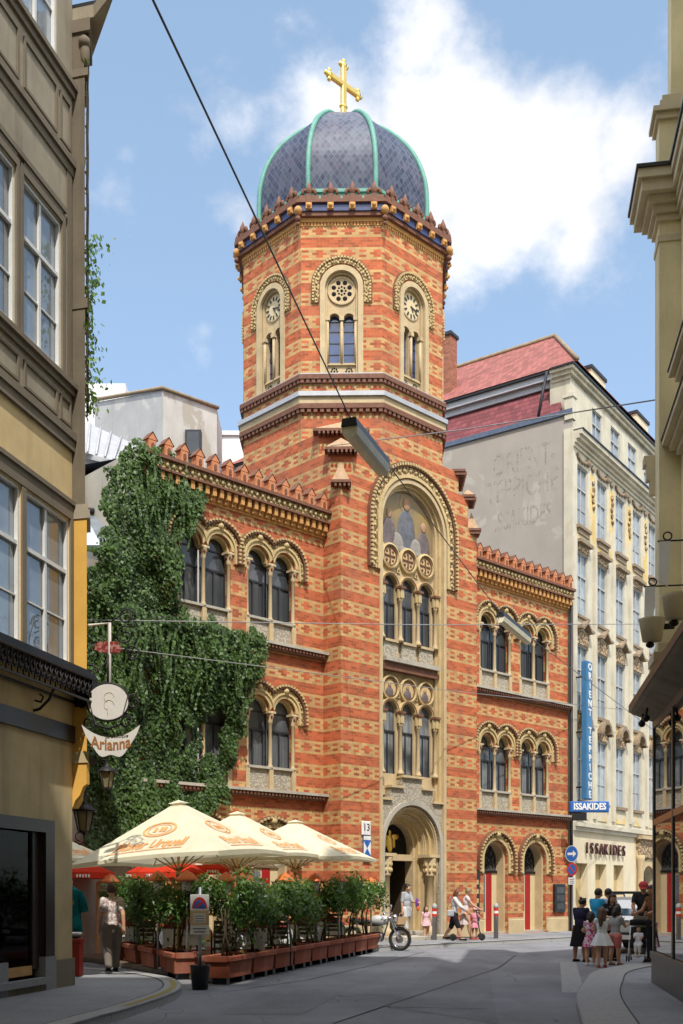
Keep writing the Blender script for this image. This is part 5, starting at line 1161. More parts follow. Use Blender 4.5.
# parasols
def parasol(x,y,lab,rot,za=3.32,ze=2.28,half=1.5,tilt=0.,texts=(),ring=True):
    o=thing('parasol',lab,'parasol',(x,y,.1),0,'cream market parasols over the terrace'); z0=.1
    Mx=Matrix.Translation((0,0,0))@Matrix.Rotation(rot,4,'Z'); tl=lambda p:Vector((p[0],p[1],p[2]))
    cor=[Vector((-half,-half,0)),Vector((half,-half,0)),Vector((half,half,0)),Vector((-half,half,0))]
    q=MB(); N=10; ax=Vector((0,0,za-z0)); ed=[]
    Tm=Matrix.Rotation(tilt,4,'Y')
    def pt(i,t,s):   # panel i, t along eave, s from apex 0 to eave 1
        e=cor[i].lerp(cor[(i+1)%4],t); p=e*s; z=za-z0-(za-ze)*s-.05*s*(1-s)*4*.35 - .06*math.sin(PI*t)*s*0 + .05*math.sin(PI*t)*s*s
        v=Mx@Vector((p.x,p.y,0)); v.z=z; c=Vector((0,0,za-z0)); return c+Tm@(v-c)
    for i in range(4):
        for a in range(N):
            for b in range(N):
                q.add([pt(i,a/N,b/N),pt(i,a/N,(b+1)/N),pt(i,(a+1)/N,(b+1)/N),pt(i,(a+1)/N,b/N)],[(0,1,2,3)],0,None,False)
        for a in range(N):   # narrow hem
            p0,p1=pt(i,a/N,1),pt(i,(a+1)/N,1); q.add([p0,p1,p1-Vector((0,0,.07)),p0-Vector((0,0,.07))],[(0,1,2,3)])
    can=q.build('canopy',M['canvas'],o)
    q=MB(); top=[Tm@(Mx@Vector((c.x*.10,c.y*.10,-.045)))+Vector((0,0,za-z0)) for c in cor]; ap=Vector((0,0,za-z0+.02)); q.add(top+[ap],[(0,1,4),(1,2,4),(2,3,4),(3,0,4)]); q.build('vent_cap',M['canvas'],can)
    q=MB(); q.tube([(0,0,0),(0,0,za-z0-.05)],.028,10); q.lathe([(.05,0),(.05,.12)],(0,0,ze-z0-.35),10); q.lathe([(.05,0),(.05,.1)],(0,0,za-z0-.22),10); q.build('pole',M['wood'],o)
    q=MB()
    for i in range(4):
        for t in (0,.5):
            e=pt(i,t,.98); q.tube([Vector((0,0,za-z0-.12)),e-Vector((0,0,.03))],.012,5); m=pt(i,t,.55)-Vector((0,0,.03)); q.tube([Vector((0,0,ze-z0-.25)),m],.013,5)
    q.build('rib',M['wood'],o)
    q=MB(); q.box(-.35,.35,-.35,.35,0,.08,0,None,.02); q.lathe([(.06,.08),(.06,.4)],(0,0,0),10); q.build('base',M['black'],o)
    for i in texts:
        if i=='none': continue
        def surf(s_):   # lay a flat mesh on the panel
            pass
        SL=math.hypot(half,za-ze); nr=(pt(i,.55,.75)-pt(i,.45,.75)).cross(pt(i,.5,.5)-pt(i,.5,.8)).normalized()
        def wrap(x,y,s0): s_=s0-y/SL; return pt(i,.5+x/(2*half*s_),s_)+nr*.014
        t=text_mesh('lettering','Pilsner Urquell',.40,Matrix(),M['print'],can,.0,.28,'CENTER',.60,.008)
        for v in t.data.vertices: v.co=wrap(v.co.x,v.co.y+.03*v.co.x,.80)
        r=MB(); K=28
        for r0,r1 in ((.25,.29),(.19,.21)):
            vs=[wrap(k_*math.cos(2*PI*k/K)*1.2,k_*math.sin(2*PI*k/K)*.85,.52) for k in range(K) for k_ in (r0,r1)]; r.add(vs,[(2*k,2*k+1,(2*k+3)%(2*K),(2*k+2)%(2*K)) for k in range(K)])
        for xk in (-.09,.03,.11): r.add([wrap(xk+a_,b_,.52) for a_,b_ in ((-.03,-.08),(.03,-.08),(.04,.06),(-.02,.09))],[(0,1,2,3)])
        r.build('emblem',M['print'],can)
        r=MB(); n_=12
        for k in range(n_): r.add([wrap(-.78+1.5*k/n_,-.24+.05*k/n_,.80),wrap(-.78+1.5*(k+1)/n_,-.24+.05*(k+1)/n_,.80),wrap(-.78+1.5*(k+1)/n_,-.215+.05*(k+1)/n_,.80),wrap(-.78+1.5*k/n_,-.215+.05*k/n_,.80)],[(0,1,2,3)])
        r.build('swash',M['print'],can)
    return o
parasol(-3.12,20.5,'large cream square parasol in front, printed with an orange oval emblem',rad(-20),3.34,2.24,1.52,rad(-4.5),(0,1))
parasol(-2.3,23.6,'cream parasol directly behind the front parasol, its right corner reaching past it',rad(-20),3.36,2.35,1.5,rad(-2),(1,))
parasol(-1.12,25.9,'cream parasol highest at right, peak just left of the brick tower corner',rad(-20),3.33,2.38,1.55,rad(-1),(1,))
parasol(-6.75,22.6,'cream parasol at far left, half hidden by the corner house',rad(-20),3.15,2.25,1.5,0,(0,1))
parasol(-2.6,27.,'low cream parasol mostly hidden behind the rightmost parasol',rad(20),3.0,2.3,1.4,0,())
def red_parasol(x,y,lab,z=2.35,k=1.):
    o=thing('red_parasol',lab,'parasol',(x,y,.1),0,'red round parasols deeper in the terrace'); q=MB(); prof=[(.03,z),(.4,z-.04),(.8,z-.14),(1.15,z-.30)]
    q.lathe([(r*k,zz-.1) for r,zz in prof],(0,0,0),8,0,False,None,.2,False); q.lathe([(1.15*k,z-.40),(1.17*k,z-.54)],(0,0,0),24,0,False,None,.2,False); c=q.build('canopy',M['redcanvas'],o)
    q=MB()
    k0=k
    for kk in range(8):
        a=.2+kk*PI/4+PI/8; 
        for j in range(5): q.box(-.0,.004,-.16+j*.07,-.12+j*.07,z-.52,z-.45,0,Matrix.Rotation(a,4,'Z')@Matrix.Translation((1.175*k0,0,0)))
    q.build('valance_print',M['white'],c)
    q=MB(); q.tube([(0,0,0),(0,0,z-.12)],.02,8); q.lathe([(.25,0),(.25,.06),(.05,.1)],(0,0,0),12); q.build('pole',M['steel'],o)
red_parasol(-4.1,25.2,'red round parasol behind the big front parasol, nearer its left half',2.36,.82)
red_parasol(-3.75,27.6,'red round parasol showing right of the front parasol pole',2.5,.8)
red_parasol(-6.6,25.6,'red round parasol at far left beyond the mannequin',2.36)
# lattice screen and tables and chairs
o=thing('lattice_screen','orange wooden lattice screen at the back of the terrace','screen',(-6.,26.4,.1),.35); q=MB()
for k in range(5): q.box(k*.85-.04,k*.85+.04,-.04,.04,0,1.75)
q.box(0,3.4,-.03,.03,1.70,1.78); q.box(0,3.4,-.03,.03,.9,.96)
q.build('frame',M['wood'],o); q=MB()
for k in range(24): q.box(k*.142,k*.142+.03,-.012,.012,.96,1.70)
for k in range(6): q.box(0,3.4,.013,.03,1.0+k*.12,1.03+k*.12)
q.build('lattice',M['wood'],o)
tbl=[(-2.0,20.8,'nearest the bucket sign'),(-1.55,22.8,'second along the hedge'),(-.95,25.1,'third along the hedge'),(-.45,27.1,'farthest toward the portal'),(-3.3,22.2,'under the front parasol behind the walking man'),(-4.6,23.8,'deep in shade at the left')]
for x,y,w in tbl:
    o=thing('table','small terrace table under a white cloth, '+w,'table',(x,y,.1),.25); q=MB(); q.box(-.42,.42,-.42,.42,.71,.74); q.tube([(0,0,0),(0,0,.71)],.03,8); q.lathe([(.25,0),(.25,.03),(.04,.05)],(0,0,0),12); q.build('table_top',M['wood'],o)
    c=MB(); N=24
    for rr,z,k in ((.0,0,0),):
        ringp=[]
        for i in range(N):
            a=2*PI*i/N; m=max(abs(math.cos(a)),abs(math.sin(a))); ringp.append((math.cos(a)/m,math.sin(a)/m))
        vs=[(p[0]*.43,p[1]*.43,.745) for p in ringp]+[(p[0]*(.445+.02*(i%3)),p[1]*(.445+.02*((i+1)%3)),.42-.10*(abs(p[0]*p[1])>.8)) for i,p in enumerate(ringp)]
        c.add(vs,[tuple(range(N))]+[(i,i+N,(i+1)%N+N,(i+1)%N) for i in range(N)])
    c=c.build('tablecloth',M['cloth']); c.location=(x,y,.101); c.rotation_euler=(0,0,.25); tag(c,'white cloth hanging over the terrace table '+w,'tablecloth')
    r=MB(); h=.34; r.add([(-.4,-.46,.748),(.4,-.46,.748),(0,-.40,.755+h),(-.4,-.2,.748),(.4,-.2,.748)],[(0,1,2),(1,4,2),(4,3,2),(3,0,2)]); r=r.build('menu_tent',M['redcloth']); r.location=(x+.1,y,.103); r.rotation_euler=(0,0,.25-.5); tag(r,'red tented cover on the terrace table '+w,'menu cover')
ch=[(-1.25,21.5,.2,'right behind the first white table'),(-1.9,21.7,2.9,'left of the second white table'),(-.75,23.7,.1,'between the second and third white tables'),(-.15,25.9,.2,'between the third and last white tables'),(-3.1,23.2,2.6,'under the front parasol'),(-2.2,20.0,3.4,'left of the first white table'),(-4.2,22.9,.3,'in shade behind the walking man')]
proto=None
for x,y,a,w in ch:
    if proto is None:
        o=thing('slatted_chair','','chair',(x,y,.1),a,'dark slatted terrace chairs'); proto=o
        q=MB()
        for k in range(6): q.box(-.21,.21,-.2+k*.07,-.15+k*.07,.43,.455)
        q.build('seat',M['bark'],o); q=MB()
        for k in range(5): q.box(-.21,.21,.21,.235,.55+k*.09,.61+k*.09)
        q.build('backrest',M['bark'],o)
        for sx in (-.2,.2):
            q=MB(); q.tube([(sx,.22,0),(sx,.22,.98)],.016,6); q.build('leg',M['black'],o); q=MB(); q.tube([(sx,-.2,0),(sx,-.2,.66),(sx,.21,.68)],.016,6); q.build('leg',M['black'],o)
    else: o=copy_tree(proto); o.location=(x,y,.1); o.rotation_euler=(0,0,a)
    o['label']='dark slatted terrace chair '+w
# ================================================================ STREET FURNITURE
p=Vector(((200-CX)*17.6/F,17.6,0)); o=thing('no_stopping_sign','no stopping sign on a steel post standing in a black bucket by the planters','sign',p)
q=MB(); q.lathe([(.13,0),(.165,.38),(.175,.40),(.15,.40),(.12,.06)],(0,0,0),18); q.lathe([(.001,.33),(.15,.331)],(0,0,0),18,1,False,None,0,False); q.build('bucket',[M['black'],M['soil']],o)
q=MB(); q.tube([(0,0,.2),(0,0,1.68)],.028,10); q.build('post',M['steel'],o)
q=MB(); q.box(-.155,.155,-.05,-.035,.90,1.56,0,None,.005); q.box(-.155,.155,-.054,-.0501,1.06,1.30,1); q.box(-.10,.10,-.058,-.0541,1.10,1.25,0)
for k in range(3): q.box(-.08,.08,-.061,-.0581,1.12+k*.04,1.13+k*.04,3)
for k,w_ in enumerate((.11,.09)): q.box(-w_,w_,-.054,-.0501,.99-k*.05,1.005-k*.05,3)
K=14
for r0,m,y in ((.125,2,-.0535),(.095,4,-.0565)): q.add([(r0*math.cos(PI*k/K),y,1.33+r0*1.5*math.sin(PI*k/K)) for k in range(K+1)],[tuple(range(K+1))],m)
q.add([(-.06,-.0595,1.35),(-.03,-.0595,1.335),(.07,-.0595,1.44),(.04,-.0595,1.46)],[(0,1,2,3)],2)
q.build('sign_panel',[M['white'],M['midyel'],M['red'],M['black'],M['signblue']],o)
M['greypaint']=plain('grey_paint',(.36,.36,.355),.5,var=.1)
def bollard(p,lab):
    o=thing('bollard',lab,'bollard',p,0,'grey bollards on the church pavement'); q=MB(); q.lathe([(.075,0),(.075,.98),(.085,.99),(.085,1.03),(.06,1.10),(.02,1.13)],(0,0,0),14); q.build('post',M['greypaint'],o)
    q=MB(); q.lathe([(.078,.72),(.078,.80)],(0,0,0),14,0,False,None,0,False); q.lathe([(.078,.88),(.078,.97)],(0,0,0),14,0,False,None,0,False); q.lathe([(.0775,.80),(.0775,.88)],(0,0,0),14,1,False,None,0,False); q.build('reflective_band',[M['red'],M['white']],o)
def gp(u,D,z=.12): return Vector(((u-CX)*D/F,D,z))
bollard(gp(434.5,33.2),'grey bollard with red and white bands right of the church portal'); bollard(gp(496,34.2),'grey bollard with red and white bands before the red church doors')
p=gp(572.5,37.6); o=thing('traffic_sign','blue arrow sign over a round red and blue sign on a thin pole','traffic sign',p,-.75); o.scale=(.82,.82,.94); q=MB(); q.tube([(0,0,0),(0,0,3.3)],.032,8); q.build('pole',M['steel'],o)
Rx=lambda z,y=-.05:Matrix.Translation((0,y,z))@Matrix.Rotation(PI/2,4,'X')
q=MB(); q.lathe([(.001,0),(.31,0),(.31,.015),(.001,.015)],(0,0,0),28,0,False,Rx(3.0)); q.lathe([(.29,.0155),(.31,.0155),(.31,.017),(.29,.017)],(0,0,0),28,1,False,Rx(3.0),0,False); q.box(-.2,.06,-.069,-.0655,2.955,3.045,1); q.add([(.06,-.067,2.87),(.22,-.067,3.0),(.06,-.067,3.13)],[(0,1,2)],1); q.build('arrow_disc',[M['signblue'],M['white']],o)
q=MB(); q.lathe([(.001,0),(.25,0),(.25,.015),(.001,.015)],(0,0,0),26,0,False,Rx(2.42)); q.lathe([(.001,.0155),(.19,.0155),(.19,.018),(.001,.018)],(0,0,0),26,1,False,Rx(2.42)); q.box(-.24,.24,-.0735,-.0705,2.395,2.445,0,Matrix.Translation((0,0,2.42))@Matrix.Rotation(.78,4,'Y')@Matrix.Translation((0,0,-2.42))); q.build('no_stopping_disc',[M['red'],M['signblue']],o)
q=MB(); q.box(-.17,.17,-.06,-.04,1.85,2.12,0); 
for k in range(3): q.box(-.1,.1,-.063,-.0601,1.9+k*.07,1.92+k*.07,1)
q.build('supplementary_plate',[M['white'],M['black']],o)
# lanterns on the corner house
def lantern(p,lab,arm,sc_=.78):
    o=thing('lantern',lab,'lantern',p); o.scale=(sc_,)*3; q=MB(); q.lathe([(.12,-.2),(.205,.2)],(0,0,0),6,0,False,None,.0,True); q.build('glass_body',M['lglass'],o)
    q=MB(); 
    for k in range(6): a=k*PI/3; q.tube([(.125*math.cos(a),.125*math.sin(a),-.21),(.212*math.cos(a),.212*math.sin(a),.205)],.014,5)
    q.lathe([(.13,-.24),(.13,-.2)],(0,0,0),6,0,False); q.lathe([(.27,.2),(.27,.225),(.15,.32),(.09,.34),(.09,.38),(.03,.42),(.02,.5)],(0,0,0),12); q.ball((0,0,.52),.03); q.ball((0,0,-.26),.04); q.build('frame',M['iron'],o)
    q=MB(); q.tube(arm,.016,6)
    e=arm[-1]; q.tube([Vector(arm[0])+Vector((.09*math.cos(t)-.09,0,.09*math.sin(t)-.05)) for t in [i*PI/6 for i in range(10)]],.012,5); q.build('bracket',M['iron'],o)
t=NT('lantern_glass'); t.col((.42,.34,.18)); t.b.inputs['Transmission Weight'].default_value=.5; M['lglass']=t.set(.25,0,.4)
p=at(84,821,17.6); lantern(p,'black six sided lantern on the wall edge in front of the cream parasol',[(0,0,-.28),(.0,0,-.45),(-.09,0,-.5),(-.2,0,-.42)])
p=at(107,780,19.3); lantern(p,'black hanging lantern against the ivy under the white sign',[(0,0,.5),(.05,-.0,.62),(-.1,0,.72),(-.3,0,.66),(-.42,0,.4)],.68)
# boutique signs hung from the pier
M['signwhite']=plain('off_white_sign',(.62,.58,.52),.6,var=.08)
p=at(108,702,17.0); o=thing('oval_sign','blank-looking white oval sign with faint line drawing, in an iron ring','sign',p); q=MB(); q.lathe([(.001,0),(.325,0),(.325,.03),(.001,.03)],(0,0,0),32,0,False,Matrix.Diagonal((1,1,.87,1))@Matrix.Translation((0,.015,0))@Matrix.Rotation(PI/2,4,'X')); q.build('board',M['signwhite'],o)
q=MB(); q.tube([(.335*math.cos(i*PI/16),0,.295*math.sin(i*PI/16)) for i in range(33)],.02,6)
for s in (-1,1): spiral(q,(s*.42,0,-.0),.13,1.2 if s>0 else 1.9,1.3*s,(1,0,0),(0,0,1)); spiral(q,(s*.3,0,-.32),.12,0,1.2*s,(1,0,0),(0,0,1))
q.tube([(-.32,0,.1),(-.2,0,-.36),(0,0,-.42),(.2,0,-.36),(.32,0,.1)],.02,6); q.tube([(0,0,.29),(0,0,.75)],.018,6)
q.build('iron_scroll',M['iron'],o)
q=MB(); 
for k in range(2): q.tube([(.02+.08*math.cos(t),-.018,.07-.12*k+.08*math.sin(t)) for t in [i*PI/8 for i in range(12)]],.004,4)
q.tube([(0,-.018,-.02),(0,-.018,-.22)],.004,4); q.build('line_drawing',M['tan'],o)
p=at(111,735,16.8); o=thing('crescent_sign','white crescent shop sign lettered Arianna in brown','sign',p); N=20; top=[];bot=[]
for i in range(N+1):
    t=-1+2*i/N; top.append((t*.46,.20*t*t-.10+.06)); bot.append((t*.46*.98,(.20*t*t*.9-.34+.10*abs(t)**6+.22*abs(t)**3)+.03*math.cos(t*9)))
q=MB(); q.prism(top+bot[::-1],-.012,.012,'y',0); q.build('board',M['signwhite'],o,fixn=True)
M['lett']=plain('brown_lettering',(.30,.12,.03),.6)
t=text_mesh('lettering','Arianna',.25,basis((0,-.016,-.16),(1,0,0),(0,0,1)),M['lett'],o,.002,0,'CENTER',.80,.006)
for v in t.data.vertices: v.co.z+=.55*v.co.x**2
text_mesh('small_lettering','La Boutique',.075,basis((.09,-.016,-.02),(1,0,.05),(0,0,1)),M['shopdark'],o,.002,.2,'CENTER',1.)
q=MB(); q.tube([(-.1,0,.0),(-.1,0,.1)],.01,5); q.tube([(.1,0,.0),(.1,0,.1)],.01,5); q.build('hanger',M['iron'],o)
p=at(108,648,17.4); o=thing('red_sign','small weathered dark red board hanging above the white oval sign','sign',p); q=MB(); q.prism([(-.2,.05),(-.14,.1),(.16,.1),(.23,-.02),(.2,-.08),(-.1,-.08),(-.22,-.03)],-.03,.03,'y',0); q.build('board',M['redsign'] if 'redsign' in M else M.setdefault('redsign',pattern_mat('weathered_red',(.20,.03,.025),(.36,.18,.15),18.,.52)),o,fixn=True)
q=MB(); q.tube([(-.55,0,.34),(.02,0,.40),(.02,0,-1.)],.035,8); q.build('post',M['signwhite'],o)
q=MB()
for c,r,a,tn in (((-.62,0,.42),.16,0,1.4),((-.66,0,.12),.14,2,-1.3),((-.6,0,-.2),.16,1,1.4),((-.68,0,-.5),.15,0,-1.4),((-.3,0,-.4),.15,0,1.4),((-.05,.0,-.62),.13,3,1.4),((.28,0,.2),.17,1,1.4),((.4,0,-.1),.15,3,-1.5),((.3,0,.5),.15,0,1.3)): spiral(q,c,r,a,tn,(1,0,0),(0,0,1))
q.tube([(-.74,0,1.1),(-.6,0,.6),(-.7,0,.1),(-.55,0,-.4),(-.75,0,-.8)],.016,5); q.tube([(-.75,0,-.75),(-.3,0,-.5),(0,0,-.2)],.014,5); q.tube([(.0,0,.40),(.35,0,.62),(.5,0,.2),(.3,0,-.25)],.014,5); q.build('iron_scroll',M['iron'],o)
# cable with two street lamps
c0=at(152,-2,8.04); l1a=at(349,427,15.0);l1b=at(383,468,16.6); l2a=at(500,617,25.3); l2b=at(528,640,27.0); c3=at(660,735,44)
def cable(pts,r,lab,name='overhead_cable'):
    q=MB(); q.tube(pts,r,6); return tag(q.build(name,M['black']),lab,'cable')
cable([at(100,-120,6.4),c0,l1a+Vector((0,0,.16)),l1b+Vector((0,0,.16)),l2a+Vector((0,0,.1)),l2b+Vector((0,0,.1)),c3],.010,'black cable sloping past the dome and carrying both street lamps')
for a,b,lab,w in ((l1a,l1b,'long box street lamp on the cable in front of the tower',.24),(l2a,l2b,'smaller box street lamp on the cable before the right wing windows',.20)):
    m=(a+b)/2; d=(b-a); L=d.length; o=thing('street_lamp',lab,'street lamp',m); xx=d.normalized(); yy=Vector((-xx.y,xx.x,0)).normalized(); zz=xx.cross(yy); Mr=Matrix(((xx.x,yy.x,zz.x,0),(xx.y,yy.y,zz.y,0),(xx.z,yy.z,zz.z,0),(0,0,0,1)))
    q=MB(); q.prism([(-w*.5,.02),(w*.5,.02),(w*.42,.13),(-w*.42,.13)],-L/2,L/2,'x',0,Mr); 
    for s in (-.3,.3): q.tube([Mr@Vector((s*L,0,.1)),Mr@Vector((s*L,0,.2))],.015,5)
    q.build('housing',M['black'],o,fixn=True)
    q=MB(); q.prism([(-w*.5,.018),(-w*.42,-.09),(-w*.2,-.13),(w*.2,-.13),(w*.42,-.09),(w*.5,.018)],-L/2+.02,L/2-.02,'x',0,Mr); q.build('diffuser',M['diffuser'] if 'diffuser' in M else M.setdefault('diffuser',plain('yellowed_plastic',(.66,.61,.44),.35,var=.2)),o,fixn=True)
M['wire']=plain('galvanised_wire',(.30,.30,.30),.6)
for a,b,r,lab in ((at(86,644,22),at(625,710,44),.011,'thin wire crossing below the upper church windows'),(at(86,620,22),at(655,624,30),.011,'thin level wire crossing the upper church windows'),(at(330,446,30),at(700,393,17),.012,'thin wire rising from the tower to the right house')):
    q=MB(); q.tube([a,a.lerp(b,.5)-Vector((0,0,.06)),b],r,5); tag(q.build('span_wire',M['wire']),lab,'wire')
# mannequin and little red stand
p=Vector((-4.93,19.4,.12)); o=thing('mannequin','headless mannequin in a teal tunic on a stand at the house corner','mannequin',p); q=MB(); q.tube([(0,0,0),(0,0,.9)],.022,8); q.lathe([(.17,0),(.17,.02),(.03,.04)],(0,0,0),14); q.build('stand',M['steel'],o)
M['teal']=pattern_mat('teal_cloth',(.005,.10,.11),(.01,.16,.17),6.,.5)
q=MB(); q.lathe([(.24,.72),(.235,.9),(.21,1.1),(.20,1.25),(.215,1.4),(.20,1.5),(.10,1.57),(.06,1.58)],(0,0,0),16,0,True,Matrix.Diagonal((1,.72,1,1)))
for s in (-1,1): q.tube([(s*.17,0,1.48),(s*.23,.0,1.3),(s*.25,.02,1.12)],[.08,.085,.095],10)
q.add([(.02,-.165,1.5),(.13,-.16,1.28),(.10,-.158,1.24),(-.02,-.162,1.45)],[(0,1,2,3)],1); q.build('tunic',[M['teal'],M['yline']],o)
q=MB(); q.lathe([(.07,1.56),(.055,1.62),(.06,1.68),(.02,1.70)],(0,0,0),12); q.build('neck',M['white'],o)
M['stallred']=plain('stall_red',(.30,.03,.02),.6)
o=thing('display_stand','small red display stand with folded goods at the house corner','stand',(-4.74,18.9,.12)); q=MB(); q.box(-.15,.15,-.15,.15,0,.58,0,None,.01); q.box(-.17,.17,-.16,.16,.58,.66,0,None,.01); q.build('cabinet',M['stallred'],o); q=MB(); q.box(-.15,.12,-.12,.1,.661,.72,0,None,.015); q.box(-.1,.14,-.1,.12,.721,.77,1,None,.015); q.build('folded_goods',[M['black'],M['cloth']],o)
# ================================================================ MOTORCYCLE
def motorcycle(p,rz):
    o=thing('motorcycle','silver and black motorcycle parked at the right end of the planter row','motorcycle',p,rz)
    def wheel(x):
        q=MB(); q.tube([(x+.285*math.cos(i*PI/14),0,.32+.285*math.sin(i*PI/14)) for i in range(28)],.042,8,0,False,True,True); w=q.build('wheel',M['rubber'],o)
        q=MB(); q.tube([(x+.235*math.cos(i*PI/14),0,.32+.235*math.sin(i*PI/14)) for i in range(28)],.016,6,0,False,True,True)
        q.tube([(x,-.05,.32),(x,.05,.32)],.05,12)
        for k in range(16): a=k*PI/8; q.tube([(x+.05*math.cos(a+.3),.02*(-1)**k,.32+.05*math.sin(a+.3)),(x+.235*math.cos(a),0,.32+.235*math.sin(a))],.004,4)
        q.build('rim',M['chrome'],w); q=MB(); q.lathe([(.06,0),(.11,0),(.11,.006),(.06,.006)],(0,0,0),18,0,False,Matrix.Translation((x,-.055,.32))@Matrix.Rotation(PI/2,4,'X')); q.build('brake_disc',M['steel'],w)
    wheel(.72); wheel(-.68)
    q=MB()
    for y in (-.085,.085): q.tube([(.72,y,.32),(.46,y,.86),(.42,y,.95)],[.028,.022,.022],8)
    q.box(.40,.47,-.11,.11,.84,.88); q.build('fork',M['chrome'],o)
    q=MB(); q.tube([(.38,-.34,1.0),(.42,-.2,1.04),(.43,0,.98),(.42,.2,1.04),(.38,.34,1.0)],.014,8)
    for s in (-1,1): q.tube([(.36,s*.25,1.03),(.36,s*.3,1.18)],.007,5); q.ball((.36,s*.31,1.21),(.02,.06,.045))
    h=q.build('handlebar',M['chrome'],o)
    for s in (-1,1): q=MB(); q.tube([(.39,s*.24,1.03),(.36,s*.36,.995)],.02,8); q.build('grip',M['rubber'],h)
    q=MB(); q.lathe([(.02,-.1),(.07,-.07),(.095,.0),(.1,.04),(.085,.06),(.001,.065)],(0,0,0),16,0,True,Matrix.Translation((.56,0,.9))@Matrix.Rotation(PI/2,4,'Y')); q.build('headlight',M['chrome'],o)
    q=MB(); q.ball((.12,0,.82),(.30,.15,.15),14,8); q.ball((.3,0,.85),(.14,.13,.11),10,6); q.build('tank',M['silverpaint'] if 'silverpaint' in M else M.setdefault('silverpaint',plain('silver_paint',(.62,.62,.60),.25,.3,.5,.05)),o)
    q=MB(); q.ball((-.38,0,.78),(.36,.14,.075),14,8); q.ball((-.60,0,.83),(.15,.12,.07)); q.build('seat',M['rubber'],o)
    q=MB(); q.box(-.18,.24,-.13,.13,.26,.5,0,None,.04)
    for k in range(6): q.box(-.08,.16,-.15,.15,.5+k*.032,.516+k*.032)
    q.lathe([(.09,-.16),(.1,-.14),(.1,.14),(.09,.16)],(0,0,0),14,0,True,Matrix.Translation((-.02,0,.36))@Matrix.Rotation(PI/2,4,'X')); q.build('engine',M['engine'] if 'engine' in M else M.setdefault('engine',plain('engine_alloy',(.10,.10,.10),.4,.6)),o)
    q=MB(); q.tube([(.16,-.1,.5),(.25,-.15,.4),(.18,-.17,.24),(-.2,-.18,.24),(-.85,-.19,.34)],[.022,.024,.026,.04,.045],8); q.build('exhaust',M['chrome'],o)
    q=MB(); q.tube([(.42,0,.9),(.1,0,.7),(-.3,0,.68),(-.72,0,.76)],.025,6); q.tube([(.40,0,.85),(.26,0,.4),(.2,0,.26),(-.3,0,.26),(-.68,0,.32)],.022,6); q.tube([(-.3,.09,.68),(-.3,.09,.3)],.02,6); q.build('frame',M['black'],o)
    for x,a0,a1 in ((.72,.5,2.2),(-.68,.6,2.7)):
        q=MB(); K=10
        for k in range(K):
            a=a0+(a1-a0)*k/K;b=a0+(a1-a0)*(k+1)/K; r=.35; P=lambda t,y:(x+r*math.cos(t),y,.32+r*math.sin(t)); q.add([P(a,-.065),P(a,.065),P(b,.065),P(b,-.065)],[(0,1,2,3)])
        q.build('mudguard',M['chrome'],o)
    q=MB(); q.ball((-.93,0,.72),(.05,.07,.05)); q.build('tail_light',M['red'],o)
motorcycle((.92,29.4,.0),-.38)
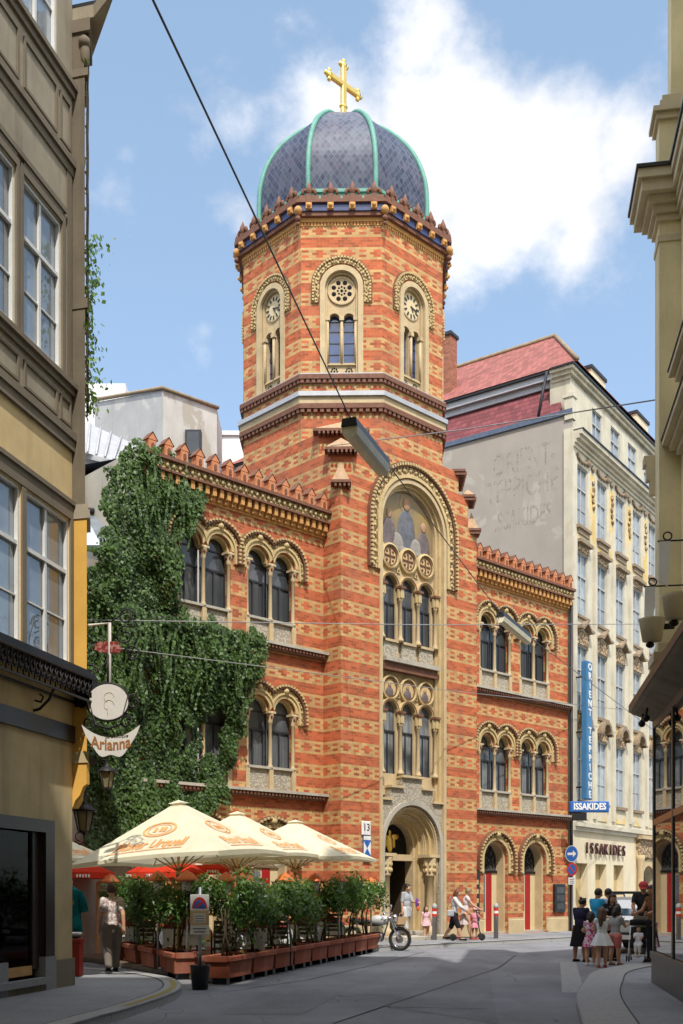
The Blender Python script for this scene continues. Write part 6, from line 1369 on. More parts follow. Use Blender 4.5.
# ================================================================ CAR
def car(p,rz):
    # local: rear faces -y
    o=thing('parked_car','silver hatchback with black roof bars parked behind the crowd','car',p,rz); P=M['silverpaint']; q=MB()
    prof=[(0,.30),(.02,.62),(.05,.86),(.10,.93),(.42,1.38),(.62,1.45),(2.0,1.47),(2.75,1.02),(3.55,.90),(3.72,.66),(3.74,.32)]
    def sec(w,zz): return w*(1-.20*max(0,zz-.9)/.6)
    vs=[];n=len(prof)
    for y,z in prof:
        w=sec(.82,z); vs+=[(-w,y,z),(-w*.55,y-.04*(y<.6),z+.012),(w*.55,y-.04*(y<.6),z+.012),(w,y,z)]
    fs=[]
    for i in range(n-1):
        for j in range(3): fs.append((i*4+j,i*4+j+1,i*4+j+5,i*4+j+4))
    q.add(vs,fs,0,None,False)
    for s,j in ((-1,0),(1,3)):
        low=[(s*.83,y,.30) for y,z in prof]; b=len(q.v)
        q.add([vs[i*4+j] for i in range(n)]+low,[(i,i+1,n+i+1,n+i) for i in range(n-1)],0)
    body=q.build('body',P,o,fixn=True)
    q=MB(); q.box(-.84,.84,-.06,.14,.30,.52,0,None,.03); q.box(-.3,.3,-.065,-.055,.52,.56,0); bm=q.build('bumper',M['black'],o)
    q=MB(); q.add([(-.60,.098,.985),(.60,.098,.985),(.53,.375,1.35),(-.53,.375,1.35)],[(0,1,2,3)]); q.build('rear_window',M['carglass'] if 'carglass' in M else M.setdefault('carglass',glass_mat('blue_car_glass',(.06,.16,.26),.03,1.7)),o)
    for v_ in [o.children[-1]]: v_.location=(0,-.012,.006)
    for s in (-1,1):
        q=MB(); q.add([(s*.745,.62,1.0),(s*.745,1.9,1.0),(s*.68,1.75,1.36),(s*.675,.72,1.36)],[(0,1,2,3)]); w=q.build('side_window',M['carglass'],o); w.location=(s*.045,0,0)
        q=MB(); q.box(s*.66,s*.81,.0,.1,.72,.93,0,None,.02); w=q.build('tail_light',M['red'],o); w.location=(0,-.01,0)
        for y in (.72,3.0):
            q=MB(); q.lathe([(.2,-.09),(.3,-.09),(.31,-.05),(.31,.05),(.3,.09),(.2,.09)],(0,0,0),20,0,True,Matrix.Translation((s*.76,y,.31))@Matrix.Rotation(PI/2,4,'Y')); w=q.build('wheel',M['rubber'],o)
            q=MB(); q.lathe([(.001,-.06),(.2,-.08),(.2,.08),(.001,.06)],(0,0,0),16,0,True,Matrix.Translation((s*.76,y,.31))@Matrix.Rotation(PI/2,4,'Y')); q.build('rim',M['steel'],w)
        q=MB(); q.tube([(s*.56,.6,1.47),(s*.56,.66,1.54),(s*.56,1.8,1.55),(s*.56,1.9,1.48)],.02,6); q.build('roof_bar',M['black'],o)
    q=MB(); q.box(-.62,.62,.66,.76,1.55,1.62,0,None,.02); q.build('cross_bar',M['black'],o)
    q=MB(); q.box(-.26,.26,-.072,-.061,.38,.49,0); q.build('number_plate',M['white'],o)
    q=MB(); q.tube([(.065*math.cos(i*PI/8),-.01,.80+.065*math.sin(i*PI/8)) for i in range(16)],.012,6,0,False,True,True); q.build('emblem',M['dframe'],o)
    q=MB(); q.box(-.18,.18,.02,.05,.60,.64,0); q.build('boot_handle',M['dframe'],o); o.children[-1].location=(0,-.03,0)
car((7.35,27.6,0),-.52)
# ================================================================ PEOPLE
def voxel(mb,size):
    me=bpy.data.meshes.new('tmp'); me.from_pydata([tuple(v) for v in mb.v],[],mb.f); ob=bpy.data.objects.new('tmp',me); COL.objects.link(ob)
    m=ob.modifiers.new('r','REMESH'); m.mode='VOXEL'; m.voxel_size=size
    s=ob.modifiers.new('s','SMOOTH'); s.factor=.5; s.iterations=3
    dg=bpy.context.evaluated_depsgraph_get(); dg.update(); ev=bpy.data.meshes.new_from_object(ob.evaluated_get(dg))
    V=[v.co.copy() for v in ev.vertices]; Fc=[tuple(p.vertices) for p in ev.polygons]
    bpy.data.objects.remove(ob); bpy.data.meshes.remove(me); bpy.data.meshes.remove(ev)
    q=MB(); q.add(V,Fc,0,None,True); return q
M['skin']=plain('skin',(.52,.29,.18),.55,0,.35,.08); M['skintan']=plain('tanned_skin',(.38,.19,.10),.55,0,.35,.08)
M['hairdark']=plain('dark_hair',(.018,.012,.01),.5,0,.4,.3,30.); M['hairbrown']=plain('brown_hair',(.07,.035,.018),.5,0,.4,.3,30.); M['hairred']=plain('auburn_hair',(.15,.05,.025),.5,0,.4,.3,30.); M['hairfair']=plain('fair_hair',(.25,.16,.08),.5,0,.4,.3,30.)
M['eye']=plain('eye',(.02,.015,.012),.3)
CL={}
def cloth(k,c,c2=None,sc=30.,th=.5):
    if k not in CL: CL[k]=pattern_mat(k,c,c2,sc,th) if c2 else plain(k,c,.9,0,.15,.12)
    return CL[k]
def person(label,pos,h,rz,skin='skin',hair='hairdark',hairstyle='short',legs=((.0,.0),(.0,.0)),arms=((.1,.12,.2,0),(.1,.12,.2,0)),lean=0.,top=None,bottom=None,dress=None,shoes='black',child=False,pitch=.1,yaw=0.,wide=1.,hat=None,sleeve=.6,top_len=0.):
    o=thing('person',label,'person',pos,rz); H=h; k=1.22 if child else 1.
    hipz=.47*H if child else .50*H; shz=(.77 if child else .815)*H; sw=.096*H*wide; hw=.055*H*wide; hr=.064*H*k; uplen=(.17)*H; folen=.15*H; th=(hipz-.05*H)*.52; sh=(hipz-.05*H)*.48
    J={}; rr=wide
    low=0
    for i,s in enumerate((-1,1)):
        f,b=legs[i]; hp=Vector((s*hw,0,hipz)); kn=hp+Vector((s*.008*H,-math.sin(f),-math.cos(f)))*th; an=kn+Vector((0,-math.sin(f-b),-math.cos(f-b)))*sh; J['h',i],J['k',i],J['a',i]=hp,kn,an; low=min(low if i else 9,an.z)
    dz=.05*H-low
    for i in (0,1):
        for q in 'hka': J[q,i]=J[q,i]+Vector((0,0,dz))
    base=Vector((0,0,hipz+dz)); Rl=Matrix.Rotation(lean,3,'X')
    up=lambda x,y,z: base+Rl@Vector((x,y,z-hipz))
    neck=up(0,0,shz+.035*H); head=up(0,-.018*H-.05*H*math.sin(pitch),shz+.035*H+hr*1.15)
    for i,s in enumerate((-1,1)):
        f,a,e,inn=arms[i]; S=up(s*sw,0,shz); d=Rl@Vector((s*math.sin(a),-math.sin(f)*math.cos(a),-math.cos(f)*math.cos(a))); El=S+d*uplen
        d2=Rl@Vector((s*(math.sin(a)*.5-inn),-math.sin(f+e),-math.cos(f+e))).normalized(); Wr=El+d2*folen; J['s',i],J['e',i],J['w',i]=S,El,Wr; J['d',i]=d2
    def torso(q,g,z0=None,zt=None):
        w=g
        q.ball(up(0,0,hipz+.015*H),(.088*H*rr+w,.062*H*rr+w,.075*H+w),14,10)
        q.ball(up(0,-.004*H,hipz+.11*H),(.078*H*rr+w,.056*H*rr+w,.10*H+w),14,10)
        q.ball(up(0,0,shz-.085*H),(.090*H*rr+w,.060*H*rr+w,.10*H+w),14,10)
        q.capsule(up(-sw*.9,0,shz-.014*H),.030*H+w,up(sw*.9,0,shz-.014*H),.030*H+w); q.capsule(up(-sw*.5,0,shz+.004*H),.026*H+w,up(sw*.5,0,shz+.004*H),.026*H+w)
    q=MB(); torso(q,0); q.capsule(up(0,0,shz-.01*H),.034*H,neck+Vector((0,-.01*H,.03*H)),.029*H)
    Rh=Matrix.Rotation(yaw,3,'Z')@Matrix.Rotation(pitch,3,'X'); hp=lambda x,y,z: head+Rl@(Rh@Vector((x*hr,y*hr,z*hr)))
    q.ball(head,(hr*.78,hr*.92,hr*1.08),14,10); q.capsule(hp(0,-.42,-.55),hr*.45,hp(0,-.30,-.35),hr*.6); q.capsule(hp(0,-.90,.12),hr*.07,hp(0,-1.04,-.16),hr*.13)
    for s in (-1,1): q.ball(hp(s*.80,.05,-.05),(hr*.10,hr*.18,hr*.25)); q.ball(hp(s*.42,-.62,-.22),hr*.30)
    q.ball(hp(0,-.84,-.48),(hr*.26,hr*.12,hr*.08))
    for i in (0,1):
        q.capsule(J['s',i],.030*H,J['e',i],.025*H); q.capsule(J['e',i],.026*H,J['w',i],.018*H); q.capsule(J['w',i],.019*H,J['w',i]+J['d',i]*.045*H,.020*H)
        q.capsule(J['h',i]+Vector((0,0,-.01*H)),.062*H*rr,J['k',i],.040*H); q.capsule(J['k',i],.040*H,J['k',i].lerp(J['a',i],.4)+Vector((0,.008*H,0)),.038*H); q.capsule(J['k',i].lerp(J['a',i],.4)+Vector((0,.008*H,0)),.038*H,J['a',i],.024*H)
        q.capsule(J['a',i]+Vector((0,.01*H,-.022*H)),.024*H,J['a',i]+Vector((0,-.085*H,-.032*H)),.019*H)
    b=voxel(q,.0125 if H>1.2 else .0105)
    for i,s in enumerate((-1,1)):     # palm and five fingers
        d2=J['d',i]; W=J['w',i]+d2*.03*H; side=Vector((-d2.z,0,d2.x)) if abs(d2.z)>.3 else Vector((1,0,0)); side=(Vector((0,-1,0))-d2*d2.dot(Vector((0,-1,0)))); side=side.normalized() if side.length>.2 else Vector((1,0,0)); nrm=d2.cross(side)*(-s)
        for t,L in ((-.6,.030),(-.2,.038),(.2,.042),(.6,.037)):
            p=W+side*t*.026*H+d2*.022*H; p1=p+d2*L*.5*H+nrm*.006*H; p2=p1+(d2*.7+nrm*.7)*L*.5*H; b.tube([p-d2*.015*H,p,p1,p2],[.0075*H,.0072*H,.0066*H,.005*H],6)
        p=W+side*.016*H-d2*.005*H; b.tube([p,p+(side*.8+d2*.6)*.022*H,p+(side*.9+d2*1.9)*.022*H],[.009*H,.008*H,.006*H],6)
    b.build('body',M[skin],o)
    for s in (-1,1):
        e=MB(); e.ball(hp(s*.30,-.80,.08),hr*.12,8,6); e.build('eye',M['eye'],o)
    # hair
    if hairstyle!='none':
        q=MB(); Mh=Matrix.Translation(head)@Rl.to_4x4()@Rh.to_4x4()
        q.ball((0,0.10*hr,.20*hr),(hr*.90,hr*.98,hr*1.02),16,10,0,Mh)
        if hairstyle in('long','bob'):
            L={'long':2.9,'bob':1.5}[hairstyle]; q.capsule(hp(0,.45,.1),hr*.75,hp(0,.62,-L*.55),hr*.68); q.capsule(hp(0,.62,-L*.55),hr*.68,hp(0,.66,-L),hr*.36)
            for s in (-1,1): q.capsule(hp(s*.72,.15,.1),hr*.30,hp(s*.72,.12,-L*.6),hr*.26)
        if hairstyle=='bun': q.ball(hp(0,.9,.75),hr*.42)
        if hairstyle=='curly':
            for t in range(26): a=R.uniform(0,2*PI); zz=R.uniform(-.25,1.); q.ball(hp(.85*math.cos(a)*math.sqrt(max(.1,1-zz*zz*.6)),.15+.8*abs(math.sin(a)) if math.sin(a)>0 else .1-.35*abs(math.sin(a)),zz+.15),hr*R.uniform(.2,.32))
        # keep the face clear: trim what stands before the brow
        q2=MB(); q2.v=q.v; q2.f=q.f; q=voxel(q2,.012); inv=Mh.inverted(); keep=[not(((inv@v).y<-.45*hr) and ((inv@v).z<.62*hr)) for v in q.v]
        q.f=[f for f in q.f if all(keep[i] for i in f)]; q.m=[0]*len(q.f); q.sm=[True]*len(q.f); q.build('hair',M[hair],o)
    if hat:
        q=MB(); Mh=Matrix.Translation(head)@Rl.to_4x4()@Rh.to_4x4(); q.lathe([(hr*1.0,hr*.25),(hr*.98,hr*.6),(hr*.75,hr*1.0),(hr*.3,hr*1.2),(.001,hr*1.22)],(0,hr*.05,0),16,0,True,Mh,0,False)
        q.prism([(-hr*.7,-hr*.7),(hr*.7,-hr*.7),(hr*.45,-hr*1.5),(-hr*.45,-hr*1.5)],hr*.28,hr*.34,'z',0,Mh); q.build('cap',hat,o,fixn=True)
    def sleeves(q,g,f):
        for i in (0,1):
            if f<=1: q.capsule(J['s',i],.031*H+g,J['s',i].lerp(J['e',i],f),.031*H+g)
            else: q.capsule(J['s',i],.031*H+g,J['e',i],.028*H+g); q.capsule(J['e',i],.030*H+g,J['e',i].lerp(J['w',i],f-1),.024*H+g)
    if top or dress:
        q=MB(); torso(q,.011); 
        if sleeve: sleeves(q,.009,sleeve)
        if top_len: q.cone(up(0,0,hipz+.05*H),.085*H*rr,up(0,0,hipz-top_len*H),.10*H*rr,14)
        q=voxel(q,.016)
        if dress:
            zl=dress[1]*H; n=40; vs=[];z0=hipz+.10*H
            for j in range(9):
                t=j/8; z=(z0+(zl-z0)*t); r=(.080+(dress[2]-.080)*t**.8)*H
                for i in range(n): a=2*PI*i/n; ff=1+.10*t*math.sin(a*8+1.3*math.sin(a*2)); p=Vector((r*ff*math.cos(a)*1.05,r*ff*math.sin(a)*.88,z)); vs.append(p+Vector((0,0,dz)) if t>.3 else up(p.x,p.y,p.z))
            q.add(vs,[(j*n+i,(j+1)*n+i,(j+1)*n+(i+1)%n,j*n+(i+1)%n) for j in range(8) for i in range(n)],0,None,True)
        q.build('dress' if dress else 'shirt',dress[0] if dress else top,o)
    if bottom:
        kind,mat,ln=bottom
        if kind in('trousers','shorts'):
            q=MB(); q.ball(up(0,0,hipz+.015*H),(.092*H*rr+.01,.066*H*rr+.01,.06*H),14,10)
            for i in (0,1):
                if ln<=.5: q.capsule(J['h',i],.066*H*rr+.008,J['h',i].lerp(J['k',i],ln*2),.054*H)
                else: q.capsule(J['h',i],.066*H*rr+.008,J['k',i],.050*H); q.capsule(J['k',i],.050*H,J['k',i].lerp(J['a',i],(ln-.5)*2),.042*H)
            voxel(q,.015).build(kind,mat,o)
        else:
            q=MB(); zl=ln*H; n=36; vs=[]; z0=hipz+.07*H
            for j in range(8):
                t=j/7; z=z0+(zl-z0)*t; r=(.088+.05*t)*H*rr
                for i in range(n): a=2*PI*i/n; ff=1+.05*t*math.sin(a*7); vs.append(Vector((r*ff*math.cos(a),r*ff*math.sin(a)*.8,z+dz)))
            q.add(vs,[(j*n+i,(j+1)*n+i,(j+1)*n+(i+1)%n,j*n+(i+1)%n) for j in range(7) for i in range(n)],0,None,True); q.build('skirt',mat,o)
    for i in (0,1):
        q=MB(); q.capsule(J['a',i]+Vector((0,.016*H,-.026*H)),.024*H,J['a',i]+Vector((0,-.09*H,-.034*H)),.0205*H); q.box(J['a',i].x-.026*H,J['a',i].x+.026*H,J['a',i].y-.108*H,J['a',i].y+.042*H,J['a',i].z-.05*H,J['a',i].z-.036*H,0,None,.004); q.build('shoe',cloth('shoe_'+shoes,{'black':(.02,.018,.016),'white':(.6,.6,.58),'red':(.35,.06,.05),'tan':(.25,.14,.08)}[shoes]),o)
    o['_']=0; del o['_']
    return o,J
def gpt(u,D,z=0): return ((u-CX)*D/F,D,z)
walk=((.32,.10),(-.22,.35))
person('person walking away in a patterned white short sleeve shirt and grey trousers',gpt(112,19.8,.12),1.67,PI+.35,'skin','hairbrown','short',walk,((-.25,.12,.3,0),(.2,.12,.25,0)),.06,cloth('patterned_shirt',(.62,.57,.52),(.36,.24,.22),26.,.52),('trousers',cloth('grey_trousers',(.15,.125,.105)),.98),None,'black')
W,JW=person('person leaving the church portal in a long grey top with a tan handbag',gpt(406.5,33.6,.24),1.62,.75,'skin','hairdark','bun',((.15,.05),(-.1,.1)),((-.05,.12,.15,0),(.3,.1,1.2,.2)),0,cloth('pale_grey_top',(.36,.37,.39)),('trousers',cloth('white_trousers',(.52,.51,.50)),.95),None,'tan',False,.25,.3,1.,None,.9,.14)
hb=Vector(W.location)+Matrix.Rotation(.75,3,'Z')@(JW['w',0]+JW['d',0]*.09); o=thing('handbag','tan handbag hanging from the hand of the person leaving the portal','handbag',hb,.4); q=MB(); q.prism([(-.21,-.36),(.21,-.36),(.17,-.12),(-.17,-.12)],-.07,.07,'y'); q.build('bag_body',cloth('tan_leather',(.36,.25,.14)),o,fixn=True); q=MB(); q.tube([(-.11,0,-.13),(-.09,0,-.03),(0,0,.02),(.09,0,-.03),(.11,0,-.13)],.012,6); q.build('strap',cloth('tan_leather',(.36,.25,.14)),o)
sc=Vector(W.location)+Matrix.Rotation(.75,3,'Z')@JW['w',1]; o=thing('scarf','purple and orange scarf over the arm of the person at the portal','scarf',sc); q=MB(); q.ball((0,-.01,-.02),(.06,.07,.16),10,8); q.ball((.02,-.03,-.18),(.05,.05,.10),8,6,1); q.build('folded_cloth',[cloth('purple',(.16,.05,.28)),cloth('orange_cloth',(.65,.14,.05))],o)
person('person, small girl with long brown hair in a pink print dress at the portal',gpt(426,33.3,.12),1.08,.2,'skin','hairbrown','long',((.1,0),(-.1,.1)),((.1,.25,.3,0),(.05,.25,.2,0)),0,None,None,(cloth('pink_print',(.62,.50,.50),(.55,.12,.25),30.,.55),.40,.15),'tan',True,.1,.4,1.,None,.25)
person('person in a white jacket and black shorts walking behind the scooter, auburn hair',gpt(454,33.0,.12),1.63,1.25,'skin','hairred','bob',((.42,.15),(-.30,.3)),((.75,.1,.35,0),(.55,.1,.4,0)),.10,cloth('white_jacket',(.58,.57,.56)),('shorts',cloth('black_knee',(.02,.018,.02)),.55),None,'black',False,.2,0,1.05,None,1.8)
person('person in a pale pink dress with pinned fair hair, pushing the scooter',gpt(465,33.4,.12),1.64,1.6,'skin','hairfair','bun',((.3,.1),(-.2,.25)),((.7,.1,.4,0),(.65,.1,.45,0)),.08,None,None,(cloth('pale_pink',(.70,.56,.55)),.30,.115),'red',False,.25,.4,1.,None,.3)
person('person, a small child in pink with a pink cap beside the scooter',gpt(474.5,33.6,.12),1.02,2.4,'skin','hairfair','short',((.15,0),(-.1,.1)),((.9,.1,.4,0),(.2,.2,.3,0)),0,None,None,(cloth('pink_dress',(.70,.28,.34)),.36,.15),'red',True,.1,0,1.,cloth('pink_cap',(.7,.3,.38)),.6)
# shoulder bag of the white jacket
p=gpt(450,32.8,.12); o=thing('shoulder_bag','pale grey bag at the hip of the person in the white jacket','handbag',(p[0],p[1]-.12,p[2]+.85)); q=MB(); q.box(-.11,.11,-.05,.05,-.12,.08,0,None,.03); q.build('bag_body',cloth('pale_grey_top',(.36,.37,.39)),o); q=MB(); q.tube([(-.1,0,.11),(0,.03,.5),(.1,0,.11)],.012,6); q.build('strap',cloth('pale_grey_top',(.36,.37,.39)),o)
p=gpt(469,32.6,.12); o=thing('kick_scooter','black kick scooter pushed along the church pavement by the two strollers','scooter',p,.25); q=MB(); q.box(-.42,.28,-.055,.055,.09,.12,0,None,.01); q.build('deck',M['black'],o)
for x in (-.52,.42):
    q=MB(); q.lathe([(.06,-.02),(.105,-.022),(.11,0),(.105,.022),(.06,.02)],(0,0,0),18,0,True,Matrix.Translation((x,0,.11))@Matrix.Rotation(PI/2,4,'X')); w=q.build('wheel',M['rubber'],o); q=MB(); q.lathe([(.001,-.014),(.065,-.016),(.065,.016),(.001,.014)],(0,0,0),12,0,True,Matrix.Translation((x,0,.11))@Matrix.Rotation(PI/2,4,'X')); q.build('rim',M['steel'],w)
q=MB(); q.tube([(.42,0,.11),(.34,0,.3),(.24,0,.92)],.018,8); q.tube([(.28,0,.11),(.36,0,.25)],.018,8); q.box(-.54,-.4,-.03,.03,.09,.13); q.build('stem',M['black'],o); q=MB(); q.tube([(.24,-.24,.93),(.24,.24,.93)],.015,8); q.build('handlebar',M['black'],o)
# crowd at the right corner
person('person, a short woman in dark navy with a long black skirt',gpt(580,24.6),1.47,PI-.9,'skintan','hairdark','curly',((.05,0),(-.05,.05)),((.4,.1,.9,.3),(.4,.1,.9,.3)),.08,cloth('navy_top',(.02,.02,.045)),('skirt',cloth('black_skirt',(.012,.011,.013)),.24),None,'black',False,.3,0,1.25,None,.95)
person('person, a girl seen from behind in a pink and white patterned dress',gpt(590.5,23.3),1.2,PI-.4,'skin','hairdark','bob',((.08,0),(-.08,.08)),((.5,.1,1.,.3),(.5,.1,1.,.3)),0,None,None,(cloth('pink_pattern',(.62,.55,.56),(.50,.05,.20),24.,.5),.34,.13),'white',True,.3,0,1.,None,.3)
person('person in a bright turquoise shirt with short dark hair at the back of the crowd',gpt(596,26.2),1.70,PI-1.0,'skintan','hairdark','short',((.05,0),(-.05,.05)),((.4,.15,1.,.3),(.4,.15,1.,.3)),.05,cloth('turquoise_shirt',(.03,.30,.55)),('trousers',cloth('dark_jeans',(.03,.035,.06)),.98),None,'black',False,.25,0,1.05,None,.7)
person('person in a pale lavender shirt behind the turquoise shirt',gpt(610,26.8),1.70,PI+.3,'skintan','hairdark','short',((.05,0),(-.05,.05)),((.3,.12,.8,.2),(.3,.12,.8,.2)),.05,cloth('lavender_shirt',(.40,.47,.66)),('trousers',cloth('dark_jeans',(.03,.035,.06)),.98),None,'black',False,.2,0,1.,None,.7)
person('person, a girl with long brown hair in a white flared dress',gpt(602,22.7),1.30,PI-.1,'skin','hairbrown','long',((.06,0),(-.06,.06)),((.5,.15,1.1,.3),(.5,.15,1.2,.3)),0,None,None,(cloth('white_dress',(.66,.69,.70)),.36,.17),'red',True,.3,-.3,1.,None,.2)
person('person, a girl in a grey tee shirt and coral shorts beside the white dress',gpt(615,23.4),1.34,PI/2+.7,'skin','hairdark','bob',((.06,0),(-.06,.06)),((.7,.1,1.2,.3),(.7,.1,1.2,.3)),.06,cloth('grey_tee',(.33,.34,.34)),('shorts',cloth('coral_shorts',(.55,.17,.14)),.36),None,'tan',True,.35,0,1.,None,.6)
person('person, a woman in black with long dark hair facing the children',gpt(611,24.9),1.58,.15,'skin','hairdark','long',((.05,0),(-.05,.05)),((.4,.1,1.,.3),(.4,.1,1.,.3)),.05,cloth('black_top',(.018,.016,.02),(.30,.30,.30),14.,.62),('trousers',cloth('black_jeans',(.015,.015,.018)),.98),None,'black',False,.4,0,1.,None,.9)
person('person in a black tee shirt and red cap standing behind the stroller',gpt(644,24.4,.12),1.73,-.35,'skintan','hairdark','none',((.05,0),(-.05,.05)),((.6,.12,.7,.25),(.6,.12,.7,.25)),.08,cloth('black_tee',(.022,.022,.024)),('trousers',cloth('khaki_trousers',(.17,.15,.11)),.98),None,'black',False,.35,0,1.15,cloth('red_cap',(.45,.06,.06)),.6)
person('person in a brown sleeveless top half hidden by the glazed corner',gpt(654.5,22.6,.12),1.64,-1.0,'skintan','hairdark','bob',((.05,0),(-.05,.05)),((.5,.15,.9,.2),(.5,.15,.9,.2)),.05,cloth('brown_top',(.16,.07,.03)),('trousers',cloth('black_jeans',(.015,.015,.018)),.98),None,'black',False,.3,0,1.,None,.2)
# stroller with a toddler
p=gpt(638,22.9,.12); o=thing('stroller','black folding stroller with white tube frame holding a toddler','stroller',p,-.35); o.scale=(.86,.86,.84)
q=MB()
for s in (-1,1): q.tube([(s*.22,-.30,.09),(s*.21,.12,.62),(s*.2,.34,1.0),(s*.2,.44,1.04)],.014,6); q.tube([(s*.22,.32,.09),(s*.21,-.02,.55)],.014,6); q.tube([(s*.21,-.02,.55),(s*.21,-.2,.56)],.013,6)
q.tube([(-.22,.32,.12),(.22,.32,.12)],.012,6); q.tube([(-.22,-.27,.14),(.22,-.27,.14)],.012,6); q.build('frame',M['white'],o)
for sx in (-.22,.22):
    for y in (-.30,.32):
        q=MB()
        for d_ in (-.03,.03): q.lathe([(.02,-.014),(.078,-.014),(.08,0),(.078,.014),(.02,.014)],(0,0,0),14,0,True,Matrix.Translation((sx+d_,y,.08))@Matrix.Rotation(PI/2,4,'Y'))
        q.build('wheel',M['rubber'],o)
q=MB(); q.add([(-.19,-.2,.40),(.19,-.2,.40),(.19,.1,.36),(-.19,.1,.36),(-.19,.28,.86),(.19,.28,.86)],[(0,1,2,3),(3,2,5,4)]); q.add([(-.19,-.2,.36),(.19,-.2,.36),(.19,.13,.32),(-.19,.13,.32),(-.19,.31,.86),(.19,.31,.86)],[(3,2,1,0),(4,5,2,3)]); q.build('seat',M['rubber'],o)
q=MB(); K=8; vs=[]
for k in range(K+1):
    a=PI*.05+ (PI*.62)*k/K
    for s in (-1,-.6,0,.6,1): vs.append((s*.2,.26-.30*math.sin(a)*(1-.1*s*s)+.06,.86+.26*(1-math.cos(a))*.6*(1-.15*s*s) if 0 else .80+.28*math.cos(a-PI*.30)*(1-.1*s*s)))
q.add(vs,[(k*5+j,k*5+j+1,k*5+j+6,k*5+j+5) for k in range(K) for j in range(4)],0,None,True); q.build('hood',M['rubber'],o)
tod,_J=person('person, a toddler in a white tee shirt asleep in the stroller',(p[0]-.0,p[1]-.02,p[2]+.14),.76,-.35,'skin','hairdark','short',((1.35,1.2),(1.35,1.2)),((.6,.1,.6,.2),(.6,.1,.6,.2)),-.32,cloth('white_tee',(.68,.66,.70)),('trousers',cloth('pale_trousers',(.60,.58,.57)),.9),None,'white',True,.3,.5,1.,None,.6)
# ================================================================ SKY, SUN, CAMERA
AZ=Vector((.15,-.985,0)).normalized(); EL=rad(55)
world=bpy.data.worlds.new('World'); SC.world=world; world.use_nodes=True; nt=world.node_tree; nn=nt.nodes; bg=nn['Background']
sky=nn.new('ShaderNodeTexSky'); sky.sky_type='NISHITA'; sky.sun_disc=False; sky.sun_elevation=EL; sky.sun_rotation=math.atan2(AZ.x,AZ.y); sky.air_density=1.0; sky.dust_density=1.6; sky.ozone_density=1.2; sky.altitude=200
tc=nn.new('ShaderNodeTexCoord'); D0=tc.outputs['Generated']
def wm(op,a,b=0.,c=None):
    m=nn.new('ShaderNodeMath'); m.operation=op
    for i,x in enumerate((a,b,c)):
        if x is None: continue
        if isinstance(x,(int,float)): m.inputs[i].default_value=x
        else: nt.links.new(x,m.inputs[i])
    return m.outputs[0]
def wnoise(scale,detail,rough,off=0,dist=0.):
    mp=nn.new('ShaderNodeMapping'); nt.links.new(D0,mp.inputs[0]); mp.inputs['Location'].default_value=(off,off*.7,off*.3); mp.inputs['Scale'].default_value=(1,1,1.25)
    t=nn.new('ShaderNodeTexNoise'); nt.links.new(mp.outputs[0],t.inputs['Vector']); t.inputs['Scale'].default_value=scale; t.inputs['Detail'].default_value=detail; t.inputs['Roughness'].default_value=rough; t.inputs['Distortion'].default_value=dist; return t.outputs['Fac']
def blob(u,v,r,soft=1.):
    c=Vector(((u-CX)/F,1,(HV-v)/F)).normalized(); n=nn.new('ShaderNodeVectorMath'); n.operation='DISTANCE'; nt.links.new(D0,n.inputs[0]); n.inputs[1].default_value=c
    mr=nn.new('ShaderNodeMapRange'); nt.links.new(n.outputs['Value'],mr.inputs[0]); L=r/F/math.sqrt(1+((HV-v)/F)**2); mr.inputs[1].default_value=0; mr.inputs[2].default_value=L; mr.inputs[3].default_value=1; mr.inputs[4].default_value=0; return mr.outputs[0]
f=None
for u,v,r,w in ((330,150,135,1.),(250,125,80,.6),(440,150,150,1.),(550,170,150,1.),(625,150,110,.85),(590,235,110,.85),(480,230,110,.85),(430,25,120,.85),(200,150,70,.5),(240,60,80,.45),(560,30,90,.5),(290,20,90,.5),(240,225,90,.75),(120,205,90,.55),(205,350,50,.4),(130,160,50,.45),(-150,100,300,.8),(850,150,300,.8),(900,500,250,.6),(-300,450,300,.7)):
    b=wm('MULTIPLY',blob(u,v,r),w); f=b if f is None else wm('MAXIMUM',f,b)
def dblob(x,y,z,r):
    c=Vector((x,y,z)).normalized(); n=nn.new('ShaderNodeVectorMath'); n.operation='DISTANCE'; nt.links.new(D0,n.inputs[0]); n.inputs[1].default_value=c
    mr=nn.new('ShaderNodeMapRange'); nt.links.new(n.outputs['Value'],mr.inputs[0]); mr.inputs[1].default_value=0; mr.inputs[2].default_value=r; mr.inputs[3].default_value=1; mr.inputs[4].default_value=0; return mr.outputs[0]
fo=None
for d_ in ((0,.25,1,.55),(-.6,-.2,1,.6),(.7,-.1,1,.6),(.1,-1,.8,.7),(1.,-.4,.4,.5),(-1,-.3,.5,.5)):  # unseen bright clouds overhead and behind, added to fill the shaded street
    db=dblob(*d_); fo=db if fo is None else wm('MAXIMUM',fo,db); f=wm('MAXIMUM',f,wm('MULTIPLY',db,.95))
n1=wnoise(9.,9,.60,3.); n2=wnoise(3.2,6,.55,7.,.3)
fld=wm('ADD',wm('MULTIPLY',f,1.15),wm('ADD',wm('MULTIPLY',wm('SUBTRACT',n1,.5),2.1),wm('MULTIPLY',wm('SUBTRACT',n2,.5),.9)))
mr=nn.new('ShaderNodeMapRange'); mr.interpolation_type='SMOOTHSTEP'; nt.links.new(fld,mr.inputs[0]); mr.inputs[1].default_value=.30; mr.inputs[2].default_value=1.05; cov=mr.outputs[0]
shade=wnoise(6.,6,.55,11.); sr=nn.new('ShaderNodeMapRange'); nt.links.new(shade,sr.inputs[0]); sr.inputs[1].default_value=.3; sr.inputs[2].default_value=.65; sr.inputs[3].default_value=.78; sr.inputs[4].default_value=1.
cc=nn.new('ShaderNodeCombineColor'); CB=wm('ADD',5.6,wm('MULTIPLY',fo,16.))  # clouds out of view made far brighter, as added fill light
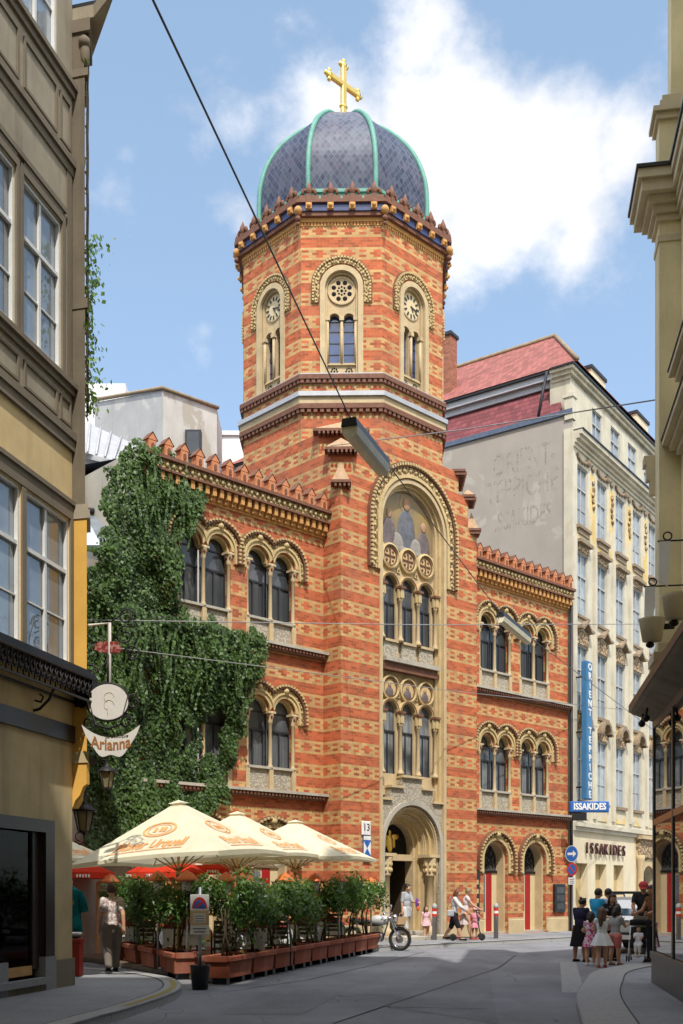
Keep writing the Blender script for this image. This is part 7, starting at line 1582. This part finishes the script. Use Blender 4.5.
nt.links.new(wm('MULTIPLY',sr.outputs[0],CB),cc.inputs[0]); nt.links.new(wm('MULTIPLY',sr.outputs[0],CB),cc.inputs[1]); nt.links.new(wm('MULTIPLY',wm('MULTIPLY',sr.outputs[0],CB),1.03),cc.inputs[2])
# thin veil of haze that keeps the blue pale
veil=nn.new('ShaderNodeMix'); veil.data_type='RGBA'; veil.inputs[0].default_value=.22; nt.links.new(sky.outputs[0],veil.inputs[6]); veil.inputs[7].default_value=(4.0,5.6,7.0,1)
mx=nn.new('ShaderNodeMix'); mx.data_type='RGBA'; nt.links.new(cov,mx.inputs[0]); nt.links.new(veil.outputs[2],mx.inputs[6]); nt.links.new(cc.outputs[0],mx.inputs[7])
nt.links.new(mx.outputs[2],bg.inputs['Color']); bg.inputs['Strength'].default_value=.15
sl=bpy.data.lights.new('sun','SUN'); sl.energy=3.3; sl.angle=rad(.53); sl.color=(1.,.965,.90); so=bpy.data.objects.new('sun',sl); COL.objects.link(so)
sd=Vector((AZ.x*math.cos(EL),AZ.y*math.cos(EL),math.sin(EL))); so.rotation_euler=sd.to_track_quat('Z','Y').to_euler(); so.location=(0,-20,60)
cam=bpy.data.cameras.new('camera'); co_=bpy.data.objects.new('camera',cam); COL.objects.link(co_); co_.location=(0,0,1.6); co_.rotation_euler=(PI/2,0,0)
cam.sensor_fit='VERTICAL'; cam.sensor_height=36.; cam.sensor_width=24.; cam.lens=F/1024*36.; cam.shift_y=(HV-512)/1024.; cam.clip_end=2000; cam.clip_start=.05; SC.camera=co_
SC.view_settings.view_transform='Standard'; SC.view_settings.look='None'; SC.view_settings.gamma=1.; SC.view_settings.exposure=.52; SC.view_settings.use_curve_mapping=False
SC.cycles.max_bounces=7; SC.cycles.use_denoising=True; SC.cycles.transparent_max_bounces=6; SC.cycles.caustics_reflective=False; SC.cycles.caustics_refractive=False
for o in bpy.data.objects:      # tidy: what carries no label of its own inherits nothing
    if o.type=='EMPTY' and 'label' in o and not o['label']: del o['label']
